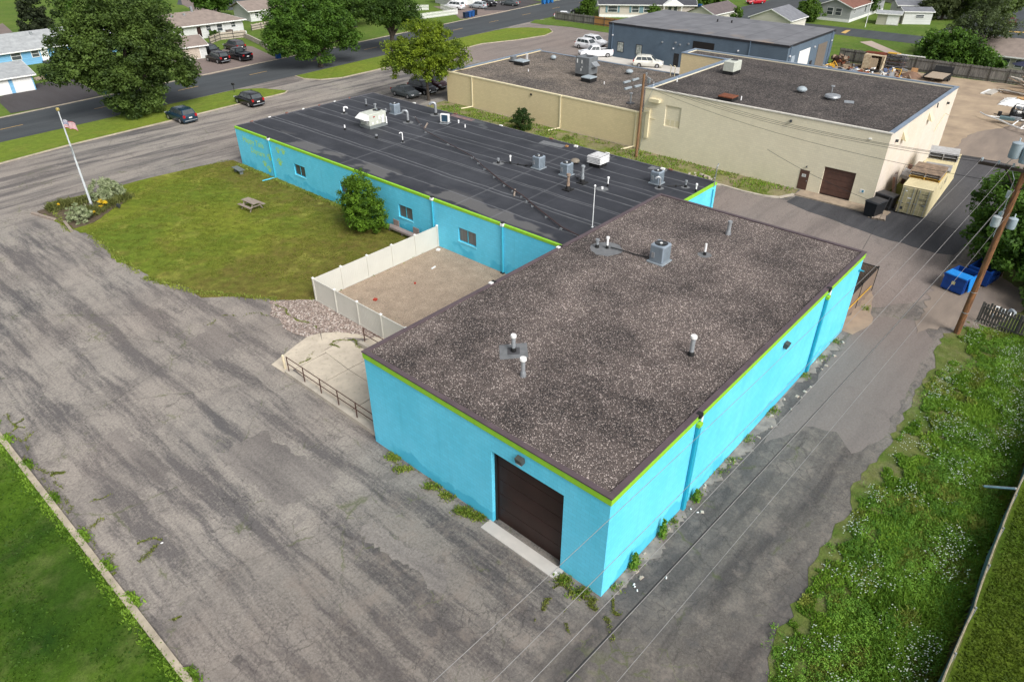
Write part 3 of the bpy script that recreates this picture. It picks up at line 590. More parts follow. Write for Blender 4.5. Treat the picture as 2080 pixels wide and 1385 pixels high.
b=MB(); b.add([(4.9+q*1.1*a-c*.1,9.15+q*1.1*c,GZ+.006) for a,c in((-.9,0),(0,-.8),(.9,0),(0,.8)) for q in (1,)],[(0,1,2,3)],0); b.add([(4.9+.5*a,9.15+.45*c,GZ+.012) for a,c in((-.9,0),(0,-.9),(.9,0),(0,.9))],[(0,1,2,3)],1); b.build('roof_patch',[m_pad,M('dark_cement',(.07,.07,.075))],roof1)
pipe(3.66,7.47,GZ,.85,.10,[m_cellar,m_galv,m_white],roof1,capr=.17)
pipe(10.3,2.5,GZ,.95,.11,[m_cellar,m_black,m_white],roof1,capr=.17)
pipe(24.2,7.62,GZ,.75,.12,[m_cellar,m_galv,m_galv],roof1,capr=.15)
pipe(20.5,7.3,GZ,.75,.07,[m_pvc,m_black,m_pvc],roof1,cap=False,padr=.42)
pipe(17.3,12.3,GZ,.62,.07,[m_pvc,m_black,m_pvc],roof1,padr=0,capr=.11)
pipe(17.0,12.85,GZ,.40,.09,[m_cellar,m_black,m_galv],roof1)
b=MB(); pad(b,17.2,12.3,GZ,1.0); b.tube([(17.4,12.1,GZ+.1),(17.5,11.3,GZ+.12),(17.6,10.4,GZ+.08),(17.7,9.5,GZ+.15)],.035,6,1); b.build('roof_patch',[m_pad,m_black],roof1)
for x in (9.0,15.15): b=MB(); b.box(x,x+.22,LY-.12,LY+.1,H+.073,H+.13,0); b.box(x+.222,x+.45,LY-.14,LY+.12,H+.073,H+.12,1); b.build('scupper',[m_white,m_black],roof1)
ac_group='grey condenser units on the turquoise building roofs'
def condenser(loc,label,rz=0,sc_=1.):
    t=thing('air_conditioner',label,'air conditioner',loc,rz,ac_group,world=False)
    b=MB(); b.box(-.52*sc_,.5*sc_,-.52*sc_,.52*sc_,.0,.07); b.build('base_pad',M('pad_grey',(.27,.31,.34)),t)
    W=.43*sc_; Hh=1.02*sc_
    b=MB(); b.bev((0,0,.07+Hh/2),(2*W,2*W,Hh),.06); 
    for sx,sy in((1,0),(-1,0),(0,1),(0,-1)):
        for i in range(13):
            o_=-W*.8+i*W*1.6/12
            if sx: b.box(sx*W-.006 if sx>0 else -W-.006,sx*W+.006 if sx>0 else -W+.006,o_-.012,o_+.012,.18,Hh-.05,1)
            else: b.box(o_-.012,o_+.012,sy*W-.006 if sy>0 else -W-.006,sy*W+.006 if sy>0 else -W+.006,.18,Hh-.05,1)
    b.build('cabinet',[m_acg,M('grille_slat',(.16,.195,.22))],t)
    b=MB(); z=.07+Hh; b.cyl(0,0,z-.02,z+.006,.37*sc_,n=20,m=0)
    for i in range(4): b.rbox((.17*math.cos(i*PI/2+.5),.17*math.sin(i*PI/2+.5),z+.012),(.3,.10,.008),i*PI/2+.5,1)
    b.cyl(0,0,z+.006,z+.035,.09,n=10,m=2)
    b.build('fan',[m_black,M('fan_blade',(.09,.10,.11)),m_white],t)
    b=MB(); b.box(-W-.04,-W+.02,.1,.3,.35,.7); b.build('service_box',m_galv,t); return t
condenser((17.95,8.95,GZ),'grey boxy condenser unit standing alone in the middle of the gravel roof',sc_=1.08)
acs=[((32.6,50.6,WH),'grey condenser unit at the far end of the black roof behind the big pale unit'),((29.6,28.0,WH),'grey condenser unit on the black roof, leftmost of the two near the middle'),((29.8,25.1,WH),'grey condenser unit on the black roof beside the small round mushroom vent'),((33.2,18.3,WH),'grey condenser unit on the black roof nearest its right end by the gooseneck pipe')]
for l,lab in acs: condenser(l,lab,sc_=.98)
# packaged unit
t=thing('rooftop_unit','large pale grey packaged air unit with hood on the black roof','rooftop unit',(28.2,48.8,WH),R(0),world=False)
b=MB(); b.box(-1.15,1.1,-.85,.85,0,.26); b.build('curb',M('curb_grey',(.2,.22,.22)),t)
b=MB(); b.bev((0,0,.26+.58),(2.2,1.5,1.16),.04); b.box(-1.12,-1.1,-.5,-.2,.5,1.1,1); b.box(-1.13,-1.1,.1,.3,.55,.75,1)
for i in range(3): b.box(-.8+.6*i,-.6+.6*i,-.765,-.75,.4,.62,1)
b.box(-.6,-.35,-.77,-.75,1.05,1.15,2); b.box(.1,.3,-.77,-.75,.75,1.1,1); b.box(.62,.8,-.77,-.75,.75,1.1,1)
b.build('cabinet',[m_beigeunit,m_white,m_red],t)
b=MB(); b.add([(-1.1,.72,1.4),(-1.1,-.7,1.4),(-1.75,-.7,1.02),(-1.75,.72,1.02),(-1.1,.72,.8),(-1.1,-.7,.8),(-1.7,-.7,.95),(-1.7,.72,.95)],[(0,1,2,3),(4,7,6,5),(0,3,7,4),(1,5,6,2),(3,2,6,7)]); b.build('intake_hood',m_white,t)
b=MB(); b.lathe(.62,.1,[(.42,1.42),(.42,1.46),(.36,1.46)],16,0); b.cyl(.62,.1,1.46,1.5,.1,n=8,m=1); b.build('fan',[m_black,m_acg],t)
b=MB(); b.box(.4,.62,-.92,-.76,.4,.95,0); b.cyl(.95,-.9,.2,.9,.07,n=8,m=0); b.build('service_box',m_pvc,t)
t.rotation_euler[2]=R(-90+90)
# louvered intake, mushroom vent
t=thing('louvered_vent','white slatted square intake vent on black curb near the far edge of the black roof','roof vent',(33.4,24.4,WH),0,world=False)
b=MB(); b.box(-.55,.55,-.55,.55,0,.38); b.build('curb',m_black,t)
b=MB()
for i in range(5): b.add([(-.72,-.72,.40+i*.13),(.72,-.72,.38+i*.13),(.72,.72,.38+i*.13),(-.72,.72,.38+i*.13),(-.64,-.64,.47+i*.13),(.64,-.64,.47+i*.13),(.64,.64,.47+i*.13),(-.64,.64,.47+i*.13)],[(0,3,2,1),(4,5,6,7),(0,1,5,4),(1,2,6,5),(2,3,7,6),(3,0,4,7)],0)
for i in range(3): b.box(-.6,.6,-.55+i*.37,-.24+i*.37,1.0,1.03,0)
b.box(-.6,.6,-.6,.6,.38,.99,1)
b.build('louvers',[M('louver_white',(.6,.6,.6),(.52,.52,.52),rough=.5),m_acd],t)
b=MB(); b.cyl(32.6,26.3,WH,WH+.18,.3,n=14,m=1); b.lathe(32.6,26.3,[(.42,WH+.18),(.42,WH+.26),(.3,WH+.38),(.12,WH+.42)],14,0); b.build('mushroom_vent',[M('tan_metal',(.22,.19,.15),rough=.6),m_black],wr,smooth=True)
# wing flues and pipes
def goose(x,y,z,h,r,dx,dy,parent,base=m_black,mat=None):
    b=MB(); pts=[(x,y,z+.2),(x,y,z+h)]+[(x+dx*(1-math.cos(t)),y+dy*(1-math.cos(t)),z+h+max(abs(dx),abs(dy))*math.sin(t)) for t in [PI*i/7 for i in range(1,8)]]
    b.tube(pts,r,10,0); b.cyl(x,y,z,z+.24,r*1.35,r*1.2,10,1); pad(b,x,y,z,r*4.2,m=2); b.build('gooseneck_pipe',[mat or m_galv,base,m_pad],parent,smooth=True)
goose(31.25,47.0,WH,1.0,.13,-.16,.2,wr); goose(35.1,46.9,WH,1.05,.15,-.2,.22,wr); goose(32.3,17.5,WH,.8,.09,-.13,.14,wr); goose(26.45,42.3,WH,.85,.05,-.09,.1,wr,mat=m_pvc); goose(28.9,54.7,WH,.55,.09,.14,-.14,wr,mat=m_pvc)
def flue(x,y,h,r,mats,parent,steps=None):
    b=MB(); b.rbox((x,y,WH+.05),(r*6.5,r*6.5,.1),0,1); b.cyl(x,y,WH+.1,WH+.35,r*2,r*1.5,10,1); b.cyl(x,y,WH+.35,WH+h*.55,r*1.3,r*1.2,10,0); b.cyl(x,y,WH+h*.55,WH+h,r,r,10,0); b.cyl(x,y,WH+h,WH+h+.06,r,r*1.6,10,0); b.cyl(x,y,WH+h+.06,WH+h+.2,r*1.6,r*1.5,10,0); b.build('flue_pipe',mats,parent,smooth=True)
flue(27.1,22.85,1.15,.11,[M('rusty_galv',(.3,.22,.16),(.2,.15,.12),scale=9,rough=.6),m_black],wr); flue(29.1,22.9,1.3,.11,[m_cellar,m_black],wr)
pipe(29.9,20.9,WH,.62,.06,[m_pvc,m_black,m_pvc],wr,capr=.11); pipe(29.1,20.9,WH,.18,.1,[m_pvc,m_pvc,m_pvc],wr,cap=False,boot=False,padr=.5)
pipe(28.8,30.6,WH,.55,.06,[m_pvc,m_black,m_pvc],wr,capr=.10); pipe(28.1,31.4,WH,.3,.09,[m_cellar,m_black,m_galv],wr,padr=.5); pipe(33.6,14.9,WH,.5,.06,[m_pvc,m_black,m_pvc],wr,capr=.1); pipe(33.9,16.0,WH,.42,.08,[m_cellar,m_black,m_galv],wr,padr=.35)
pipe(25.3,49.8,WH,.5,.07,[m_pvc,m_black,m_pvc],wr,cap=False); pipe(32.4,55.3,WH,.6,.07,[m_cellar,m_black,m_galv],wr); pipe(31.6,52.7,WH,.7,.10,[m_cellar,m_black,m_galv],wr,capr=.17); pipe(33.9,41.3,WH,.3,.05,[m_pvc,m_pvc,m_pvc],wr,cap=False); pipe(25.6,45.2,WH,.22,.09,[m_black,m_black,m_galv],wr); pipe(31.8,51.2,WH,.4,.07,[m_cellar,m_black,m_galv],wr)
b=MB()
for x,y,l in ((28.9,29.6,(29.3,28.6)),(28.4,31.3,(29.3,28.4)),(29.9,24.3,(29.3,23.3)),(33.0,17.2,(33.9,16.2))): b.tube([(x,y,WH+.1),((x+l[0])/2,(y+l[1])/2,WH+.06),(l[0],l[1],WH+.12)],.03,5,0); b.rbox(((x+l[0])/2+.1,(y+l[1])/2,WH+.06),(.2,.14,.12),.4,0)
b.build('refrigerant_line',m_black,wr)
b=MB(); b.rbox((35.5,31.2,WH+.004),(.9,2.6,.008),.1,0); b.rbox((35.8,29.7,WH+.06),(.25,.25,.12),.1,1); b.rbox((36.2,44,WH+.004),(.7,3.2,.008),.0,2); b.rbox((36.2,20,WH+.004),(.9,1.6,.008),.1,0); b.rbox((36.3,19.6,WH+.08),(.25,.35,.14),.1,3); b.rbox((36.3,29.0,WH+.08),(.25,.35,.14),.1,3); b.build('roof_patch',[m_pad,m_cedar,M('pink_stain',(.25,.15,.14),(.12,.1,.1)),m_white],wr)
b=MB()
for i in range(7): 
    x=20.6+i*2.1; b.rbox((x,WY1+.02,WH+.08),(.3,.12,.1),.1*i,i%2)
for i in range(6): b.rbox((WX1+.02,19+i*6.6,WH+.08),(.16,.4,.1),0,i%2)
b.build('edge_clip',[M('cap_red',(.25,.11,.08)),m_white],wr)
# gas pipe on blocks
gp=[(32.78,47.73),(30.02,42.95),(27.55,34.06),(26.12,31.18),(24.37,27.3),(23.44,24.62),(22.55,22.75),(20.7,18.52),(20.0,14.9)]
b=MB(); b.tube([(x,y,WH+.17+.015*(i%2)) for i,(x,y) in enumerate(gp)],.035,6,0); b.tube([(x+.1,y,WH+.15) for i,(x,y) in enumerate(gp[3:])],.025,6,0)
for i in range(len(gp)-1):
    for t in (.0,.5): x=gp[i][0]*(1-t)+gp[i+1][0]*t; y=gp[i][1]*(1-t)+gp[i+1][1]*t; b.rbox((x,y,WH+.06),(.3,.14,.12),.2,1)
b.rbox((23.7,25.6,WH+.07),(.12,1.3,.12),R(-52),2); b.rbox((31.6,44.6,WH+.07),(.12,1.5,.12),R(-52),2)
b.build('gas_pipe',[M('pipe_maroon',(.06,.035,.032),rough=.5),m_galv,m_wood],wr)
b=MB(); b.cyl(22.45,17.05,WH,WH+3.1,.035,.025,8,0); b.cyl(22.45,17.05,WH+3.1,WH+3.2,.09,.05,8,0); b.rbox((22.45,17.05,WH+.03),(.12,.12,.06),0,0); b.build('mast',m_pvc,wr)
# mini split
t=thing('heat_pump','small white heat pump with dark grille on a roof stand beside the tall gooseneck','heat pump',(33.5,43.8,WH),R(20),world=False)
b=MB(); b.rbox((0,0,.06),(.9,1.0,.04),0,1); b.bev((0,0,.58),(.4,.95,.8),.03); b.build('cabinet',[m_white,m_galv],t)
b=MB(); b.box(-.215,-.2,-.4,.28,.25,.92,0); b.build('grille',M('teal_grille',(.03,.07,.11)),t)
b=MB(); b.cyl(.7,-1.2,.0,.3,.08,n=8); b.build('drain_pipe',m_pvc,t)
# ------------------------------------------------------------------ vinyl fence
t=thing('vinyl_fence','cream vinyl privacy fence enclosing the pea gravel pen','fence',(6.7,29.35,0))
def fpanel(a,c,h=1.75):
    L=math.hypot(c[0]-a[0],c[1]-a[1]); rz=math.atan2(c[1]-a[1],c[0]-a[0]); mx,my=(a[0]+c[0])/2,(a[1]+c[1])/2
    b=MB(); b.rbox((mx,my,h/2+.05),(L-.1,.03,h-.2),rz); b.rbox((mx,my,h+.0),(L-.1,.06,.13),rz); b.rbox((mx,my,.1),(L-.1,.06,.13),rz)
    n=int(L/.16)
    for i in range(1,n): u=(i/n-.5)*(L-.1); b.rbox((mx+u*math.cos(rz),my+u*math.sin(rz),h/2+.05),(.012,.038,h-.3),rz)
    b.build('panel',m_vinyl,t)
def fpost(x,y,h=1.86):
    b=MB(); b.box(x-.065,x+.065,y-.065,y+.065,0,h); b.add([(x-.09,y-.09,h),(x+.09,y-.09,h),(x+.09,y+.09,h),(x-.09,y+.09,h),(x,y,h+.1)],[(0,3,2,1),(0,1,4),(1,2,4),(2,3,4),(3,0,4)],1); b.build('post',[m_vinyl,m_white],t)
pp=[(6.7+i*2.36,29.35) for i in range(6)]
for a,c in zip(pp[:-1],pp[1:]): fpanel(a,c)
for q in pp[1:]: fpost(min(q[0],18.5),q[1])
pp=[(6.7,29.35-i*2.44) for i in range(7)]
for a,c in zip(pp[:-1],pp[1:]): fpanel(a,c)
for q in pp: fpost(*q)
# dock railings
def rail(name,label,x,y0,y1,n,z0):
    t=thing(name,label,'railing',(x,y0,z0)); b=MB()
    for z in (1.02,.55): b.tube([(x,y0,z0+z),(x,y1,z0+z)],.028,6,0)
    b.build('rail',m_railb,t)
    for i in range(n): y=y0+(y1-y0)*i/(n-1); b=MB(); b.cyl(x,y,z0,z0+1.04,.032,n=8); b.build('post',m_railb,t)
rail('handrail','long rusty brown pipe railing along the loading dock kerb',.4,23.2,15.0,6,.26)
rail('handrail','short rusty brown pipe railing beside the cream fence at the dock',5.5,22.4,14.9,4,.2)
b=MB(); b.cyl(.55,23.9,0,1.0,.075,n=12); b.cyl(.55,23.9,1.0,1.04,.075,.04,12); setp(b.build('bollard',M('cream_paint',(.7,.6,.42),rough=.6)),'short cream steel bollard standing at the corner of the dock slab','bollard')
# ------------------------------------------------------------------ lawn furniture
t=thing('picnic_table','weathered wooden picnic table standing on the front lawn','picnic table',(12.75,47.8,.05),R(93),world=False)
b=MB()
for i in range(5): b.box(-.95,.95,-.38+i*.155,-.38+i*.155+.145,.72,.76)
b.build('table_top',m_wood,t)
for sy in(-1,1):
    b=MB(); 
    for k_ in(0,1): y=sy*.68+k_*.15-.07-.07; b.box(-.95,.95,y,y+.14,.43,.47)
    b.build('seat',m_wood,t)
for sx in(-.65,.65):
    b=MB(); b.tube([(sx,-.25,.72),(sx,-.65,0)],.05,4); b.tube([(sx,.25,.72),(sx,.65,0)],.05,4); b.rbox((sx,0,.4),(.05,1.55,.1),0,0); b.build('leg_frame',m_wood,t)
t=thing('bench','small grey low bench on the lawn near the painted corner of the building','bench',(16.9,57.2,.05),R(85),world=False)
m_gb=M('grey_board',(.15,.17,.16),(.11,.125,.12)); b=MB(); b.box(-.85,.85,-.32,.32,.42,.48); b.build('seat',m_gb,t)
for sx in(-.6,.6): b=MB(); b.box(sx-.05,sx+.05,-.17,.17,0,.42); b.build('leg',m_gb,t)
t=thing('plank_bench','long low plank bench with two square backs against the turquoise wall under a window','bench',(18.1,33.0,.05),R(90),world=False)
mb_=M('pinkish_plank',(.30,.24,.22),(.22,.18,.17),scale=3); b=MB(); b.box(-1.6,1.9,-.15,.28,.40,.46); b.box(-1.6,1.9,.30,.36,.3,.46); b.build('seat',mb_,t)
for sx in(-1.3,1.2): b=MB(); b.box(sx-.35,sx+.35,-.22,-.16,.46,.98); b.build('backrest',mb_,t)
for sx in(-1.4,.1,1.7): b=MB(); b.box(sx-.06,sx+.06,-.1,.26,0,.4); b.build('leg',mb_,t)
# flagpole
t=thing('flagpole','white flagpole with gold ball and small flag in the flower bed','flagpole',(3.15,58.85,0))
b=MB(); b.tube([(3.15,58.85,.3),(3.15,58.85,8.75)],[.11,.05],12,0); b.cyl(3.15,58.85,0,.6,.26,.14,10,1); b.tube([(3.22,58.8,1.2),(3.17,58.8,8.6)],.012,4,2); b.rbox((3.15,58.85,5.3),(.14,.14,.9),.2,1); b.build('pole',[M('pole_white',(.55,.58,.6),(.45,.48,.5),rough=.4),m_galv,m_wire],t,smooth=True)
b=MB(); b.lathe(3.15,58.85,[(.02,8.75),(.13,8.8),(.16,8.9),(.13,9.0),(.02,9.06)],12); b.build('ball_finial',m_gold,t,smooth=True)
fl=MB(); nx,ny=19,13; fw,fh=1.05,.66
def fp(i,j): 
    u=i/nx; v=j/ny; return (3.2+u*fw*.62+.05*math.sin(u*9),58.75-u*fw*.72+.09*math.sin(u*8+v*2),8.0-v*fh-.26*u*u+.03*math.sin(u*11))
for i in range(nx):
    for j in range(ny):
        mi=1 if j%2 else 0
        if i<8 and j<7: mi=2
        fl.add([fp(i,j),fp(i+1,j),fp(i+1,j+1),fp(i,j+1)],[(0,1,2,3)],mi)
for i in range(5):
    for j in range(4):
        a=fp(.7+i*1.45,.9+j*1.6); fl.add([(a[0]-.02,a[1]-.03,a[2]),(a[0]+.03,a[1]-.05,a[2]),(a[0]+.03,a[1]-.05,a[2]+.05),(a[0]-.02,a[1]-.03,a[2]+.05)],[(0,1,2,3)],1)
fl.build('flag',[M('flag_red',(.42,.02,.03)),M('flag_white',(.72,.72,.74)),M('flag_blue',(.03,.04,.2))],t)
b=MB(); b.rbox((4.75,57.0,.12),(.1,.1,.24),0,0); b.rbox((4.75,57.0,.33),(.22,.3,.24),.4,0); setp(b.build('spotlight',m_acd),'small dark ground spotlight on the lawn in front of the pale round shrub','spotlight')
b=MB(); b.rbox((-.55,60.1,.09),(.25,3.3,.18),R(14)); setp(b.build('edging_timber',m_wood),'weathered timber edging at the corner of the flower bed','edging','timber edging of the flower bed')
b=MB(); b.rbox((.05,56.2,.09),(.22,2.6,.16),R(-8)); setp(b.build('edging_timber',m_wood),'weathered timber edging beside the lawn tip below the flower bed','edging','timber edging of the flower bed')
# ================================================================== cream building
CB=thing('cream_building','cream block building with low tan section and tall section beyond the weedy strip','building',(60,30,0))
m_roofy=gravelroof('roof_gravel_dark',(.072,.063,.058),(.040,.036,.035),(.12,.10,.09),scale=10,lowscale=.22,dr=(.35,.6),pale=(.22,.19,.17),sth=.9)
m_roofy2=gravelroof('roof_gravel_brown',(.155,.128,.105),(.068,.06,.056),(.16,.135,.11),scale=10,lowscale=.14,dr=(.40,.62),pale=(.30,.26,.22),sth=.85)
TX0,TX1,TY0,TY1,TH=50.2,72.2,5.7,30.45,6.75; BX0,BY1=68.7,36.8
LX0_,LX1_,LY1_,LH=50.55,70.0,61.3,3.95
b=MB(); dy0,dy1,dz=7.65,10.5,2.74
b.box(TX0,TX0+.4,TY0,dy0,0,TH-.1); b.box(TX0,TX0+.4,dy1,25.95,0,TH-.1); b.box(TX0,TX0+.4,27.8,TY1,0,TH-.1); b.box(TX0,TX0+.4,25.95,27.8,0,3.2); b.box(TX0,TX0+.4,25.95,27.8,5.35,TH-.1); b.box(TX0+.13,TX0+.4,25.95,27.8,3.2,5.35); b.box(TX0,TX0+.4,dy0,dy1,dz,TH-.1)
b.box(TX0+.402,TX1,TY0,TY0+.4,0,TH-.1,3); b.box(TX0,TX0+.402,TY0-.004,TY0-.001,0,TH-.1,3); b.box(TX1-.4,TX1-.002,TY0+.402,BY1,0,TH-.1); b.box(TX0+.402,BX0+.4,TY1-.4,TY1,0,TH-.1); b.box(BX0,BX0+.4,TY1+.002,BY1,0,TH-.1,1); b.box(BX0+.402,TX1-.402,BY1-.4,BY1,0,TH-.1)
for i in range(3): b.box(TX0+.12,TX0+.135,26.1+.55*i,26.5+.55*i,3.3,3.9,2)
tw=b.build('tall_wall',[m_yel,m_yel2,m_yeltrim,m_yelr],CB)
b=MB(); e=.06
b.box(TX0-e,TX0+.3,TY0-e,TY1+e,TH-.098,TH); b.build('front_coping',M('pale_coping',(.60,.57,.50),rough=.5),CB)
b=MB(); b.box(TX0+.302,TX1+e,TY0-e,TY0+.34,TH-.096,TH+.002); b.box(TX1-.34,TX1+e,TY0+.342,BY1+e,TH-.096,TH+.002); b.box(BX0-e,TX1-.342,BY1-.34,BY1+e,TH-.096,TH+.002); b.box(BX0-e,BX0+.34,TY1+.08,BY1-.342,TH-.096,TH+.002); b.box(TX0+.302,BX0+.34,TY1-.34,TY1+e,TH-.094,TH+.05)
b.build('coping',m_bluecap,CB)
b=MB(); b.box(TX0+.3,TX1-.34,TY0+.34,TY1-.3,TH-.6,TH-.2); b.box(BX0+.34,TX1-.34,TY1-.3,BY1-.34,TH-.6,TH-.2); tr=b.build('tall_roof',m_roofy,CB)
# door, lamp, sign, garage door
b=MB(); b.box(TX0-.03,TX0-.002,11.72,12.62,.12,2.0); d_=b.build('door',m_brdoor,CB)
b=MB(); b.box(TX0-.045,TX0-.032,12.0,12.38,1.35,1.62,0); 
for i in range(3): b.box(TX0-.05,TX0-.046,12.05,12.33,1.40+i*.07,1.425+i*.07,1)
b.build('door_sign',[m_white,m_acd],d_); b=MB(); b.cyl(TX0-.08,11.84,.98,1.08,.03,n=8); b.build('handle',m_galv,d_)
b=MB()
for i in range(5): a=.14+i*.515; b.box(TX0+.2,TX0+.26,dy0,dy1,a,a+.495)
g_=b.build('garage_door',m_brdoor,CB); b=MB(); b.box(TX0+.262,TX0+.27,dy0,dy1,.1,dz+.05); b.box(TX0-.04,TX0+.002,dy0-.12,dy0-.002,.12,dz+.1,1) if 0 else None; b.build('door_frame',m_black,g_)
b=MB(); b.box(TX0-.03,TX0-.002,6.55,6.95,1.15,1.45,0); b.box(TX0-.036,TX0-.031,6.62,6.78,1.2,1.4,1); b.build('wall_sign',[m_white,M('sign_blue',(.08,.3,.42))],tw)
b=MB(); b.cyl(TX0-.1,12.1,2.3,2.42,.09,.05,8); b.tube([(TX0,12.1,2.45),(TX0-.12,12.1,2.42)],.02,5); b.build('wall_lamp',m_acd,tw)
b=MB(); b.box(TX0-.55,TX0-.002,28.4,29.6,5.5,5.85,0); b.build('wall_hood',m_yeltrim,tw)
b=MB(); b.box(TX0-.28,TX0-.002,29.55,29.95,1.6,4.6,0); b.box(TX0-.34,TX0-.002,29.5,30.15,4.3,4.7,0); b.tube([(TX0-.05,29.5,3.7),(TX0-.05,28.9,3.7)],.03,5,0); b.build('cable_duct',m_yeltrim,tw)
b=MB(); b.rbox((TX0-.12,14.5,6.2),(.2,.22,.2),.3); b.build('security_camera',m_acd,tw); b=MB(); b.rbox((TX0-.06,7.3,6.0),(.1,.25,.08),.3); b.build('small_lamp',m_white,tw)
for x in (54.3,62.5):
    b=MB(); b.add([(x-.35,TY0,5.4),(x+.35,TY0,5.4),(x+.35,TY0-.45,5.25),(x-.35,TY0-.45,5.25),(x-.35,TY0,6.1),(x+.35,TY0,6.1)],[(0,1,2,3),(4,3,2,5),(0,3,4),(1,5,2)]); b.build('scupper_hood',m_yeltrim,tw)
b=MB()
for x in (52.1,68.9): b.rbox((x,TY0-.12,5.7),(.2,.24,.2),.2)
b.tube([(63.6,TY0-.2,6.75),(63.6,TY0-.25,6.3)],.06,6); b.build('wall_lamp',m_acd,tw)
b=MB(); b.tube([(69.5,TY0-.5,4.4),(69.5,TY0-.05,4.5),(66.9,TY0-.05,3.2)],.03,5); b.build('bracket',m_yeltrim,tw)
m_st=M('rust_stain_on_cream',(.42,.26,.13),(.5,.38,.24),scale=2)
# low section
b=MB(); b.box(LX0_,LX0_+.35,TY1+.01,LY1_,0,LH-.12); b.box(LX0_+.352,LX1_,LY1_-.35,LY1_,0,LH-.12); b.box(LX1_-.35,LX1_-.002,BY1+.05,LY1_-.352,0,LH-.3)
lw=b.build('low_wall',m_yel2,CB)
b=MB(); b.box(LX0_-.05,LX0_+.3,TY1+.01,LY1_+.05,LH-.118,LH+.02,0); b.box(LX0_+.302,LX1_+.05,LY1_-.3,LY1_+.05,LH-.118,LH+.02,1); b.box(LX1_-.25,LX1_+.05,BY1+.06,LY1_-.302,LH-.298,LH-.16,1)
b.build('low_coping',[m_yeltrim,m_bluecap],CB)
b=MB(); b.box(LX0_+.3,BX0-.01,TY1+.02,LY1_-.3,LH-.6,LH-.22); b.box(BX0-.01,LX1_-.25,BY1+.1,LY1_-.3,LH-.6,LH-.22); lr=b.build('low_roof',m_roofy2,CB); LR=LH-.22
for y in (56.6,42.0,31.45):
    b=MB(); b.box(LX0_-.1,LX0_-.002,y-.08,y+.08,.1,LH-.02); b.box(LX0_-.16,LX0_+.05,y-.16,y+.16,LH-.1,LH+.04); b.tube([(LX0_-.06,y,.15),(LX0_-1.7,y+.6,.08)],.09,4); b.build('downspout',m_yeltrim,CB)
b=MB(); b.rbox((LX0_-.08,46.5,3.35),(.15,.2,.2)); b.build('wall_vent',m_black,lw)
# ladder frame at back
b=MB(); 
for yy in(37.3,37.9): b.tube([(68.4,yy,LR),(68.4,yy,LR+1.3),(68.0,yy,LR+1.45)],.045,5)
b.build('roof_ladder',m_yeltrim,lr)
# roof equipment (low)
def runit(name,label,cat,x,y,z,sx,sy,h,curb=.25,m=None,rz=0,extra=None):
    t=thing(name,label,cat,(x,y,z),rz,world=False); b=MB(); b.box(-sx/2*.95,sx/2*.95,-sy/2*.95,sy/2*.95,0,curb); b.build('curb',m_black,t)
    b=MB(); b.bev((0,0,curb+h/2),(sx,sy,h),.04); b.build('cabinet',m or m_galv,t); return t
m_dkgal=M('dull_galv',(.19,.205,.215),(.14,.15,.16),scale=1.5,rough=.5,metal=.2)
t=runit('air_handler','tall dark galvanised air handler with slanted hood on the low brown gravel roof','air handler',61.2,46.2,LR,1.9,2.2,2.1,.35,m_dkgal)
b=MB(); b.add([(-.5,-1.1,1.9),(.6,-1.1,1.9),(.6,-1.75,1.45),(-.5,-1.75,1.45),(-.5,-1.1,1.2),(.6,-1.1,1.2)],[(0,1,2,3),(0,3,4),(1,5,2),(4,5,1,0)],0); b.box(-.98,-.95,.7,.85,1.7,2.2,1); b.box(-.98,-.95,.0,.1,1.7,2.1,1); b.box(-.98,-.95,.1,.2,.8,1.1,1); b.box(-.98,-.95,-.05,.05,1.2,1.35,1); b.build('intake_hood',[m_galv,m_white],t)
b=MB(); b.lathe(.3,-.3,[(.5,2.46),(.5,2.5),(.42,2.5)],14); b.build('fan',m_acd,t)
runit('roof_hatch','flat square roof hatch on black curb beside the tall air handler','roof hatch',59.1,44.2,LR,1.5,1.5,.16,.45,M('pale_galv',(.33,.38,.41)))
runit('roof_hatch','flat square roof hatch on black curb at the far left of the low roof','roof hatch',60.9,57.0,LR,1.5,1.7,.16,.45,M('pale_galv',(.33,.38,.41)))
t=runit('exhaust_fan','small round grey exhaust fan by the far left roof hatch','exhaust fan',61.4,59.0,LR,.9,.9,.1,.2,m_dkgal); b=MB(); b.cyl(0,0,.3,.75,.42,.46,14); b.build('drum',m_dkgal,t)
b=MB(); 
for yy in(57.3,57.55): b.tube([(62.5,yy,LR),(62.5,yy,LR+1.1),(62.4,yy,LR+1.2)],.05,6)
b.build('vent_pipe',m_pvc,lr)
def dome(x,y,z,r,lab,parentless=True):
    t=thing('dome_vent',lab,'roof vent',(x,y,z),world=False); b=MB(); b.cyl(0,0,0,.3,r*.6,n=12); b.build('collar',m_black,t); b=MB(); b.lathe(0,0,[(r,.28),(r,.36),(r*.8,.5),(r*.4,.6),(.02,.62)],16); b.lathe(0,0,[(r*.75,.15),(r*.78,.28)],16); b.build('cap',M('pale_galv',(.33,.38,.41)),t,smooth=True)
dome(66.3,55.7,LR,.42,'round metal dome vent at the far side of the low brown roof'); dome(65.9,42.6,LR,.5,'round metal dome vent on the low roof beside the recessed wall corner')
for i,(x,y) in enumerate([(61.6,40.1),(63.4,40.0),(59.0,38.2),(60.7,37.9)]):
    b=MB(); b.rbox((x,y,LR+.14),(1.25,.24,.2),R(-48+90)*0+R(-35)*0-.1); o=b.build('duct_piece',M('pale_galv',(.33,.38,.41)),None,off=(x,y,LR)); setp(o,'narrow metal cap on the low roof, %s of the four'%['farthest left','farthest right','nearest the wooden pole','second nearest the wooden pole'][i],'roof cap','four narrow metal caps on the low roof')
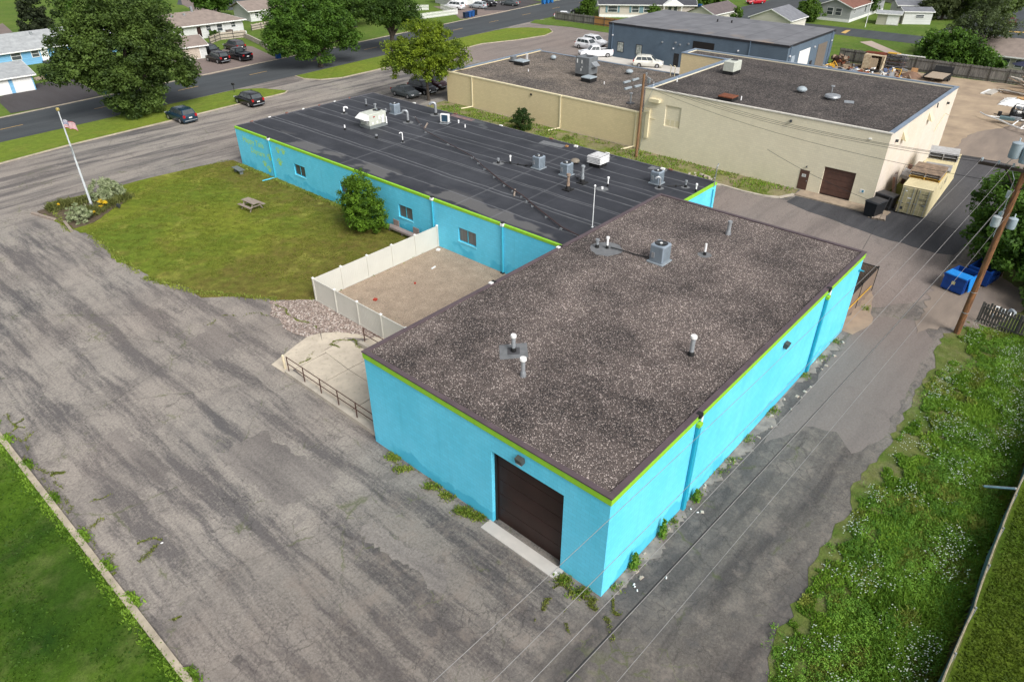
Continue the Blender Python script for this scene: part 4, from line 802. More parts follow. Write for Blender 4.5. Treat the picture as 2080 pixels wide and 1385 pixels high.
b=MB(); b.cyl(53.6,34.3,LR,LR+1.1,.09,n=8,m=0); b.cyl(53.6,34.3,LR+1.1,LR+1.18,.2,n=8,m=0); b.cyl(53.6,34.3,LR,LR+.1,.5,n=10,m=1); b.build('vent_pipe',[m_galv,M('dark_cement',(.07,.07,.075))],lr)
b=MB(); 
for x,y in((58.3,53.6),(59.2,41.9),(60.5,36.2)): b.cyl(x,y,LR,LR+.3,.06,n=6)
b.build('vent_stub',m_pvc,lr)
# roof equipment (tall)
TR=TH-.2
t=runit('rooftop_unit','pale boxy packaged unit on the dark roof of the tall cream section','rooftop unit',62.8,27.0,TR,1.9,1.3,1.05,.35,m_beigeunit,R(0)); b=MB(); b.lathe(.35,0,[(.4,1.42),(.4,1.45),(.3,1.45)],12); b.build('fan',m_acd,t)
t=runit('roof_hatch','rusty square roof hatch near the front edge of the tall cream section','roof hatch',51.9,21.9,TR,1.4,1.6,.14,.3,m_rust)
dome(59.6,17.5,TR,.52,'round shiny dome vent on the dark tall roof, left of the turbine')
t=thing('turbine_vent','dented shiny turbine vent with small mast behind it on the dark tall roof','roof vent',(59.0,14.1,TR),world=False); b=MB(); b.lathe(0,0,[(.45,0),(.5,.15),(.78,.25),(.72,.42),(.4,.5),(.1,.52)],14); b.build('turbine',m_galv,t,smooth=True); b=MB(); b.cyl(1.3,.6,0,.9,.06,n=6); b.cyl(1.3,.6,.9,1.0,.2,n=10); b.build('cap_pipe',m_galv,t)
b=MB(); b.rbox((59.0,12.4,TR+.02),(1.0,.9,.03),.3); b.build('roof_patch',m_galv,tr)
b=MB(); 
for x,y in((64.8,27.6),(52.6,20.8),(55.2,29.6)): b.cyl(x,y,TR,TR+.4,.06,n=6)
b.build('vent_stub',m_pvc,tr)
# ================================================================== slate blue building
SB=thing('slate_building','long slate blue commercial building with grey roof behind the cream building','building',(98,46,0))
SX0,SX1,SY0,SY1,SH=89.2,107,31.1,62.1,5.4
b=MB(); b.box(SX0,SX1,SY0,SY1,0,SH-.3); sw=b.build('wall',m_bg,SB)
b=MB(); b.box(SX0-.08,SX1+.08,SY0-.08,SY1+.08,SH-.298,SH-.02); b.build('fascia',m_bgtrim,SB)
m_rg=NT('grey_roll_roof'); X,Y,Z=m_rg.xyz(); c=m_rg.mix(m_rg.mr(m_rg.noise(.35,6,.6),.38,.62),(.13,.132,.142),(.175,.176,.188)); 
d=m_rg.mr(m_rg.ma('ABSOLUTE',m_rg.ma('SUBTRACT',m_rg.ma('FRACT',m_rg.ma('MULTIPLY',Y,.21)),.5)),.01,.03,.5,0); c=m_rg.mix(d,c,(.06,.062,.072))
c=m_rg.mix(m_rg.ma('MULTIPLY',m_rg.ma('MULTIPLY',m_rg.mr(m_rg.noise(.3,4,.6),.5,.62),m_rg.mr(X,-8.5,-5,1,0)),.7),c,(.26,.20,.15)); m_rg=m_rg.done(c,.7)
b=MB(); b.box(SX0+.0,SX1-.0,SY0+.0,SY1-.0,SH-.019,SH+.02); b.build('roof',m_rg,SB)
def wbox(y0,y1,z0,z1,mat,name,par,x=SX0,fr=m_bgtrim,f=.09):
    b=MB(); b.box(x-.06,x-.002,y0,y1,z0,z1); o=b.build(name,fr,par); g=MB(); g.box(x-.075,x-.061,y0+f,y1-f,z0+f,z1-f); g.build('pane',mat,o)
wbox(58.9,60.15,1.0,2.6,m_glassc,'window',SB); wbox(55.3,56.45,1.05,2.6,m_glassc,'window',SB)
b=MB(); b.box(SX0-.05,SX0-.002,42.6,46.2,1.2,4.3); b.build('garage_door',M('dark_garage_door',(.016,.014,.014),rough=.5),SB)
b=MB(); b.box(SX0-.04,SX0-.002,48.4,49.3,0,2.1); b.build('door',m_black,SB)
b=MB(); b.box(93.6,97.6,SY0-.05,SY0-.002,0,4.0); b.build('garage_door',M('white_garage_door',(.75,.76,.74),rough=.5),SB)
b=MB(); b.box(100.9,104.5,SY0-.05,SY0-.002,0,3.95); b.build('garage_door',M('taupe_garage_door',(.17,.145,.12),rough=.5),SB)
b=MB(); b.box(98.5,99.4,SY0-.05,SY0-.002,0,1.9); b.build('door',m_bgtrim,SB)
b=MB(); b.box(90.9,92.1,SY0-.03,SY0-.002,2.3,3.7); b.build('panel',M('pale_blue_panel',(.3,.36,.42)),SB)
b=MB()
for y,z in((51.6,3.7),(49.2,3.9),(48.4,3.7),(46.9,4.0)): b.rbox((SX0-.12,y,z-.2),(.22,.22,.2))
for y,z in((61.2,3.6),(49.5,2.9),(38.6,3.9)): b.rbox((SX0-.12,y,z-.1),(.18,.18,.2),0,1)
for x in(89.9,99.2,106): b.rbox((x,SY0-.12,3.9),(.25,.2,.2),0,1)
b.build('wall_lamp',[m_galv,m_lamp],sw)
for y in (61.3,36.9):
    b=MB(); b.box(SX0-.12,SX0-.002,y-.07,y+.07,0,SH-.1); b.build('downspout',M('slate_spout',(.11,.16,.22)),SB)
for x in(90,105.8):
    b=MB(); b.box(x-.07,x+.07,SY0-.12,SY0-.002,0,SH-.1); b.build('downspout',MC['slate_spout'],SB)
b=MB(); 
for x,y in((101,48.5),(101.5,46.2)): b.cyl(x,y,SH,SH+.4,.12,.12,6)
b.build('vent_pipe',m_black,SB)
print('buildings ok')
# ================================================================== vegetation
L_dark=leafm('leaf_dark',(.014,.034,.007),(.095,.175,.025))
L_mid=leafm('leaf_mid',(.018,.048,.008),(.11,.215,.025))
L_yel=leafm('leaf_yellow',(.020,.052,.009),(.26,.34,.022),ns=.4)
L_olive=leafm('leaf_olive',(.030,.045,.018),(.12,.16,.065),ns=.3)
L_bright=leafm('leaf_bright',(.03,.07,.01),(.12,.21,.025))
L_spruce=leafm('needle_spruce',(.010,.018,.009),(.05,.065,.028))
L_conif=leafm('needle_green',(.015,.035,.01),(.06,.11,.02))
L_cream=leafm('leaf_cream',(.10,.14,.05),(.42,.46,.28),ns=2,back=.2)
L_will=leafm('leaf_willow',(.05,.09,.02),(.16,.22,.06))
m_bark=M('bark',(.075,.06,.048),(.04,.033,.027),scale=3,stretch=(5,5,.8),rough=.95,bump=.5)
def leaves(C,r,per,size,rs,flat=.6):
    """leaf cards: C clump centres (n,3), r clump radii, per leaves per clump"""
    n=len(C); N=n*per; cc=np.repeat(C,per,0); rr=np.repeat(r,per)[:,None]
    d=rs.normal(size=(N,3)); d/=np.linalg.norm(d,axis=1)[:,None]; p=cc+d*rr*(rs.rand(N,1)**.45)*np.array([1,1,.75])
    nrm=d*.7+rs.normal(size=(N,3))*.5+np.array([0,0,flat]); nrm/=np.linalg.norm(nrm,axis=1)[:,None]
    t=np.cross(nrm,rs.normal(size=(N,3))); t/=np.linalg.norm(t,axis=1)[:,None]; b_=np.cross(nrm,t)
    s=size*(.55+.9*rs.rand(N,1)); a=t*s; b_=b_*s*.55
    V=np.stack([p-a,p+b_,p+a,p-b_],1).reshape(-1,3); F=np.arange(N*4).reshape(N,4); return V,F
def crown(ells,nc,per,cr,size,seed,shell=.55,low=None):
    rs=np.random.RandomState(seed); vol=np.array([e[3]*e[4]*e[5] for e in ells])**.67; vol=vol/vol.sum(); C=[]; r=[]
    for e,v in zip(ells,vol):
        k=max(3,int(nc*v)); d=rs.normal(size=(k,3)); d/=np.linalg.norm(d,axis=1)[:,None]; q=shell+(1-shell)*rs.rand(k,1)**.6
        q*=1+.16*rs.normal(size=(k,1)); C.append(np.array(e[:3])+d*q*np.array(e[3:6])); r.append(cr*(.6+.8*rs.rand(k)))
    C=np.concatenate(C); r=np.concatenate(r)
    if low is not None: k=C[:,2]>low; C=C[k]; r=r[k]
    return leaves(C,r,per,size,rs)
def tree(name,label,cat,loc,ells,nc,per,cr,size,mat,seed,trunk=.3,th=None,limbs=4,group=None,low=.6,shell=.5):
    t=thing(name,label,cat,(loc[0],loc[1],0),group=group,world=False)
    V,F=crown(ells,nc,per,cr,size,seed,shell,low); npmesh('crown',V,F,mat,t)
    rr=random.Random(seed); th=th or min(e[2]-e[5] for e in ells)+1.0
    b=MB(); b.tube([(0,0,-.05),(.05,.03,.5),(.1*rr.uniform(-1,1),.1*rr.uniform(-1,1),th)],[trunk*1.35,trunk,trunk*.75],9)
    for e in (ells*3)[:limbs]:
        ex,ey,ez=e[0]+rr.uniform(-.4,.4)*e[3],e[1]+rr.uniform(-.4,.4)*e[4],e[2]+rr.uniform(-.1,.4)*e[5]
        b.tube([(0,0,th*.85),(ex*.35,ey*.35,th+(ez-th)*.45),(ex*.8,ey*.8,th+(ez-th)*.8),(ex,ey,ez)],[trunk*.55,trunk*.4,trunk*.22,trunk*.08],6)
    b.build('trunk',m_bark,t); return t
tree('big_tree','huge dark leafy tree with crown to the ground on the grass strip behind the flagpole','tree',(19.6,86.2),
 [(0,0,7.5,5.0,5.0,5.0),(-3.5,1,8.6,4.0,3.6,3.0),(-5.5,2,6.5,3,2.6,1.9),(3.6,-.8,8.5,3.8,3.4,3.6),(5.4,-1.2,5.6,3.0,2.5,2.6),(0,0,3.2,3.6,3.2,3.0),(-1.5,1,12,3.6,3.4,2.8),(2.3,0,11.6,3.6,3.4,2.8),(.5,-.3,1.5,2.6,2.2,1.5),(-2,-2,5.5,2.4,2,2.4),(7.2,-1.4,4.1,1.6,1.4,1.4)],620,150,.95,.16,leafm('leaf_locust',(.012,.028,.008),(.13,.20,.040),ns=.33),11,.55,3.2,8,low=.3)
tree('maple_tree','dense green maple tree beside the road, left of the forked tree','tree',(51.9,92.2),
 [(0,0,6.6,4.0,3.8,3.0),(-4.2,1,6.3,3.2,3,2.8),(-6,1.8,4.6,2.1,2,2.2),(3.4,-1,6.2,2.8,2.6,2.2),(.2,.6,9,3.6,3.4,2.4),(4.8,-1.4,3.9,1.9,1.8,1.6),(-2.6,-.5,3.6,2.2,1.9,1.6),(.1,-.6,2.6,1.5,1.4,1.6),(-3.5,2,8.6,2.8,2.8,2.0)],460,140,.9,.165,L_mid,12,.4,2.6,8,low=.6)
tree('forked_tree','round green tree with bare forked trunk beside the road right of the maple','tree',(67.2,92.2),
 [(-1.6,.6,7.0,3.6,3.2,2.4),(1.8,-.4,6.6,3.2,3,2.4),(0,.5,9,3.8,3.4,2.2),(3.8,-1,5.0,1.8,1.8,1.5),(-3.6,1.5,8,2.6,2.4,2.0)],320,130,.9,.16,L_dark,13,.45,3.0,8,low=3.4)
tree('honey_locust','tree with yellow green feathery foliage standing between the parked cars and the cream wall','tree',(49.1,63.6),
 [(-.3,.2,5.8,3.6,3.4,2.0),(1.6,-1,7.0,2.8,2.6,1.7),(-1.8,1.4,6.8,2.6,2.4,1.6),(.5,0,8.6,2.6,2.3,1.4),(3.0,-2.2,5.4,2.0,1.8,1.4),(-3.2,2.2,4.9,1.9,1.8,1.3),(.2,-.4,4.0,2.6,2.4,1.1)],300,120,.75,.13,L_yel,14,.2,3.4,8,low=2.7,shell=.45)
t=tree('evergreen_shrub','tall bushy dark green shrub against the turquoise wall','shrub',(16.7,36.5),
 [(0,0,1.6,1.55,1.75,1.5),(-.1,.2,3.0,1.35,1.5,1.5),(.1,-.5,1.3,1.5,1.6,1.2),(0,.3,4.2,.9,1.0,.85),(0,.9,2.5,.8,.9,.9),(0,-1.3,2.4,.9,.7,.9)],380,60,.34,.085,leafm('leaf_shrub',(.02,.055,.006),(.15,.27,.02),ns=1.2),15,.10,1.2,4,low=.1,shell=.75)
t=tree('conifer_bush','small dark green rounded conifer bush in the weedy strip by the tan wall','bush',(47.4,45.3),[(0,0,.9,1.3,1.4,.9),(0,0,1.7,.95,1.0,.7),(.1,.2,2.2,.5,.5,.35)],110,60,.3,.08,L_conif,16,.08,.8,3,low=.05,shell=.7)
tree('leafy_tree','large dark green tree overhanging the alley behind the utility pole','tree',(45.2,-7.2),
 [(0,0,4.2,3.8,3.6,3.0),(-3,1.0,3.0,2.4,2.5,2.2),(1.5,2.4,4.2,2.8,2.4,2.2),(2.6,-3,5,3.6,3,3.0),(-3.2,-2.0,2.6,2.2,2.2,2.0),(-.5,2.7,2.4,1.9,1.7,1.5)],420,110,.8,.16,L_mid,17,.35,1.8,6,low=.25)
tree('overgrown_bush','dark tangled bush behind the old board fence right of the utility pole','bush',(39.5,-9.8),[(0,0,1.1,2.3,1.8,1.2),(-1.8,-1.5,.9,1.6,1.6,.9),(2.2,-1,1.3,1.8,1.6,1.2)],180,70,.5,.12,L_dark,18,.1,.6,3,low=.1)
tree('spruce_tree','dark drooping spruce behind the light blue house at the top left','tree',(29.2,146.5),[(0,0,1.8,2.9,2.9,1.6),(0,0,4,2.5,2.5,1.8),(0,0,6.6,2.0,2.0,1.9),(0,0,9.2,1.5,1.5,1.8),(0,0,12,.9,.9,1.7)],190,70,.7,.2,L_spruce,19,.3,3,3,low=.3,shell=.6)
bt=0
for (x,y,h,rr_,m,lab,s_) in [(40.5,150,9,5.2,L_mid,'wide bright green tree behind the light blue house, right of the spruce',21),(47,142,8,3.6,L_dark,'dark green tree behind the brown-roofed white house at its left end',22),(79,118,8.5,4.2,L_dark,'dark tree across the road between the maple and the picket fence',23),(88,128,8,4,L_olive,'greyish green tree near the left end of the white picket fence',24),(66,152,7,4.0,L_mid,'dark green tree at the top edge behind the brown-roofed house',25),(86,143,8,5,L_mid,'green tree at the top edge above the forked tree',26)]:
    tree('background_tree',lab,'tree',(x,y),[(0,0,h*.62,rr_,rr_,h*.36),(rr_*.5,-.5,h*.5,rr_*.6,rr_*.6,h*.25),(-rr_*.5,.5,h*.7,rr_*.6,rr_*.6,h*.25)],130,80,1.1,.28,m,s_,.3,None,4,group='trees behind the houses across the road')
tree('wispy_tree','thin wispy tree rising over the backyard thicket near the brown-roofed sheds','tree',(122,14.0),[(0,0,6.8,2.9,3.6,2.8),(1.0,-1,9.6,2.0,2.5,2.0),(0,2,5,3,3,2.0),(0,-3.2,6,2.4,2.8,1.5)],190,42,.9,.17,L_olive,31,.14,2,9,low=1.0,shell=.3)
tree('thicket_bush','broad dark green bush along the far side of the backyard fence','bush',(115.2,15.8),[(0,-1.2,2.4,2.6,3.0,2.4),(0,2.4,2.8,2.4,2.3,2.6),(.5,-3.8,2.2,2.2,2.4,2.1),(0,-6,1.6,1.8,1.8,1.5),(.4,.4,4.6,2.0,2.6,1.5)],300,75,.8,.2,L_mid,32,.15,1,5,low=.2)
p=G(1652,44)
tree('round_bush','round dense green bush at the left corner of the grey house','bush',(147.0,50.5),[(0,0,1.8,2.4,2.6,1.9),(0,0,3.3,1.6,1.8,1.2)],150,70,.55,.17,L_bright,33,.12,1,4,low=.1)
tree('young_tree','young green tree in front of the beige house, behind the grey board fence','tree',(115.5,85.8),[(0,0,2.8,1.5,1.6,1.6),(.3,-.4,4.2,1.2,1.2,1.2)],100,70,.5,.16,L_bright,34,.1,1.6,4,low=.6)
tree('young_tree','small green tree in front of the beige house, right of the shuttered windows','tree',(119.8,71.8),[(0,0,2.3,1.4,1.6,1.3),(0,.4,3.3,.9,1.0,.8)],80,60,.45,.15,L_bright,35,.09,1.2,4,low=.5)
tree('sapling','small green sapling in the road gap behind the slate roof','tree',(128.5,58.0),[(0,0,2.6,1.0,1.1,.9),(0,.1,3.5,.6,.6,.6)],50,45,.4,.14,L_bright,36,.06,1.4,3,low=1)
tree('weeping_tree','weeping willow at the top right corner','tree',(172,22.5),[(0,0,6,5,5,4.5),(-1,4,4.5,3.5,4,3.5),(2,-3,5,4,4,4)],240,80,1.2,.3,L_will,37,.4,3,5,low=.3)
tree('background_tree','dark green tree left of the weeping willow at the top right','tree',(168,29.5),[(0,0,3.6,3.2,2.8,3.0),(-2.5,2,2.6,2,2.2,1.6)],140,80,1.0,.28,leafm('leaf_dull',(.025,.038,.015),(.09,.115,.035)),38,.3,None,4,group='trees behind the mobile homes')
tree('background_tree','dark tree at the top edge above the sheds','tree',(165,45),[(0,0,3.2,3,3,2.4)],80,70,1.0,.28,L_dark,39,.3,None,3,group='trees behind the mobile homes')
p=G(1425,12); tree('background_tree','small green bush cluster between the beige house and the red car','tree',(150,78),[(0,0,1.4,2.5,2.5,1.5),(4,-2,1.6,2.4,2.4,1.5)],120,60,.8,.25,L_bright,40,.2,None,3,group='trees behind the mobile homes')
tree('round_bush','dark clipped bush by the wall of the brown-roofed white house','bush',(53.0,127.6),[(0,0,.75,1.0,1.0,.85)],50,60,.35,.12,L_dark,41,.06,.4,2,low=.1)
# flower bed by the flagpole
b=MB(); b.prism(jag([(-.5,61.8),(3,62.5),(6.6,61.5),(6.2,58.6),(4.3,57.3),(1.5,55.4),(.3,55.3)],.4,.15,51),0,.09); setp(b.build('bed_soil',M('bed_soil',(.12,.09,.06),(.08,.06,.04),scale=3)),kind='structure')
tree('variegated_shrub','large round pale cream green shrub beside the flagpole','shrub',(5.0,60.2),[(0,0,.8,1.35,1.3,.95),(.5,-.3,.7,1.1,1.0,.75)],150,60,.25,.075,L_cream,52,.04,.4,3,low=.05,shell=.8)
tree('variegated_shrub','smaller pale cream green shrub at the lower tip of the flower bed','shrub',(1.25,56.7),[(0,0,.6,1.0,1.0,.7),(.5,.5,.4,.6,.6,.5)],90,60,.22,.07,L_cream,53,.04,.3,3,low=.05,shell=.8)
def tuft_patch(name,label,cat,pts,mat,h,wd,n,seed,kind='stuff',spread=.5):
    rs=np.random.RandomState(seed); pts=np.array(pts,float); k=rs.randint(0,len(pts),n); base=pts[k][:,:2]+rs.normal(size=(n,2))*spread
    return blades(name,label,cat,base,mat,h,wd,rs,kind)
def blades(name,label,cat,base,mat,h,wd,rs,kind='stuff',hs=None,mi=None,z0=.03):
    n=len(base); hh=(h*(.5+.9*rs.rand(n)))*(hs if hs is not None else 1); an=rs.rand(n)*2*PI; ln=hh*(.25+.6*rs.rand(n)); la=rs.rand(n)*2*PI
    w_=wd*(.6+.8*rs.rand(n)); dx=np.cos(an)*w_; dy=np.sin(an)*w_
    B=np.column_stack([base,np.full(n,z0)]); T=B+np.column_stack([np.cos(la)*ln,np.sin(la)*ln,hh]); Md=B+np.column_stack([np.cos(la)*ln*.35,np.sin(la)*ln*.35,hh*.6])
    V=np.stack([B-np.column_stack([dx,dy,dx*0])*.5,Md-np.column_stack([dx,dy,dx*0]),T,Md+np.column_stack([dx,dy,dx*0])],1).reshape(-1,3)
    F=np.arange(n*4).reshape(n,4); o=npmesh(name,V,F,mat,None,mi); return setp(o,label,cat,None,kind)
def vn(x,y,s,seed):
    rs=np.random.RandomState(seed); g=rs.rand(64,64); u=x/s; v=y/s; i=np.floor(u).astype(int); j=np.floor(v).astype(int); a=u-i; c=v-j; a=a*a*(3-2*a); c=c*c*(3-2*c)
    f=lambda p,q:g[p%64,q%64]; return (f(i,j)*(1-a)+f(i+1,j)*a)*(1-c)+(f(i,j+1)*(1-a)+f(i+1,j+1)*a)*c
Lg=leafm('weed_green',(.06,.135,.012),(.22,.36,.04),ns=.5,back=.3)
Lg2=leafm('grass_blade',(.12,.165,.025),(.30,.34,.07),ns=.4,back=.3)
Lw=M('white_blossom',(.62,.64,.55),(.5,.53,.4),scale=4)
rs=np.random.RandomState(5)
N=260000; x=rs.uniform(-8,34,N); y=rs.uniform(-11.45,-5.3,N)
edge=-5.45-.8*vn(x,y*0,1.3,3)-.5*vn(x,y*0,.35,4)-np.where(x<4,(4-x)*.25,0); dens=.35+.65*vn(x,y,1.1,6)*1.2+np.clip((-7.5-y)*.25,0,.6)
k=(y<edge)&(rs.rand(N)<dens)&(vn(x,y,.5,8)+np.clip((-7.4-y)*.28,-.35,1)>.28); x=x[k]; y=y[k]
tall=.35+1.15*vn(x,y,1.6,9)*np.clip((-5.6-y)/3,.15,1.25)
dist=np.hypot(x+16,y+9)
blades('wild_grass','tall wild weeds and grass between the alley and the screened fence','weeds',np.column_stack([x,y]),[Lg,Lg2],.20,.034,rs,hs=tall,mi=(vn(x,y,.9,12)+.25*rs.rand(len(x))>.82).astype(int))
# broad-leaved weeds, thickest towards the screened fence
cx_=rs.uniform(-6,33.5,5200); cy_=-5.9-5.4*rs.rand(5200)**.75; kk=(vn(cx_,cy_,1.5,71)+np.clip((-7.6-cy_)*.16,-.25,.35)>.48); cx_=cx_[kk]; cy_=cy_[kk]
V,F=leaves(np.column_stack([cx_,cy_,.06+.24*rs.rand(len(cx_))*np.clip((-5.6-cy_)/2.5,.2,1.3)]),.12+.20*rs.rand(len(cx_)),30,.033,rs,1.0)
setp(npmesh('leafy_weeds',V,F,leafm('weed_leaf',(.05,.125,.012),(.21,.38,.045),ns=.7,back=.3)),'low leafy weeds thickening toward the screened fence','weeds',None,'stuff')
# white flower heads
N=16000; fx=rs.uniform(-6,34,N); fy=rs.uniform(-11.2,-5.9,N); k=(vn(fx,fy,1.3,21)*.5+vn(fx,fy,.3,22)*.3+.2*rs.rand(N)>.60)&(fy<-6.2-np.where(fx<4,(4-fx)*.3,0)); fx=fx[k]; fy=fy[k]; n=len(fx); z=.22+.35*rs.rand(n); s_=.012+.024*rs.rand(n)
V=np.stack([np.column_stack([fx-s_,fy,z]),np.column_stack([fx,fy-s_,z+.01]),np.column_stack([fx+s_,fy,z]),np.column_stack([fx,fy+s_,z-.01])],1).reshape(-1,3)
setp(npmesh('wild_flowers',V,np.arange(n*4).reshape(n,4),Lw),'small white flowers scattered through the tall weeds','flowers',None,'stuff')
# weedy strip, edges and cracks
N=24000; x=rs.uniform(36.9,50,N); y=rs.uniform(12.6,61,N); k=(vn(x,y,1.5,31)*.6+vn(x,y,.6,32)*.4+np.where(x>48.6,.12,0)>.53)&((x<46)|(y>12.6))&~((y<20)&(x<46.4)); x=x[k];y=y[k]
blades('strip_weeds','patchy weeds growing between the low black roof and the tan wall','weeds',np.column_stack([x,y]),[Lg,Lg2],.20,.05,rs,mi=(rs.rand(len(x))>.6).astype(int))
def linepts(segs,n,sp):
    out=[]; 
    for _ in range(n):
        s_=segs[rs.randint(len(segs))]; t=rs.rand(); out.append((s_[0]+(s_[2]-s_[0])*t+rs.normal()*sp,s_[1]+(s_[3]-s_[1])*t+rs.normal()*sp))
    return np.array(out)
wl=[(x,random.uniform(-.08,-.3),x+random.uniform(.2,1.0),random.uniform(-.08,-.45)) for x in (.6,2.0,4.3,5.4,7.3,9.6,10.8,15.6,16.2,20.6,23,25.5,31,12.8)]
blades('wall_weeds','sparse weeds rooted in the broken strip along the long turquoise wall','weeds',linepts(wl,900,.16),[Lg,Lg2],.14,.03,rs,mi=(rs.rand(900)>.5).astype(int))
fw=[(-.15-.1*(i%2),y,-.35-.2*(i%3),y+.5) for i,y in enumerate((6.5,6.9,7.4,8.6,9.6,11.6,12.6,1.4,.5))]
blades('front_weeds','dry yellowish weeds along the foot of the garage door wall','weeds',linepts(fw,2600,.14),[Lg2,Lg],.12,.035,rs,mi=(rs.rand(2600)>.7).astype(int))
for i,(x,y,h) in enumerate([(4.35,-.28,1.15),(2.1,-.25,.95),(7.35,-.3,.75)]):
    V,F=leaves(np.array([[0,0,h*(.15+.2*q)] for q in range(5)]),np.array([.22,.24,.2,.16,.1]),34,.085,rs,.2)
    o=thing('tall_weed',['tall leafy weed against the turquoise wall, nearest the green downspout corner gap','leafy weed growing at the foot of the near corner of the long turquoise wall','leafy weed growing right beside the foot of the near downspout'][i],'weed',(x,y,.03),group='tall weeds along the turquoise wall',world=False); npmesh('leaves',V,F,Lg,o); b=MB(); b.tube([(0,0,0),(.03,0,h*.9)],.012,5); b.build('stem',Lg,o)
cr=[]
def crk(px,n=1):
    P=[G(*q) for q in px]; cr.extend([(*a,*c) for a,c in zip(P[:-1],P[1:])]*n)
crk([(1135,1205),(1108,1235),(1080,1265)],3); crk([(1200,1215),(1212,1240),(1240,1270),(1243,1330)],2); crk([(1225,1212),(1262,1245),(1250,1272)],2); crk([(1142,1240),(1160,1275)]); crk([(90,982),(130,962)],2); crk([(220,1180),(310,1118)],3); crk([(330,1280),(400,1222)],3); crk([(175,1070),(225,1058)],1); crk([(145,1035),(230,1000)]); crk([(270,1110),(330,1090)])
crk([(565,620),(590,640),(640,668)],3); crk([(950,1050),(985,1052)],3); crk([(940,1035),(965,1048)],2); crk([(790,925),(900,1000)],1); crk([(80,975),(180,1090)],2); crk([(60,890),(40,850)],2); crk([(0,845),(40,900),(90,960),(170,1065)],2); crk([(180,1090),(240,1170)],1)
crk([(1150,1190),(1195,1215)],3); crk([(680,690),(690,712)],2); crk([(1120,1205),(1160,1180)],3)
crk([(640,690),(690,690),(740,705)],2); crk([(610,735),(690,690)]); crk([(618,730),(635,728)]); crk([(420,660),(470,640),(560,640)],1)
Lo=leafm('weed_olive',(.07,.085,.02),(.16,.17,.05),ns=.5,back=.2)
crp=linepts(cr,11000,.05); crp=crp+np.column_stack([vn(crp[:,0],crp[:,1],.7,61)-.5,vn(crp[:,0],crp[:,1],.7,62)-.5])*.7; kk=vn(crp[:,0],crp[:,1],.45,63)>.42
blades('crack_weeds','thin lines of green weeds growing in cracks of the old asphalt','weeds',crp[kk],[Lo,Lg2],.055,.03,rs,mi=(rs.rand(kk.sum())>.5).astype(int))
# grass fringe along kerbs and lawn edges
seg=[(-13.4,y,-13.4,y+2) for y in range(-10,39,2)]+[(-12.95,y,-12.95,y+.8) for y in (5,9,14,16.5,19,22.5,26,29,31,33)]
blades('kerb_grass','fringe of grass along the concrete kerb of the left lawn','grass',linepts(seg,9000,.12),Lg,.13,.04,rs)
seg=[(18.3,y,18.3,y+2.5) for y in range(30,60,3)]+[(6.7,29.6,18,29.6)]+[(-.3,55,.9,63.3),(.2,43,.6,53),(1.6,37,.2,42),(5,31.5,1.6,37)]
blades('lawn_fringe','longer grass along the edges of the front lawn','grass',linepts(seg,9000,.16),Lg2,.12,.04,rs)
N=42000; x=rs.uniform(-30,-13.4,N); y=rs.uniform(-5,38,N); k=vn(x,y,1.6,41)>.42; x=x[k]; y=y[k]
blades('lawn_tufts','uneven tufts in the dark green left lawn','grass',np.column_stack([x,y]),leafm('tuft_left',(.02,.06,.007),(.075,.15,.014)),.10,.05,rs)  # dark greens close to the lawn's own grass colours
N=60000; x=rs.uniform(.6,18.3,N); y=rs.uniform(30,62,N); k=(vn(x,y,1.2,81)*.5+vn(x,y,.4,82)*.5>.45)&(y>30+np.clip(9-x,0,9)*1.5+np.where(x<1.5,8,0))&~((x<6.8)&(y>55)); x=x[k]; y=y[k]
blades('turf_tufts','short uneven turf over the front lawn','grass',np.column_stack([x,y]),leafm('turf_blade',(.10,.125,.015),(.20,.225,.035),ns=.25),.045,.05,rs,z0=.045)
N=40000; x=rs.uniform(2,24,N); y=rs.uniform(-18,-11.9,N)
blades('right_tufts','short turf on the lawn beyond the screened fence','grass',np.column_stack([x,y]),leafm('turf_right',(.035,.07,.008),(.10,.145,.015),ns=.3),.06,.045,rs)
# flower bed plants
pts=[(.6,61),(1.5,61.5),(2.3,60.8),(2.2,58.2),(3.8,58.0),(5,58.6),(3.6,60.8),(2.6,57.3),(5.8,59)]
blades('bed_plants','green leafy plants filling the flower bed round the flagpole','plants',linepts([(a[0],a[1],a[0]+.4,a[1]) for a in pts],2600,.38),Lo,.5,.045,rs)
V,F=leaves(np.array([[3.75,58.1,.75],[3.95,57.7,.7],[3.5,57.6,.45],[1.1,60.9,.5],[2.6,56.9,.4]]),np.array([.28,.24,.2,.12,.12]),70,.06,rs); setp(npmesh('yellow_flowers',V,F,M('yellow_petal',(.75,.50,.02),rough=.6)),'cluster of yellow flowers at the foot of the flagpole','flowers',None,'stuff')
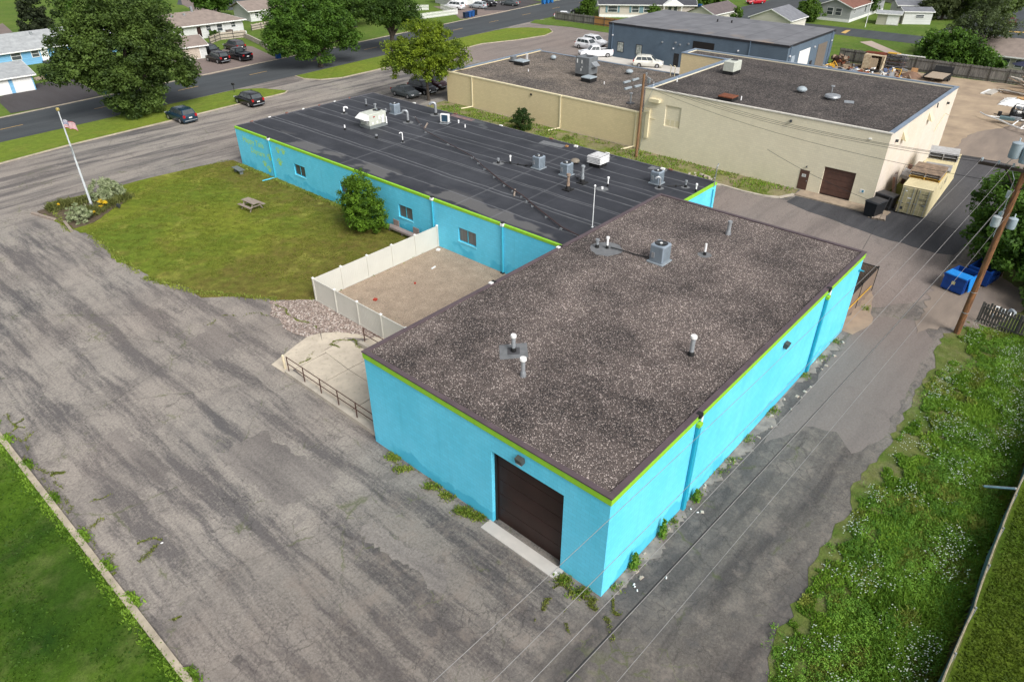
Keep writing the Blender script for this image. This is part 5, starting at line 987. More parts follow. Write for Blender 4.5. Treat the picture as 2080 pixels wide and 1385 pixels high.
# ================================================================== vehicles
def paint(n,c,c2=None): return M('paint_'+n,c,c2 or tuple(x*.85 for x in c),scale=.7,rough=.22,spec=.6)
def loft(b,st,m=0,cap=True):
    k=len(st[0]); base=len(b.v); vs=[v for s_ in st for v in s_]; fs=[]
    for i in range(len(st)-1):
        for j in range(k): q=(j+1)%k; fs.append((i*k+j,(i+1)*k+j,(i+1)*k+q,i*k+q))
    if cap: fs+=[tuple(range(k)),tuple((len(st)-1)*k+j for j in reversed(range(k)))]
    b.add(vs,fs,m)
KIND={ # L,W, belt, roof, [x roof/base of glasshouse rear->front], hood z front, deck z rear
'suv':dict(L=4.75,W=1.92,belt=1.08,roof=1.70,b=(-2.28,1.15),r=(-1.95,.45),hood=(1.05,.86),deck=1.06,wh=.36),
'sedan':dict(L=4.7,W=1.80,belt=.94,roof=1.43,b=(-1.75,1.10),r=(-1.05,.40),hood=(.92,.74),deck=.97,wh=.32),
'minivan':dict(L=5.0,W=1.95,belt=1.08,roof=1.75,b=(-2.42,1.55),r=(-2.15,.85),hood=(1.02,.84),deck=1.06,wh=.34),
'jeep':dict(L=4.3,W=1.88,belt=1.15,roof=1.85,b=(-2.05,.65),r=(-2.0,.50),hood=(1.15,1.08),deck=1.12,wh=.42),
'hatch':dict(L=4.3,W=1.75,belt=.98,roof=1.55,b=(-2.05,1.05),r=(-1.65,.35),hood=(.95,.80),deck=.98,wh=.32),
'pickup':dict(L=5.7,W=2.0,belt=1.18,roof=1.88,b=(-.62,1.30),r=(-.50,.70),hood=(1.16,1.04),deck=1.10,wh=.40)}
def car(kind,label,x,y,hd,pm,group=None,roofm=None,name=None,bedcover=None):
    K=KIND[kind]; L,W=K['L'],K['W']; t=thing(name or {'suv':'parked_suv','sedan':'parked_car','minivan':'minivan','jeep':'boxy_suv','hatch':'parked_car','pickup':'pickup_truck'}[kind],label,{'suv':'car','sedan':'car','minivan':'van','jeep':'car','hatch':'car','pickup':'pickup truck'}[kind],(x,y,.03),R(hd),group,world=False)
    hl=L/2; be=K['belt']; b=MB()
    prof=[(-hl,.45,be*.80,.90),(-hl+.10,.30,be*.97,.965),(-hl+.45,.24,K['deck'] if kind!='pickup' else 1.12,1),(K['b'][0],.22,be if kind!='pickup' else 1.12,1),(0,.22,be,1.0),(K['b'][1],.22,be*.985,1),(hl-.75,.24,(K['hood'][0]+K['hood'][1])/2+.02,.985),(hl-.22,.28,K['hood'][1],.94),(hl,.42,K['hood'][1]-.22,.82)]
    prof=sorted(prof,key=lambda p:p[0])
    st=[]
    for px_,z0,z1,wf in prof:
        w_=W/2*wf; zm=z0+(z1-z0)*.55
        st.append([(px_,-w_*.90,z0),(px_,w_*.90,z0),(px_,w_*1.0,z0+.16),(px_,w_*1.0,zm),(px_,w_*.985,z1-.10),(px_,w_*.90,z1),(px_,-w_*.90,z1),(px_,-w_*.985,z1-.10),(px_,-w_,zm),(px_,-w_,z0+.16)])
    loft(b,st)
    # glasshouse
    xb0,xb1=K['b']; xr0,xr1=K['r']; wb=W/2*.90; wr_=W/2*(.74 if kind not in('jeep',) else .84); zr=K['roof']; zb=be-.02
    A=[(xb0,-wb,zb),(xb1,-wb,zb),(xb1,wb,zb),(xb0,wb,zb)]; Bq=[(xr0,-wr_,zr-.05),(xr1,-wr_,zr-.05),(xr1,wr_,zr-.05),(xr0,wr_,zr-.05)]; Cq=[(xr0+.12,-wr_+.12,zr),(xr1-.15,-wr_+.12,zr),(xr1-.15,wr_-.12,zr),(xr0+.12,wr_-.12,zr)]
    b.add(A+Bq+Cq,[(0,1,5,4),(1,2,6,5),(2,3,7,6),(3,0,4,7),(4,5,9,8),(5,6,10,9),(6,7,11,10),(7,4,8,11),(8,9,10,11)],0)
    if kind=='pickup': 
        b2=MB(); b2.box(-hl+.14,xb0-.1,-W/2+.16,W/2-.16,1.125,1.14 if not bedcover else 1.19); b2.build('truck_bed',bedcover or m_black,t)
        for s_ in(-1,1): b.box(-hl+.08,xb0-.04,s_*(W/2-.1)-.06,s_*(W/2-.1)+.06,1.10,1.27)
        b.box(-hl+.04,-hl+.12,-W/2+.06,W/2-.06,.7,1.27)
    if kind in('suv','minivan'):
        for s_ in(-1,1): b.tube([(xr0+.2,s_*(wr_-.1),zr+.05),(xr1-.2,s_*(wr_-.1),zr+.05)],.025,5)
    for s_ in(-1,1): b.rbox((xb1-.45,s_*(W/2+.08),be+.05),(.16,.2,.14))
    b.build('body',pm,t,smooth=True)
    def pane(nm,q,u0,u1,v0,v1):
        a,c,d,e=[Vector(v) for v in q]; n_=(c-a).cross(e-a).normalized()
        f=lambda u,v:(a*(1-u)+c*u)*(1-v)+(e*(1-u)+d*u)*v
        P=[f(u0,v0),f(u1,v0),f(u1,v1),f(u0,v1)]; g=MB(); g.add([p_+n_*.012 for p_ in P]+[p_-n_*.01 for p_ in P],[(0,1,2,3),(7,6,5,4),(0,4,5,1),(1,5,6,2),(2,6,7,3),(3,7,4,0)]); g.build(nm,m_glass,t)
    pane('windscreen',[A[1],A[2],Bq[2],Bq[1]],.06,.94,.08,.95); pane('rear_window',[A[3],A[0],Bq[0],Bq[3]],.08,.92,.15,.92)
    ns=2 if kind in('sedan','hatch','pickup','jeep') else 3
    for q in([A[0],A[1],Bq[1],Bq[0]],[A[2],A[3],Bq[3],Bq[2]]):
        for i in range(ns): u0=.07+i*.86/ns; pane('side_window',q,u0+.012,u0+.86/ns-.012,.12,.90)
    wx=[hl-.92,-hl+.98]; wh=K['wh']
    for xx in wx:
        for s_ in(-1,1):
            g=MB(); n=16; y0,y1=(s_*(W/2-.20),s_*(W/2+.015)); 
            vs=[(xx+wh*math.cos(2*PI*i/n),yy,wh+wh*math.sin(2*PI*i/n)) for yy in(y0,y1) for i in range(n)]; g.add(vs,[tuple(range(n)),tuple(range(2*n-1,n-1,-1))]+[(i,n+i,n+(i+1)%n,(i+1)%n) for i in range(n)])
            o=g.build('wheel',m_tyre,t); g=MB(); y2=y1+s_*.006; vs=[(xx,y2,wh)]+[(xx+wh*.62*math.cos(2*PI*i/n)*(1 if i%2 else .93),y2,wh+wh*.62*math.sin(2*PI*i/n)*(1 if i%2 else .93)) for i in range(n)]; g.add(vs,[(0,1+i,1+(i+1)%n) for i in range(n)]); g.build('rim',m_rim,o)
    for s_ in(-1,1):
        g=MB(); g.rbox((hl-.14,s_*(W/2*.72),K['hood'][1]-.10),(.26,.34,.13)); g.build('headlight',m_lamp,t)
        g=MB(); zt=be*.84; g.rbox((-hl+.07,s_*(W/2*.80),zt+.04),(.2,.26,.22 if kind!='suv' else .30)); g.build('tail_light',m_red,t)
    g=MB(); g.rbox((-hl-.0,0,be*.70),(.05,.42,.13)); g.build('number_plate',m_white,t)
    g=MB(); g.rbox((-hl+.02,0,.44),(.12,W*.84,.09)); g.rbox((hl-.06,0,.5),(.14,W*.6,.16)); g.build('bumper_trim',m_acd if kind!='suv' else M('bumper_grey',(.25,.27,.29),rough=.4),t)
    return t
P_dkblue=paint('dark_blue',(.012,.035,.06)); P_black=paint('black',(.006,.006,.009)); P_grey=paint('sedan_grey',(.085,.10,.105)); P_white=paint('white',(.78,.79,.81)); P_red=paint('red',(.40,.01,.02)); P_mar=paint('maroon',(.11,.015,.025)); P_sil=paint('silver',(.38,.42,.45)); P_brn=paint('brown_grey',(.05,.04,.042)); P_cream=paint('cream_white',(.74,.73,.66)); P_teal=paint('teal',(.08,.18,.2)); P_dred=paint('wine',(.06,.02,.025))
GF='cars parked in front of the turquoise building'
car('suv','dark blue SUV parked nose to the grass strip beside the big tree',22.3,79.9,92,P_dkblue,GF)
car('suv','black SUV parked nose to the grass strip, right of the dark blue one',32.0,80.3,90,P_black,GF)
GN='cars parked by the yellow-green tree'
car('sedan','grey sedan parked left of the yellow-green tree trunk',48.6,67.6,-92,P_grey,GN)
car('suv','black SUV parked right behind the yellow-green tree trunk',51.6,67.4,-93,P_black,GN)
car('suv','wine red SUV half hidden between the black SUV and the tan wall',54.6,68.4,-93,P_dred,GN)
GW='white vehicles at the slate blue building'
car('suv','white SUV with its whole side in view left of the slate building corner',92.0,68.2,-93,P_white,GW)
car('suv','white SUV partly hidden behind the slate building corner and the other white SUV',95.4,69.2,-93,P_white,GW)
car('pickup','white pickup truck with open bed beside the slate building corner',87.3,63.2,140,P_white,GW)
car('suv','cream white long SUV with roof rack on the pale footway before the slate wall',86.6,52.3,-62,P_cream,GW)
GD='vehicles on the driveway of the brown-roofed white house'
car('suv','black SUV nearest the garage corner, front left of the driveway group',42.9,108.2,93,P_black,GD)
car('pickup','black pickup truck with covered bed, nearest the road in the driveway',46.3,107.4,92,P_black,GD,bedcover=M('bed_cover',(.05,.055,.06),rough=.4))
car('suv','black car at the back left of the driveway behind the black SUV',45.0,114.0,-90,P_black,GD)
car('suv','brownish grey SUV at the back right of the driveway',50.0,115.2,92,P_brn,GD)
GT='cars on the far driveways by the picket fence'
car('minivan','white minivan beside the white picket fence',109.6,120.0,100,P_white,GT)
car('hatch','silver hatchback between the white minivan and the black boxy car',114.0,116.6,100,P_sil,GT)
car('jeep','black boxy off-road car between the silver and the dark sedan',118.6,117.2,255,P_black,GT)
car('sedan','dark sedan alone at the right end of the far driveway',122.4,113.9,100,P_grey,GT)
car('sedan','white car half hidden behind the grey board fence',115.9,92.0,-60,P_white); car('suv','black vehicle mostly hidden by the young tree at the beige house',122.5,92.5,90,P_black)
car('sedan','bright red car driving on the street at the top edge',163.6,70.2,150,P_red); car('sedan','maroon sedan parked on the street at the top right',169.5,16.9,10,P_mar)
# ================================================================== houses
def house(name,label,A,B,depth,wh,rh,wallm,roofm,wins=(),doors=(),ridge='along',over=.45,hip=False,cat='house',trim=None,skirt=None,chim=None,ends=(),garage=()):
    A=Vector((*A,0)); B=Vector((*B,0)); u=(B-A).normalized(); L=(B-A).length; v=Vector((-u.y,u.x,0)); rz=math.atan2(u.y,u.x); t=thing(name,label,cat,A,rz,world=False); trim=trim or m_white
    b=MB(); b.box(0,L,0,depth,0,wh)
    if ridge=='along' and not hip: b.add([(0,0,wh),(0,depth,wh),(0,depth/2,rh),(L,0,wh),(L,depth,wh),(L,depth/2,rh)],[(0,2,1),(3,4,5)])
    if ridge=='across' and not hip: b.add([(0,0,wh),(L,0,wh),(L/2,0,rh),(0,depth,wh),(L,depth,wh),(L/2,depth,rh)],[(0,1,2),(3,5,4)])
    b.build('wall',wallm,t); o_=over; th=.12
    if skirt: b=MB(); b.box(-.04,L+.04,-.04,depth+.04,0,.55); b.build('skirting',skirt,t)
    b=MB()
    if hip:
        hx=min(depth/2,L/2*.9); sl_=(rh-wh)/hx; ze=wh-sl_*o_*.6
        E=[(-o_,-o_,ze),(L+o_,-o_,ze),(L+o_,depth+o_,ze),(-o_,depth+o_,ze)]; Rg=[(hx,depth/2,rh),(L-hx,depth/2,rh)]
        vs=E+Rg+[(x,y,z-th) for x,y,z in E]; b.add(vs,[(0,1,5,4),(2,3,4,5),(1,2,5),(3,0,4),(0,6,7,1),(1,7,8,2),(2,8,9,3),(3,9,6,0),(9,8,7,6)])
    elif ridge=='along':
        sl_=(rh-wh)/(depth/2); 
        for s_ in(0,1):
            y0=-o_ if s_==0 else depth+o_; z0=wh-sl_*o_+.05; vs=[(-o_,y0,z0),(L+o_,y0,z0),(L+o_,depth/2,rh+.05),(-o_,depth/2,rh+.05)]; vs+= [(x,y,z-th) for x,y,z in vs]; b.add(vs,[(0,1,2,3),(7,6,5,4),(0,4,5,1),(1,5,6,2),(2,6,7,3),(3,7,4,0)] if s_==0 else [(3,2,1,0),(4,5,6,7),(1,5,4,0),(2,6,5,1),(3,7,6,2),(0,4,7,3)])
    else:
        sl_=(rh-wh)/(L/2)
        for s_ in(0,1):
            x0=-o_ if s_==0 else L+o_; z0=wh-sl_*o_+.05; vs=[(x0,-o_,z0),(x0,depth+o_,z0),(L/2,depth+o_,rh+.05),(L/2,-o_,rh+.05)]; vs+= [(x,y,z-th) for x,y,z in vs]; b.add(vs,[(3,2,1,0),(4,5,6,7),(1,5,4,0),(2,6,5,1),(3,7,6,2),(0,4,7,3)])
    rf=b.build('roof',roofm,t)
    b=MB(); ze=wh-.16
    if ridge=='along' or hip:
        zz=wh-(rh-wh)/(min(depth/2,L/2*.9) if hip else depth/2)*o_*(.6 if hip else 1)-.14
        b.box(-o_-.01,L+o_+.01,-o_-.06,-o_-.005,zz,zz+.18)
        if hip: b.box(L+o_+.005,L+o_+.06,-o_,depth+o_,zz,zz+.18); b.box(-o_-.06,-o_-.005,-o_,depth+o_,zz,zz+.18)
        elif True:
            for xx in(-o_-.06,L+o_+.005): b.add([(xx,-o_,zz-.02),(xx,depth/2,rh-.12),(xx,depth/2,rh+.04),(xx,-o_,zz+.16),(xx+.055,-o_,zz-.02),(xx+.055,depth/2,rh-.12),(xx+.055,depth/2,rh+.04),(xx+.055,-o_,zz+.16)],[(0,1,2,3),(7,6,5,4),(3,2,6,7),(0,3,7,4)])
    else:
        for x0,x1 in((-o_,L/2),(L+o_,L/2)):
            zz=wh-(rh-wh)/(L/2)*o_-.12; b.add([(x0,-o_-.06,zz),(x1,-o_-.06,rh-.10),(x1,-o_-.06,rh+.07),(x0,-o_-.06,zz+.17),(x0,-o_-.005,zz),(x1,-o_-.005,rh-.10),(x1,-o_-.005,rh+.07),(x0,-o_-.005,zz+.17)],[(0,1,2,3),(7,6,5,4),(3,2,6,7),(0,1,5,4)])
        for xx in(-o_-.06,L+o_+.005): zz=wh-(rh-wh)/(L/2)*o_-.12; b.box(xx,xx+.055,-o_,depth+o_,zz,zz+.17)
    b.build('fascia',trim,t)
    def opening(nm,x,w_,z0,z1,side,mat,fr=trim,sub='pane',f=.08):
        b=MB(); g=MB(); 
        if side=='f': b.box(x,x+w_,-.06,-.002,z0,z1); g.box(x+f,x+w_-f,-.075,-.061,z0+f,z1-f); g2=(x+f,x+w_-f)
        elif side=='r': b.box(L+.002,L+.06,x,x+w_,z0,z1); g.box(L+.061,L+.075,x+f,x+w_-f,z0+f,z1-f)
        else: b.box(-.06,-.002,x,x+w_,z0,z1); g.box(-.075,-.061,x+f,x+w_-f,z0+f,z1-f)
        o=b.build(nm,fr,t); g.build(sub,mat,o)
        if nm=='window' and side=='f': b=MB(); b.box(x+f,x+w_-f,-.085,-.076,(z0+z1)/2-.025,(z0+z1)/2+.025); b.build('rail',fr,o)
    for x,w_,z0,z1,side in wins: opening('window',x,w_,z0,z1,side,m_glass)
    for x,w_,z0,z1,side,mt in doors: opening('door',x,w_,z0,z1,side,mt,sub='door_panel')
    for x,w_,z0,z1,side,mt in garage: opening('garage_door',x,w_,z0,z1,side,mt,sub='door_panel',f=.1)
    if chim:
        for cx,cy,ch in chim: b=MB(); zc=wh+(rh-wh)*(1-abs(cy-depth/2)/(depth/2)); b.box(cx-.2,cx+.2,cy-.2,cy+.2,zc-.2,zc+ch); b.build('vent',m_galv,rf)
    return t
def shingle(n,c,c2): return M('shingle_'+n,c,c2,scale=1.2,rough=.95,bump=.35,bscale=9,rng=(.3,.7))
sh_grey=shingle('pale_grey',(.36,.375,.38),(.24,.25,.255)); sh_brown=shingle('brown',(.27,.22,.19),(.19,.155,.135)); sh_dark=shingle('charcoal',(.065,.068,.078),(.045,.047,.055)); sh_red=shingle('red_brown',(.20,.095,.07),(.14,.065,.05)); sh_bg=shingle('slate',(.20,.205,.225),(.14,.145,.16)); sh_pur=shingle('plum',(.15,.12,.12),(.10,.085,.085))
w_blue=blockwall('sky_blue_siding',(.20,.44,.66),(.17,.40,.62),course=.28,clap=True,st=.5); w_white=blockwall('white_siding',(.62,.63,.61),(.56,.57,.55),course=.22,clap=True,st=.5); w_beige=blockwall('beige_siding',(.54,.49,.42),(.50,.45,.39),course=.2,clap=True,st=.3); w_grey=blockwall('grey_siding',(.37,.385,.385),(.34,.35,.35),course=.2,clap=True,st=.3); w_cream=blockwall('cream_siding',(.62,.60,.52),(.58,.56,.48),course=.25,clap=True,st=.3); w_sage=blockwall('sage_siding',(.42,.41,.33),(.38,.37,.30),course=.2,clap=True,st=.3)
house('blue_house','light blue ranch house with pale grey roof at the left edge behind the garage',(4.5,129.6),(36,129.6),8.2,2.45,4.35,w_blue,sh_grey,wins=[(14.6,1.5,.95,2.15,'f'),(17.6,1.2,1.0,2.1,'f'),(21.2,1.0,1.2,2.1,'f'),(25.5,1.5,.95,2.1,'f')],doors=[(19.0,1.1,.25,2.3,'f',m_white)],chim=[(12.2,3.1,.5),(19.5,3.2,.4)])
b=MB()
for i in range(4): b.box(23.3,25.2,128.2+i*.32,128.5+i*.32,0,.1+.08*i)
setp(b.build('entry_steps',m_acd),'dark entrance steps in front of the light blue house door','steps')
house('double_garage','pale grey roofed garage with two white doors and blue trim at the left edge',(2.5,111.0),(16.0,110.7),8.6,2.25,3.35,w_blue,sh_grey,garage=[(6.5,3.9,0,2.05,'f',m_white),(1.5,4.0,0,2.05,'f',m_white),(10.9,2.45,0,2.1,'f',m_white)],cat='garage')
house('white_house','white ranch house with brown hip roof behind the driveway cars',(43.5,130.4),(60.2,129.2),9.2,2.65,4.3,w_white,sh_brown,wins=[(9.2,1.0,1.2,2.2,'f'),(11.3,1.2,.9,2.2,'f'),(14.2,1.0,1.3,2.3,'f')],doors=[(7.3,1.0,.2,2.2,'f',m_door)],hip=True,over=.6,chim=[(9.0,4.4,.9),(7.0,3.4,.3),(4.5,3.2,.3)])
house('small_garage','small white garage with brown roof, left of the driveway cars',(37.0,113.6),(43.5,112.7),6.4,2.2,3.2,w_white,sh_brown,garage=[(.9,4.6,0,2.0,'f',M('tan_garage_door',(.5,.42,.35)))],over=.4,cat='garage')
house('white_house','white house with grey-brown roof cut off by the maple tree',(68.3,140.2),(82,139),8,2.3,3.6,w_white,sh_brown,wins=[(1.0,.9,1.0,1.9,'f')],over=.6)
house('brown_house','white garage wall under dark brown roof at the top left corner',(-2,168),(26,166),9,2.6,4.4,w_white,shingle('darkbrown',(.10,.055,.045),(.07,.04,.035)))
house('white_garage','white garage with large door at the top, behind the row of far cars',(112,123.5),(124,120.5),8,3.0,4.4,w_white,sh_brown,garage=[(1,3.4,0,2.3,'f',m_white),(6,4.5,0,2.3,'f',m_white)],cat='garage')
beA=G(1215,7,2.8); beB=G(1412,9,2.8)
hx=(beB[0]-beA[0]);hy=(beB[1]-beA[1]); hl_=math.hypot(hx,hy); sw_=M('shutter_blue',(.16,.27,.31))
t=house('beige_home','long beige house with charcoal roof, blue shutters and white porch gable at the top',(beA[0]+.3,beA[1]-.3),beB,8.5,2.75,4.4,w_beige,sh_dark,wins=[(1.8,2.1,1.0,2.3,'f'),(7.0,1.6,1.0,2.3,'f'),(9.6,2.6,1.0,2.3,'f')],doors=[(14.8,.9,.6,2.5,'f',m_glass),(16,.9,.6,2.5,'f',m_glass)],skirt=m_white)
b=MB()
for x in(1.3,3.95,6.5,8.65,9.1,12.3): b.box(x,x+.42,-.07,-.002,.95,2.35)
b.build('shutter',sw_,t)
b=MB(); b.add([(13.6,-.9,2.7),(18,-.9,2.7),(15.8,-.9,3.8),(13.6,1.2,2.7),(18,1.2,2.7),(15.8,2.5,3.8)],[(0,1,2),(0,2,5,3),(1,4,5,2)]); b.box(13.6,18,-.95,0,2.45,2.7); 
for x in(13.9,17.7): b.box(x-.07,x+.07,-.85,-.71,0,2.45)
b.build('porch_gable',m_white,t)
a=G(1500,16,2.3); c=G(1440,28,2.3)
house('plum_roofed_garage','outbuilding with plum brown roof and cream side wall behind the slate roof',(128.6,63.0),(138.8,62.6),6.2,2.2,3.5,w_cream,sh_pur,over=.3,cat='shed')
house('slate_roofed_garage','outbuilding with grey gabled roof and cream gable beside the street behind the slate roof',(132.5,57.0),(132.5,48.5),8.0,2.0,3.7,w_cream,sh_bg,ridge='across',over=.3,cat='shed')
house('grey_home','grey house with red brown roof, paired windows and white skirting by the side street',(151.0,50.2),(151.0,43.3),22,3.0,4.3,w_grey,sh_red,ridge='across',wins=[(1.9,1.35,1.15,2.6,'f'),(3.7,1.35,1.15,2.6,'f'),(2.0,.5,1.5,2.6,'r'),(8.5,1.0,1.0,2.6,'r'),(12.0,1.0,1.0,2.6,'r')],skirt=m_white,over=.5)
b=MB(); b.tube([(147.2,38.6,0),(147.2,38.6,5.5)],.07,6); setp(b.build('street_sign_pole',m_white),'slim white pole on the grass in front of the grey house','pole')
house('white_shed','white shed with small window and painted butterflies beyond the side street',(156.4,34.2),(159.6,29.6),4.5,2.5,3.0,w_white,sh_bg,wins=[(2.3,1.7,1.2,1.9,'f')],over=.25,cat='shed')
house('beige_shed','small beige shed with white door panel beside the white butterfly shed',(152.6,38.3),(153.6,34.2),4.0,2.2,2.5,w_sage,sh_grey,garage=[(1.9,2.2,.1,2.0,'f',m_white)],over=.35,cat='shed')
house('white_home','long white mobile home with pale roof behind the sheds',(165,38),(173,24),6,2.5,3.1,w_white,sh_bg,wins=[(2,2.2,1.2,1.9,'f'),(6,2.2,1.2,1.9,'f')],over=.3)
house('tan_home','long tan house along the top edge above the sheds',(186,45),(199,31),8,3.2,4.4,w_sage,sh_brown,wins=[(3,1,1.2,2.2,'f')],over=.4)
house('sage_home','sage green house with brown roof and dark porch windows at the right edge',(119.5,13.8),(119.8,2.0),9,2.6,4.3,w_sage,sh_brown,ridge='along',wins=[(4.6,1.1,.9,2.1,'f'),(6.4,1.1,.9,2.1,'f'),(8.4,1.6,.9,2.1,'f'),(10.2,1.1,.9,2.1,'f')],doors=[(7.5,.8,.1,2.1,'f',m_door)],over=.5)
house('sage_garage','sage garage with brown hip roof half hidden by the wispy tree',(126.5,22.5),(126.5,16.5),7,2.3,3.6,w_sage,sh_brown,hip=True,over=.4,cat='garage')
b=MB(); b.tube([(115.5,5.6,0),(115.5,5.6,2.3)],.06,6,0); b.lathe(115.5,5.6,[(1.7,2.2),(.1,2.75)],8,1); b.cyl(115.5,5.6,2.75,2.85,.1,n=6,m=2); t=b.build('patio_umbrella',[m_white,M('umbrella_navy',(.03,.035,.07)),m_white]); setp(t,'navy patio umbrella behind the backyard fence at the right edge','umbrella')
print('houses ok')
# ================================================================== fences
def board_fence(name,label,pts,h,mat,bw=.15,gap=.015,jit=.06,post=m_darkwood,seed=1,rails=True):
    rr=random.Random(seed); t=thing(name,label,'fence',(*pts[0],0))
    for (a,c) in zip(pts[:-1],pts[1:]):
        L=math.hypot(c[0]-a[0],c[1]-a[1]); rz=math.atan2(c[1]-a[1],c[0]-a[0]); npn=max(1,round(L/2.44))
        for k_ in range(npn):
            b=MB(); s0=L*k_/npn; s1=L*(k_+1)/npn; n=max(1,int((s1-s0)/(bw+gap))); lean=rr.uniform(-.015,.015)
            for i in range(n):
                s_=s0+(i+.5)*(s1-s0)/n; x=a[0]+s_*math.cos(rz); y=a[1]+s_*math.sin(rz); hh=h+rr.uniform(-jit,jit); b.rbox((x,y,hh/2+.03),((s1-s0)/n-gap,.025,hh),rz+rr.uniform(-.04,.04),0,rx=lean+rr.uniform(-.02,.02))
            xm=a[0]+(s0+s1)/2*math.cos(rz); ym=a[1]+(s0+s1)/2*math.sin(rz)
            if rails:
                for z in(.35,h-.3): b.rbox((xm+.05*math.sin(rz),ym-.05*math.cos(rz),z),(s1-s0,.05,.09),rz,1)
            b.build('panel',[mat,post],t)
            x=a[0]+s0*math.cos(rz); y=a[1]+s0*math.sin(rz); p_=MB(); p_.rbox((x+.08*math.sin(rz),y-.08*math.cos(rz),h/2),(.1,.1,h+.1),rz); p_.build('post',post,t)
    return t
board_fence('board_fence','long weathered grey board fence closing off the junk yard',[(111.5,31),(111.5,16.8),(111.6,9),(112.4,-8)],1.95,m_greywood,seed=3)
board_fence('board_fence','dark leaning board fence running from the foot of the utility pole',[(34.5,-6.4),(33.6,-11.0),(33.2,-16)],1.55,m_darkwood,bw=.13,gap=.05,jit=.09,seed=4)
board_fence('board_fence','weathered grey board fence beside the white car near the road',[(113.2,92.5),(113.2,82.3)],1.65,m_greywood,seed=5)
board_fence('cedar_fence','orange cedar board fence joining the grey one left of the slate building',[(113.2,82.2),(113.3,72)],1.7,m_cedar,jit=.01,seed=6)
t=thing('picket_fence','white picket fence with pointed pales beside the far driveway','fence',(94.6,114.6,0))
for a,c in (((92,115.4),(104.6,113.9)),((104.6,113.9),(107.4,122.5)),((104.6,123.5),(98,129))):
    L=math.hypot(c[0]-a[0],c[1]-a[1]); rz=math.atan2(c[1]-a[1],c[0]-a[0]); n=int(L/.2); b=MB()
    for i in range(n): s_=(i+.5)*L/n; b.rbox((a[0]+s_*math.cos(rz),a[1]+s_*math.sin(rz),.6),(.12,.03,1.15),rz,tap=.7)
    for z in(.3,.9): b.rbox(((a[0]+c[0])/2,(a[1]+c[1])/2,z),(L,.05,.09),rz)
    b.build('panel',m_white,t)
t=board_fence('low_fence','low pale plank gate and wall behind the driveway cars',[(49.8,123.6),(53.2,125.9),(58,124.8)],1.25,M('pale_plank',(.46,.40,.32),(.38,.33,.27)),bw=.3,seed=7)
b=MB()
for i,(q1,q2) in enumerate([((495,76),(512,84)),((512,84),(530,93)),((530,93),(548,104))]):
    for k_ in range(3): 
        a=G(*q1); c=G(*q2); L=math.hypot(c[0]-a[0],c[1]-a[1]); b.rbox(((a[0]+c[0])/2+.1*k_,(a[1]+c[1])/2+.15*k_,.14+.26*k_),(L,.3,.24),math.atan2(c[1]-a[1],c[0]-a[0]))
setp(b.build('timber_wall',M('pale_timber',(.42,.37,.32),(.3,.26,.22),scale=2)),'stepped pale timber retaining wall beside the grass, right of the driveway cars','wall')
t=board_fence('low_fence','pale plank fence piece on the grass between the two white houses',[(62.6,130.6),(67.5,131.5)],1.1,MC['pale_plank'],bw=.3,seed=8)
# screened chain link fence
m_screen=M('green_screen',(.085,.12,.115),(.05,.075,.07),scale=1,stretch=(.3,1,1.6),rough=.8)
t=thing('screened_fence','low sagging fence with grey-green screen cloth along the right edge','fence',(-6,-11.55,0))
rr=random.Random(2); px_=[(-10+i*2.6) for i in range(17)]
off_=[rr.uniform(-.12,.12) for _ in px_]
for i in range(len(px_)-1):
    b=MB(); n=6
    for j in range(n):
        u0,u1=j/n,(j+1)/n; f=lambda u:(px_[i]+(px_[i+1]-px_[i])*u,-11.55+off_[i]+(off_[i+1]-off_[i])*u); sag=lambda u:1.4-.14*math.sin(PI*u)+.03*math.sin(u*17+i)
        bl=lambda u:.10*math.sin(PI*u)*math.sin(i*1.7)
        a=f(u0); c=f(u1); b.add([(a[0],a[1],.02),(c[0],c[1],.02),(c[0],c[1]+bl(u1),.7),(c[0],c[1],sag(u1)),(a[0],a[1],sag(u0)),(a[0],a[1]+bl(u0),.7)],[(0,1,2,5),(5,2,3,4)],0)
        b.tube([(a[0],a[1],sag(u0)+.01),(c[0],c[1],sag(u1)+.01)],.035,5,1)
    b.build('screen',[m_screen,M('dead_vine',(.33,.28,.2),(.2,.17,.12),scale=6)],t)
for i in range(len(px_)): b=MB(); b.cyl(px_[i],-11.6+off_[i],0,1.5,.035,n=7); b.build('post',m_galv,t)
b=MB(); b.tube([(16.6,-11.5,1.35),(16.9,-10.4,.55)],.07,6); b.build('brace',m_galv,t)
# dumpster enclosure at the end of the turquoise building
m_slat=M('brown_slats',(.20,.135,.095),(.15,.10,.07),scale=1.4,stretch=(4,4,.5),rough=.8); m_slat2=M('taupe_slats',(.235,.175,.135),(.20,.15,.115),scale=1.4,stretch=(4,4,.5),rough=.8)
t=thing('slatted_enclosure','brown slatted chain link enclosure at the far end of the turquoise building','fence',(27.4,.3,0))
def slats(a,c,m,h=1.85):
    b=MB(); L=math.hypot(c[0]-a[0],c[1]-a[1]); rz=math.atan2(c[1]-a[1],c[0]-a[0]); n=int(L/.1)
    for i in range(n): s_=(i+.5)*L/n; b.rbox((a[0]+s_*math.cos(rz),a[1]+s_*math.sin(rz),h/2+.03),(.088,.012,h),rz)
    b.rbox(((a[0]+c[0])/2,(a[1]+c[1])/2,h+.05),(L,.045,.045),rz,1); b.build('panel',[m,m_black],t)
slats((27.4,.38),(34.2,.38),m_slat2); slats((34.25,.4),(34.25,9.5),m_slat)
for q in((34.25,.38),(30.9,.38),(34.25,3.4),(34.25,6.4),(34.25,9.5)): b=MB(); b.cyl(*q,0,2.0,.045,n=8); b.build('post',m_black,t)
b=MB(); b.tube([(27.6,.31,1.0),(33.4,.31,.75)],.035,6); b.build('bar',m_yellowp,t)
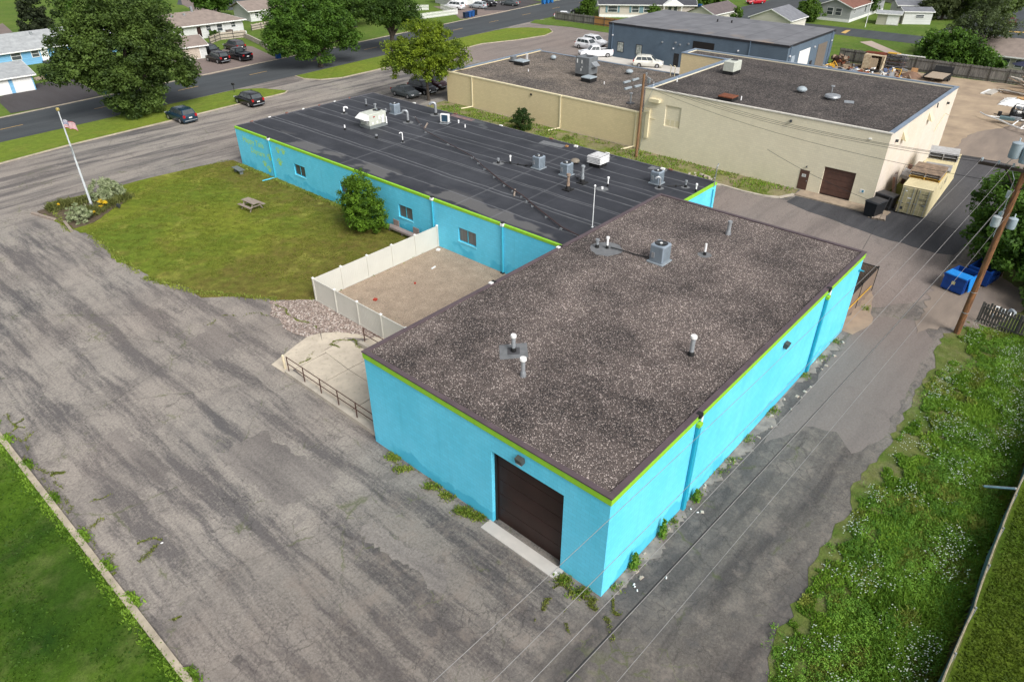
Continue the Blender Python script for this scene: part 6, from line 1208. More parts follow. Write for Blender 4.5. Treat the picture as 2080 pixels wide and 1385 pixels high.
# ================================================================== utility poles and wires
t=thing('utility_pole','tall reddish wooden utility pole with crossarm and transformers at the alley edge','utility pole',(32.05,-5.75,0))
b=MB(); b.tube([(32.05,-5.75,-.05),(32.05,-5.78,6),(32.0,-5.85,14.5)],[.20,.175,.14],14,0); b.cyl(32.05,-5.76,3.1,3.14,.197,.197,14,1); b.cyl(32.04,-5.77,1.6,1.64,.2,.2,14,1); b.build('pole',[m_polewood,m_galv],t,smooth=True)
b=MB(); b.rbox((31.82,-5.85,11.05),(.15,4.8,.17),R(0)); b.tube([(31.85,-4.85,11.0),(31.95,-5.68,9.9)],.045,5); b.tube([(31.85,-6.85,11.0),(31.95,-5.9,9.9)],.045,5); b.build('crossarm',M('crossarm_wood',(.035,.025,.02),(.05,.037,.03),rough=.8),t)
m_ins=M('insulator',(.55,.62,.66),(.4,.46,.5),rough=.3)
for y in(-3.6,-4.45,-5.2,-7.2,-8.0): b=MB(); b.cyl(31.82,y,11.13,11.24,.03,n=6); b.lathe(31.82,y,[(.04,11.22),(.085,11.26),(.05,11.30),(.075,11.33),(.03,11.37)],10); b.build('insulator',m_ins,t,smooth=True)
m_tr=M('transformer_blue',(.30,.36,.40),(.24,.29,.33),scale=1,rough=.45); m_tr2=M('transformer_pale',(.38,.42,.43),(.28,.31,.32),rough=.45)
def can(x,y,z,r,h,m): b=MB(); b.lathe(x,y,[(r*.92,z),(r,z+.06),(r,z+h-.05),(r*1.05,z+h-.04),(r*1.03,z+h),(r*.4,z+h+.07)],16,0); b.tube([(x+.1,y,z+h),(x+.1,y,z+h+.25)],.04,6,1); b.tube([(x+r,y,z+h*.6),(32.05,-5.8,z+h*.6)],.03,5,1); b.build('transformer',[m,m_ins],t,smooth=True)
can(31.45,-5.05,11.75,.29,.85,m_tr); can(31.55,-5.62,11.55,.29,.85,m_tr); can(31.9,-5.42,7.55,.25,.62,m_tr2); can(32.3,-6.2,7.5,.25,.62,m_tr)
b=MB(); b.cyl(31.95,-5.55,8.15,8.5,.11,n=10); b.cyl(32.2,-5.6,8.2,8.6,.09,n=10); b.box(31.75,31.9,-5.6,-5.4,9.4,9.8); b.tube([(31.85,-5.5,9.9),(31.75,-5.5,10.5),(31.8,-5.2,11.0)],.02,5); b.tube([(31.6,-5.3,12.3),(31.5,-5.0,11.6),(31.7,-4.8,11.2)],.018,5); b.tube([(31.75,-5.55,9.6),(31.8,-5.6,8.5),(31.9,-5.6,6.9)],.018,5); b.build('cutout_gear',m_galv,t)
t=thing('utility_pole','slim tan wooden pole standing in the weedy strip before the cream building','utility pole',(47.9,29.4,0))
b=MB(); b.tube([(47.9,29.4,-.05),(47.9,29.4,8.6)],[.16,.12],12); b.build('pole',m_polewood2,t,smooth=True)
b=MB(); b.cyl(48.0,29.2,8.5,8.75,.08,n=8); b.rbox((48.1,28.9,8.0),(.25,.25,.5)); b.tube([(48,29.1,8.4),(48.6,28.6,7.9),(48.3,28.4,7.3),(48.0,29.3,5.0),(50.1,29.7,4.4)],.02,5); b.tube([(48.0,29.3,4.6),(48.2,29.0,2.4),(48.0,29.3,.2)],.02,5); b.build('pole_gear',m_galv,t)
def wire(a,c,sag,r,m,label,group,n=22):
    b=MB(); pts=[]
    for i in range(n+1): u=i/n; pts.append((a[0]+(c[0]-a[0])*u,a[1]+(c[1]-a[1])*u,a[2]+(c[2]-a[2])*u-4*sag*u*(1-u)))
    b.tube(pts,r,5); setp(b.build('overhead_wire',m),label,'wire',group)
GWi='pale overhead wires above the alley'
wire((31.8,-3.6,11.36),(-30,-1.95,11.2),1.0,.008,m_wire,'leftmost pale overhead wire running above the turquoise building edge',GWi,40)
wire((31.8,-4.45,11.36),(-30,-2.9,11.2),1.0,.008,m_wire,'second pale overhead wire from the left above the alley',GWi,40)
wire((31.8,-5.2,11.36),(-30,-3.45,11.2),1.0,.009,m_wire,'pale overhead wire running beside the thick black cable on its left',GWi,40)
wire((31.9,-5.55,9.3),(-30,-3.6,10.6),.75,.022,m_wirek,'thick black overhead cable between two pale wires above the alley',None,40)
wire((31.9,-5.7,9.9),(-30,-3.8,11.0),.8,.009,m_wire,'pale overhead wire running beside the thick black cable on its right',GWi,40)
wire((31.9,-5.9,8.5),(-30,-4.6,10.3),.6,.007,m_wire,'thin rightmost pale overhead wire above the alley',GWi,40)
GS='black wires between the two wooden poles'
for i,(z0,y1,z1) in enumerate([(8.3,-3.6,11.3),(8.0,-4.45,11.3),(7.8,-5.2,11.2),(7.5,-5.6,10.2)]):
    wire((47.95,29.3,z0),(31.8,y1,z1),.9,.013,m_wirek,'black wire sagging between the two wooden poles, %s of the four'%['topmost','second from the top','third from the top','lowest'][i],GS)
wire((27.2,.2,5.95),(48.1,3.5,5.2),.5,.014,m_wirek,'black service cable from the turquoise roof corner across the back alley',None)
wire((31.95,-5.7,7.0),(44,12,5.4),.4,.014,m_wirek,'black service cable from the utility pole toward the weedy strip',None) if 0 else wire((31.95,-5.6,6.7),(46.3,14.7,4.4),.7,.014,m_wirek,'black service cable from the utility pole toward the weedy strip',None)
b=MB(); b.tube([(46.3,14.7,0),(46.3,14.7,4.45)],.07,8); b.tube([(46.3,14.7,4.4),(46.5,14.6,4.6)],.04,5); setp(b.build('service_post',m_galv),'thin metal service post by the curved kerb of the weedy strip','post') if 0 else None
# ================================================================== container, bins, dumpsters, pallets
t=thing('shipping_container','long cream shipping container with double doors beside the cream wall','container',(50.55,2.45,0),R(3.2),world=False)
CL,CW,CH=12.3,2.44,2.6
b=MB(); b.box(.02,CL,-CW/2,CW/2,.12,.3); b.box(.06,CL-.02,-CW/2+.1,CW/2-.1,.302,CH-.06); 
n=52
for s_ in(-1,1):
    vs=[];fs=[]
    for i in range(n*2+1): x=.12+(CL-.24)*i/(2*n); y=s_*(CW/2-(.005 if (i//2)%2 else .045)); vs+=[(x,y,.3),(x,y,CH-.1)]
    fs=[(2*i,2*i+2,2*i+3,2*i+1) for i in range(n*2)]; b.add(vs,fs,0)
    b.box(0,CL,s_*(CW/2-.03)-.03,s_*(CW/2-.03)+.03,CH-.12,CH)
b.box(.0,CL,-CW/2+.06,CW/2-.06,CH-.058,CH-.02)
for i in range(30): b.box(.4+i*.39,.55+i*.39,-CW/2+.15,CW/2-.15,CH-.019,CH)
b.build('body',m_cont,t)
for s_ in(-1,1):
    b=MB(); y0,y1=(.03,CW/2-.04) if s_>0 else (-CW/2+.04,-.03); b.box(-.04,.0,y0,y1,.16,CH-.12)
    for k_ in(0,1): 
        for r_ in range(5): yy0=y0+.06+k_*(y1-y0-.06)/2; b.box(-.055,-.041,yy0,yy0+(y1-y0-.18)/2,.22+r_*.45,.22+r_*.45+.40,2)
    o=b.build('door',[m_cont,m_contd,m_contd],t)
    for yy in(y0+.22,y1-.22): b=MB(); b.tube([(-.09,yy,.14),(-.09,yy,CH-.1)],.022,6); b.rbox((-.1,yy+.1,1.15),(.03,.3,.05)); b.build('locking_bar',m_cellar,o)
    b=MB()
    if s_<0:
        for r_,(wd_,z) in enumerate(((.62,2.05),(.3,1.9),(.74,1.62),(.7,1.5),(.3,1.28),(.62,1.18),(.5,1.06))): 
            x_=-.95 
            for q in range(int(wd_/.09)): b.box(-.062,-.058,y0+.18+q*.1,y0+.18+q*.1+.06,z,z+.07)
    else: b.box(-.062,-.058,y1-.45,y1-.2,.45,.7); b.box(-.062,-.058,y1-.4,y1-.25,1.0,1.06); b.box(-.063,-.059,y0+.22,y0+.55,1.5,1.62,1); b.box(-.063,-.059,y1-.45,y1-.3,2.1,2.2,1)
    b.build('stencil_marks',[m_acd,m_white],o)
b=MB(); b.box(-.08,-.056,-.02,.02,.2,CH-.14); b.build('door_seal',m_black,t)
b=MB(); b.add([(4.6+.38*math.cos(2*PI*i/16),-CW/2-.008,1.75+.38*math.sin(2*PI*i/16)) for i in range(16)]+[(4.6+.26*math.cos(2*PI*i/16),-CW/2-.008,1.75+.26*math.sin(2*PI*i/16)) for i in range(16)],[(i,(i+1)%16,16+(i+1)%16,16+i) for i in range(5,15)])
for x in(5.5,5.75,6.1,6.35): b.box(x,x+.1,-CW/2-.012,-CW/2-.006,1.5,2.05)
b.build('logo_marks',M('mark_blue',(.03,.04,.09)),t)
def pallet(name,label,c,sx,sy,rz,m,layers=1,group=None,tilt=0,cat='pallet',z=0,lay_h=.14,mats=None):
    t=thing(name,label,cat,(c[0],c[1],z),rz,group,world=False); t.rotation_euler[0]=tilt
    for l in range(layers):
        b=MB(); z0=l*lay_h
        for i in range(3): y=-sy/2+.05+i*(sy-.1)/2; b.box(-sx/2,sx/2,y-.045,y+.045,z0+.02,z0+lay_h-.025)
        nb=max(5,int(sx/.17))
        for i in range(nb): x=-sx/2+(i+.08)*sx/nb; b.box(x,x+sx/nb*.84,-sy/2,sy/2,z0+lay_h-.024,z0+lay_h)
        for i in range(4): x=-sx/2+(i+.1)*sx/4; b.box(x,x+.1,-sy/2,sy/2,z0,z0+.019)
        b.build('deck',(mats[l%len(mats)] if mats else m),t)
    return t
m_pal=M('pallet_wood',(.42,.34,.27),(.28,.22,.17),scale=4,rough=.9); m_palg=M('pallet_grey',(.36,.35,.34),(.22,.21,.205),scale=3,rough=.9); m_palb=M('pallet_brown',(.30,.215,.15),(.15,.11,.08),scale=2,rough=.9)
pallet('wooden_pallet','single pale wooden pallet lying on the asphalt in front of the container',(48.25,4.35),1.25,1.1,R(15),m_pal,z=.045)
pallet('pallet_stack','brown stack of weathered pallets on the near half of the container',(54.4,2.75),3.1,2.5,R(3),m_palb,3,z=CH+.02,mats=[m_yellowp,m_palg,m_palb],lay_h=.2)
pallet('pallet_stack','thin grey boards lying just behind the brown pallet stack on the container',(57.2,2.6),1.9,2.2,R(8),m_palg,1,z=CH+.02,lay_h=.12)
pallet('pallet_stack','silvery grey stack of pallets at the far end of the container',(60.9,3.1),2.5,2.5,R(10),m_palg,2,z=CH+.02,mats=[m_palg,M('pallet_silver',(.46,.46,.46),(.33,.32,.31),scale=3)],lay_h=.3)
b=MB()
for i in range(7): b.rbox((53.2+.25*i,4.9+.04*i,1.0),(.06,.2,2.4),0,i%2,ry=.25,rx=-.25)
b.rbox((55.5,4.6,2.0),(2.4,.9,.3),.1,1,rx=.2); b.rbox((56.6,4.9,1.6),(.4,.3,1.9),.3,0,rx=.15); setp(b.build('scrap_boards',[M('rust_brown',(.14,.075,.05),(.09,.05,.035)),m_palg]),'rusty scrap and boards wedged between the container and the cream wall','scrap pile')
def bin_(name,label,x,y,rz,m,lid,h=1.05,w_=.62,d=.75,group=None,z=.03,cat='bin'):
    t=thing(name,label,cat,(x,y,z),rz,group,world=False); b=MB(); b.rbox((0,0,h*.5),(-w_*.82 if 0 else w_*.82,d*.82,h),0,0,tap=1.2); b.build('body',m,t)
    b=MB(); b.rbox((0,0,h+.03),(w_*1.06,d*1.08,.08),0,0,tap=.9); b.rbox((-w_*.52,0,h-.02),(.06,d*.9,.05)); b.build('lid',lid,t)
    for s_ in(-1,1): 
        b=MB(); n=10; b.add([(-w_*.35+.1*0+ .12*math.cos(2*PI*i/n),s_*d*.42+yy,.12+.12*math.sin(2*PI*i/n)) for yy in(-.03,.03) for i in range(n)],[tuple(range(n)),tuple(range(2*n-1,n-1,-1))]+[(i,n+i,n+(i+1)%n,(i+1)%n) for i in range(n)]); b.build('wheel',m_black,t)
    return t
m_tb=M('black_tub',(.013,.014,.017),(.02,.021,.024),scale=2,rough=.55)
bin_('waste_cart','large black wheeled waste cart standing in front of the corner of the cream building',48.5,4.95,R(75),m_tb,M('black_lid',(.022,.024,.028),(.03,.032,.037),rough=.5),1.35,1.15,1.6)
bin_('waste_cart','large black waste cart tucked behind the other beside the container',50.9,4.75,R(165),m_tb,MC['black_lid'],1.3,1.15,1.6)
GB='blue wheeled bins in a row by the far driveway'
for i,(x,y,m,lab) in enumerate([(102.0,108.9,m_navy,'navy wheeled bin, leftmost of the row by the white minivan driveway'),(103.3,109.0,m_bluebin,'blue wheeled bin, second in the row by the white minivan driveway'),(104.5,109.2,m_bluebin,'blue wheeled bin, third in the row by the white minivan driveway'),(106.2,110.0,m_black,'black wheeled bin, last of the row by the white minivan driveway')]): bin_('wheeled_bin',lab,x,y,R(90),m,m,1.1,.75,.85,group=GB)
for i in range(3): x,y=G(1104+i*8,9-i*1.5); bin_('wheeled_bin',['leftmost blue bin of the three beside the road at the top edge','middle blue bin of the three beside the road at the top edge','rightmost blue bin of the three beside the road at the top edge'][i],x,y,R(90),M('bright_blue_bin',(.015,.14,.40),(.012,.11,.33)),MC['bright_blue_bin'] if 'bright_blue_bin' in MC else m_bluebin,1.1,.8,.9,group='blue bins beside the road at the top edge')
bin_('wheeled_bin','blue bin with white lid beside the garage and the path of the light blue house',19.7,117.0,R(80),m_bluebin,m_white); bin_('wheeled_bin','blue bin standing on the grass beside the big tree across the road',21.6,101.0,R(80),m_bluebin,m_bluebin); bin_('wheeled_bin','blue bin with white lid at the right corner of the house driveway',50.9,102.8,R(80),m_bluebin,m_white,1.2,.8,.9)
x,y=G(1421,20); bin_('wheeled_bin','blue bin at the right end of the beige house',x,y,0,m_bluebin,m_bluebin)
def dumpster(label,x,y,rz,lidopen):
    t=thing('dumpster',label,'dumpster',(x,y,.04),rz,world=False); L,W_,h=2.0,1.5,1.25
    b=MB(); T=.05
    def tq(x0,x1,y0,y1): b.add([(x0,y0,.14),(x1,y0,.14),(x1,y1,.14),(x0,y1,.14),(x0-.0,y0,h),(x1,y0,h),(x1,y1,h),(x0,y1,h)],[(0,3,2,1),(4,5,6,7),(0,1,5,4),(1,2,6,5),(2,3,7,6),(3,0,4,7)])
    tq(-L/2,L/2,-W_/2,-W_/2+T); tq(-L/2,L/2,W_/2-T,W_/2); tq(-L/2,-L/2+T,-W_/2+T,W_/2-T); tq(L/2-T,L/2,-W_/2+T,W_/2-T); b.box(-L/2,L/2,-W_/2,W_/2,.1,.16)
    for s_ in(-1,1): b.box(-L/2-.05,L/2+.05,s_*(W_/2+.02)-.05,s_*(W_/2+.02)+.05,h-.12,h-.03); b.box(-.5,.5,s_*(W_/2+.06)-.08,s_*(W_/2+.06)+.08,.55,.72)
    for i in range(5): b.box(-L/2+.1+i*.42,-L/2+.16+i*.42,-W_/2-.03,-W_/2,.2,h-.12)
    b.box(-L/2-.03,-L/2,-W_/2,W_/2,h-.1,h); b.build('body',m_dump,t)
    b=MB(); b.box(-L/2+T,L/2-T,-W_/2+T,W_/2-T,.3 if lidopen else .3,.42); b.build('rubbish',M('dumpster_inside',(.03,.045,.06),(.02,.03,.04)),t)
    b=MB(); b.box(-L/2-.02,-L/2-.006,-.12,.12,.62,.85); b.build('sticker',M('sticker',(.6,.52,.25)),t)
    for xx in(-.8,.8):
        for yy in(-.6,.6): b=MB(); b.cyl(xx,yy,0,.12,.09,n=8); b.build('caster',m_black,t)
    b=MB()
    if lidopen==2: b.rbox((-.1,-W_/2-.12,.75),(1.0,.05,1.0),0,0,rx=R(-8)); b.rbox((-.52,0,h+.03),(.95,W_+.04,.05),0,0,tap=.97)
    else: b.rbox((0,W_/2+.1,.8),(L,.05,.9),0,1,rx=R(6)); 
    b.build('lid',[m_dumpl,m_black],t); return t
dumpster('blue dumpster with light blue lid, one half flapped over its side, nearest the alley',38.7,-4.2,R(-14),2)
dumpster('open blue dumpster with dark inside, farther one beside the leafy tree',41.2,-5.2,R(-12),1)
b=MB()
rr=random.Random(9)
for i in range(9): b.rbox((43.2+rr.uniform(-1,1),-4.9+rr.uniform(-1,.6),.3+rr.uniform(0,.7)),(rr.uniform(.8,1.8),.12,.05),rr.uniform(0,3),i%2,rx=rr.uniform(-.6,.6),ry=rr.uniform(-.5,.5))
b.box(42.8,44.2,-6.2,-5.0,.05,.7,0); setp(b.build('broken_crate',[M('brown_crate',(.12,.07,.05),(.08,.05,.035)),m_wood]),'broken brown wooden crate and boards behind the dumpsters under the tree','crate')
b=MB()
for i in range(14): b.rbox((36.4+rr.uniform(-.8,.8),-7.4+rr.uniform(-.6,.6),.12+rr.uniform(0,.3)),(rr.uniform(.2,.6),rr.uniform(.2,.5),rr.uniform(.1,.3)),rr.uniform(0,3),i%3,rx=rr.uniform(-.6,.6),ry=rr.uniform(-.5,.5),tap=.7)
setp(b.build('rubbish_bags',[m_white,M('grey_bag',(.3,.33,.36)),M('tan_bag',(.5,.4,.3))]),'small heap of white and tan rubbish behind the utility pole','rubbish heap')
# ================================================================== junk yard behind the cream building
t=thing('storage_crate','open rusty cream steel container with red poles on top against the yard fence','container',(108.3,24.6,0))
b=MB(); b.box(108,110.6,23.2,23.4,0,2.5); b.box(108,110.6,25.9,26.1,0,2.5); b.box(110.5,110.6,23.4,25.9,0,2.5); b.box(108,110.6,23.2,26.1,2.5,2.6); b.box(107.9,108,25.0,26.1,0,2.5); b.box(107.95,108.05,23.9,25.0,.1,2.1,1); b.tube([(107.7,23.1,0),(108.1,23.0,2.6)],.14,5); b.build('shell',[M('rusty_cream',(.55,.48,.34),(.35,.26,.17),scale=2.5),M('plank_tan',(.48,.38,.26),(.36,.28,.19),scale=4,stretch=(1,6,.5))],t)
b=MB()
for i in range(6): b.rbox((109+.25*i,24.8,2.68+.03*(i%3)),(.1,3.2,.1),.1*(i%3-1),i%2)
b.build('pole_bundle',[m_rust,M('oxide_red',(.28,.06,.04))],t); t.scale=(1,1,.84)
t=thing('storage_rack','dark steel storage rack loaded with pipes, right of the open rusty crate','rack',(110,21.8,0))
b=MB()
for yy in(20.6,23.0):
    for xx in(109.4,110.6): b.rbox((xx,yy,1.2),(.1,.1,2.4))
for z in(.6,1.2,1.8,2.35): b.box(109.3,110.7,20.5,23.1,z,z+.06)
b.build('frame',M('rack_steel',(.10,.10,.12),(.06,.06,.075)),t)
b=MB()
for i in range(10): b.tube([(109.5+.1*i,20.2+rr.uniform(-.3,.3),.72+.6*(i%3)),(109.5+.1*i,23.2+rr.uniform(-.3,.3),.72+.6*(i%3))],.05,5,i%2)
b.rbox((109.8,22.3,2.5),(.7,1.8,.14),0,2); b.rbox((109.6,19.8,2.5),(.18,4.0,.12),R(3),3); b.build('load',[m_galv,M('rust_pipe',(.2,.11,.07)),m_yellowp,m_white],t)
t=thing('steel_frame','tall black steel frame gate standing loose left of the rusty crate','frame',(107.6,28.2,0)); b=MB()
for yy in(27.4,29.0): b.rbox((107.6,yy,1.15),(.09,.09,2.3))
for z in(.5,1.1,2.28): b.rbox((107.6,28.2,z),(.09,1.7,.08))
b.tube([(107.6,27.4,.5),(107.6,29.0,1.1)],.03,4); b.build('frame',m_black,t)
t=thing('yellow_machine','small yellow machine frame lying among junk behind the tall roof','machine',(105.8,30.0,0)); b=MB(); b.tube([(105.5,30.2,.2),(105.8,29.7,1.0),(106,29.2,.3)],.09,5); b.tube([(105.2,30.8,.3),(106,29.8,.7)],.1,5); b.rbox((105.7,29.9,.3),(1.3,.8,.3),.3); b.build('frame',m_yellowp,t)
t=thing('engine_hoist','orange-yellow folding frame with grey engine block in the junk yard','machine',(104.6,20.2,0)); b=MB()
for yy in(19.4,20.6): b.tube([(104.4,yy,0),(104.7,yy,1.3)],.06,5)
b.tube([(104.7,19.4,1.3),(104.7,20.6,1.3)],.06,5); b.tube([(104.5,18.9,.2),(103.6,19.9,.2),(104.6,21.0,.2)],.05,5); b.build('frame',m_yellowp,t); b=MB(); b.rbox((104.3,20.5,.45),(.8,.8,.8),.4,0,tap=.8); b.rbox((104.3,21.4,.3),(.6,.5,.5),.2,1); b.build('engine',[m_galv,m_white],t)
b=MB(); rr=random.Random(12); junkm=[m_wood,m_galv,m_white,m_rust,m_palb,m_black,M('junk_blue',(.10,.14,.25))]
for i in range(90): b.rbox((106+rr.uniform(-2.2,4),24+rr.uniform(-6,7),rr.uniform(.05,.35)),(rr.uniform(.2,1.3),rr.uniform(.08,.5),rr.uniform(.06,.4)),rr.uniform(0,3),rr.randrange(7),rx=rr.uniform(-.4,.4),ry=rr.uniform(-.4,.4))
setp(b.build('junk_pile',junkm),'long low heap of mixed scrap in front of the backyard fence','junk',None,'stuff')
b=MB()
for i in range(22): b.rbox((103.5+rr.uniform(-.9,.9),31.4+rr.uniform(-.9,.9),.4+rr.uniform(0,1.1)),(rr.uniform(.5,1.6),rr.uniform(.2,.6),rr.uniform(.1,.5)),rr.uniform(0,3),rr.randrange(3),rx=rr.uniform(-.8,.8),ry=rr.uniform(-.8,.8))
for o_ in (b.build('scrap_heap',[m_rust,M('dark_scrap',(.06,.035,.03)),m_palb]),): setp(o_,'dark rusty scrap heap at the corner of the slate building','scrap heap'); o_.location=(4.3,-1.8,0)
b=MB(); b.lathe(107.2,18.4,[(1.6,0),(1.2,.35),(.6,.65),(.1,.75)],14); setp(b.build('dirt_pile',M('brown_dirt',(.20,.12,.08),(.15,.09,.06),scale=2,bump=.5),smooth=True),'low brown dirt pile left of the flatbed trailer','dirt pile')
b=MB(); b.rbox((108.6,18.5,.55),(.06,.9,1.0),.2,0,ry=.3); setp(b.build('board',M('board_orange',(.4,.22,.1))),'orange-brown board leaning beside the dirt pile','board')
t=thing('flatbed_trailer','wood-decked black flatbed trailer parked before the board fence','trailer',(107.6,15.0,0)); b=MB(); b.box(105.6,110.2,13.7,16.3,.55,.62); b.build('deck',M('deck_tan',(.38,.31,.24),(.3,.24,.18),scale=2,stretch=(1,5,1)),t); b=MB(); b.box(105.6,110.2,13.5,13.68,.4,.68); b.box(105.6,110.2,16.32,16.5,.4,.68); b.box(110.2,110.4,13.5,16.5,.4,.75); b.rbox((110.9,15.0,.9),(.1,2.6,1.0),0,0,ry=R(25)); b.tube([(105.6,15,.5),(104.2,15,.5)],.07,5); b.build('frame',m_black,t)
for xx in(107.4,108.3): 
    for yy in(13.4,16.6): b=MB(); n=12; b.add([(xx+.34*math.cos(2*PI*i/n),yy+q,.34+.34*math.sin(2*PI*i/n)) for q in(-.1,.1) for i in range(n)],[tuple(range(n)),tuple(range(2*n-1,n-1,-1))]+[(i,n+i,n+(i+1)%n,(i+1)%n) for i in range(n)]); b.build('wheel',m_tyre,t)
m_lum=M('lumber',(.50,.36,.22),(.34,.25,.17),scale=2,stretch=(1,4,1)); m_lumg=M('lumber_pale',(.46,.43,.38),(.36,.33,.29))
b=MB(); b.rbox((104.4,6.9,.12),(3.6,1.0,.14),R(-8),0); b.rbox((104.2,7.6,.08),(3.4,.5,.1),R(-6),1); setp(b.build('lumber_pile',[m_lumg,m_white]),'pale boards lying flat on the dirt left of the brown lumber heap','lumber','lumber on the yard dirt')
b=MB(); rr=random.Random(14)
for i in range(26): b.rbox((105.6+rr.uniform(-1.2,1.6),3.9+rr.uniform(-1.5,1.5),.08+.05*(i%8)),(rr.uniform(.12,.3),rr.uniform(2.5,4.2),.07),rr.uniform(-.3,.3),i%3)
setp(b.build('lumber_pile',[m_lum,m_lumg,m_palb]),'heap of brown lumber on the dirt near the right edge','lumber','lumber on the yard dirt')
b=MB()
for i in range(9): b.rbox((109.6+rr.uniform(-1,1),4.0+rr.uniform(-1.6,1.6),.4+.12*i),(.25,rr.uniform(1.5,3.2),.1),rr.uniform(-.6,.6),i%2,rx=rr.uniform(.1,.4))
setp(b.build('lumber_pile',[m_palb,m_lumg]),'tilted dark boards piled against the board fence near the right edge','lumber','lumber on the yard dirt')
t=thing('tarp_pile','white tarpaulin heap with orange sacks on it at the right edge of the yard','tarp',(99.5,3.0,0)); rs=np.random.RandomState(6); n=16; V=[];
for i in range(n):
    for j in range(n): u=i/(n-1)*2-1; v=j/(n-1)*2-1; V.append((99.6+u*2.1+.15*rs.rand(),2.6+v*2.2+.15*rs.rand(),.02+.5*max(0,1-max(abs(u),abs(v))**4)+.1*rs.rand()))
F=[(i*n+j,i*n+j+1,(i+1)*n+j+1,(i+1)*n+j) for i in range(n-1) for j in range(n-1)]; b=MB(); b.add(V,[f[::-1] for f in F]); b.build('sheet',m_white,t)
b=MB()
for i in range(5): b.bev((100.0+.35*(i%3),2.0+.5*(i//2),.68),(.7,.5,.22),.06,.4*i)
b.build('sack',M('sack_orange',(.55,.34,.16)),t)
t=thing('boat_trailer','empty white boat trailer frame pointing left at the right edge','trailer',(88.6,4.2,0)); b=MB(); tp=G(1988,250); 
b.tube([(88.7,4.6,.55),(87.6,3.0,.55),(86.2,1.5,.5),(85.0,.2,.55)],.09,6); b.tube([(88.5,4.3,.55),(89.0,2.2,.55),(89.2,0,.55)],.09,6); b.tube([(89.6,5.4,.6),(88.7,4.6,.55)],.08,5); b.tube([(86.0,1.2,.55),(89.1,1.0,.55)],.07,5); b.tube([(85.0,.2,.55),(89.2,0,.55)],.07,5); b.tube([(85.0,.2,.55),(85.2,-3,.55)],.09,5); b.tube([(89.2,0,.55),(89.3,-3,.55)],.09,5); b.build('frame',m_white,t)
b=MB(); b.rbox((88.2,2.2,.7),(.8,1.6,.3),.1,0); b.rbox((88.6,1.4,.75),(.5,1.2,.3),.1,1); b.build('load',[M('teal_grey',(.1,.16,.17)),m_galv],t)
for xx in(84.4,): b=MB(); n=14; b.add([(xx+q,-.9+.42*math.cos(2*PI*i/n),.42+.42*math.sin(2*PI*i/n)) for q in(-.12,.12) for i in range(n)],[tuple(range(n-1,-1,-1)),tuple(range(n,2*n))]+[(i,(i+1)%n,n+(i+1)%n,n+i) for i in range(n)]); o=b.build('wheel',m_tyre,t); b=MB(); b.add([(xx-.13,-.9+.26*math.cos(2*PI*i/n),.42+.26*math.sin(2*PI*i/n)) for i in range(n)],[tuple(range(n-1,-1,-1))]); b.build('rim',m_rim,o)
t=thing('mesh_trailer','small black mesh-sided utility trailer at the right edge of the yard','trailer',(91.5,1.4,0)); b=MB()
b.box(90.4,93.6,.0,2.4,.5,.56)
for z in(.6,1.0,1.35): 
    b.box(90.4,93.6,2.36,2.4,z,z+.05); b.box(90.4,90.44,.0,2.4,z,z+.05); b.box(93.56,93.6,0,2.4,z,z+.05)
for i in range(12): b.box(90.4,90.44,.2*i,.2*i+.03,.5,1.35); b.box(90.4+.27*i,90.43+.27*i,2.36,2.4,.5,1.35)
b.tube([(90.4,2.3,.5),(90.3,3.3,.5),(90.2,4.0,.5)],.06,5); b.rbox((90.4,3.4,.6),(.5,.4,.5),.2); b.build('frame',m_black,t)
b=MB()
for i in range(14): b.rbox((92+rr.uniform(-1.2,1.2),1.2+rr.uniform(-.9,.9),.7+rr.uniform(0,.4)),(.5,.4,.3),rr.uniform(0,3),i%3,rx=.4)
b.build('load',[m_galv,m_white,m_acd],t)
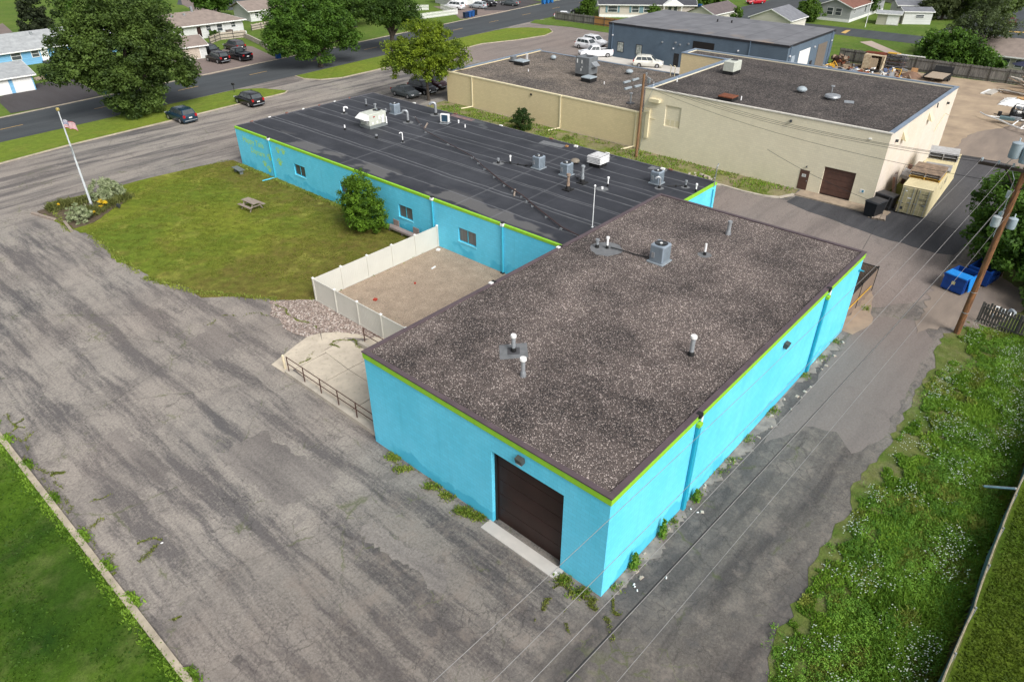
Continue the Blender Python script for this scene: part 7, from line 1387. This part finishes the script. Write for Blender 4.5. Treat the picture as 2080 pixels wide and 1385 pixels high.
# house yards: small things
b=MB(); b.rbox((56.5,128.2,.6),(1.3,.9,1.1),0,0,tap=.9); setp(b.build('crate',M('crate_dark',(.10,.08,.07),(.16,.13,.11),scale=6)),'dark slatted box by the wall of the brown-roofed white house','box')
b=MB()
for i,(x,m_) in enumerate(((54.9,0),(58.6,0),(57.8,1),(59.4,0))): b.bev((x,127.9,.35),(.8,.7,.5),.05,.2*i,m_); 
setp(b.build('planter_row',[m_white,m_galv]),'pale tubs lined up on the soil bed before the white house','planters')
b=MB(); b.tube([(19.6,87.2,0),(19.6,87.2,.9)],.05,5); x,y=(34.0,87.7); b=MB(); b.cyl(x,y,0,1.05,.05,n=6); b.rbox((x,y,1.15),(.25,.45,.25),0,0); setp(b.build('mailbox',m_black),'small black mailbox on a post at the road edge above the grass strip','mailbox')
# litter and sundry bits by the walls
b=MB(); rr=random.Random(21)
for (x,y,n) in ((-.55,.75,1),(1.2,-.8,3),(2.6,-1.4,1),(6.9,-.55,2),(-.5,2.0,1),(-10.6,16.4,1)):
    for i in range(n): b.rbox((x+rr.uniform(-.2,.2),y+rr.uniform(-.2,.2),.07),(rr.uniform(.05,.13),rr.uniform(.04,.09),.04),rr.uniform(0,3),0,rx=rr.uniform(-.5,.5),tap=.7)
setp(b.build('litter',m_white),'scraps of white litter along the foot of the turquoise walls','litter',None,'stuff')
b=MB()
for i in range(30): x=rr.uniform(.2,27); b.rbox((x,-rr.uniform(.1,.9),.05),(rr.uniform(.06,.25),rr.uniform(.06,.2),rr.uniform(.03,.08)),rr.uniform(0,3),i%2,tap=.8)
for i in range(60): b.rbox((45.6+rr.uniform(-1.2,1.8),21.2+rr.uniform(-1.4,1.4),.08+rr.uniform(0,.15)),(rr.uniform(.1,.35),rr.uniform(.1,.3),rr.uniform(.08,.2)),rr.uniform(0,3),i%2,rx=rr.uniform(-.4,.4),tap=.8)
setp(b.build('rubble',[m_conc,M('rubble_tan',(.42,.36,.29),(.32,.27,.22))]),'loose rubble stones along the wall foot and at the end of the weedy strip','rubble',None,'stuff')
b=MB(); b.rbox((9.5,26.3,.1),(.25,.25,.12),.4); b.rbox((15.6,26.8,.09),(.5,.12,.06),.2,1); b.rbox((15.5,21.6,.09),(.3,.1,.05),.8,2); b.rbox((18.0,28.8,.1),(.3,.25,.1),.3,1); b.rbox((13.0,26.0,.1),(.14,.14,.1),.8,0)
setp(b.build('dog_toys',[M('toy_red',(.4,.05,.03)),m_white,m_cellar]),'small toys and scraps scattered on the pea gravel inside the fence','toys',None,'stuff')
print('all ok', len(bpy.data.objects))
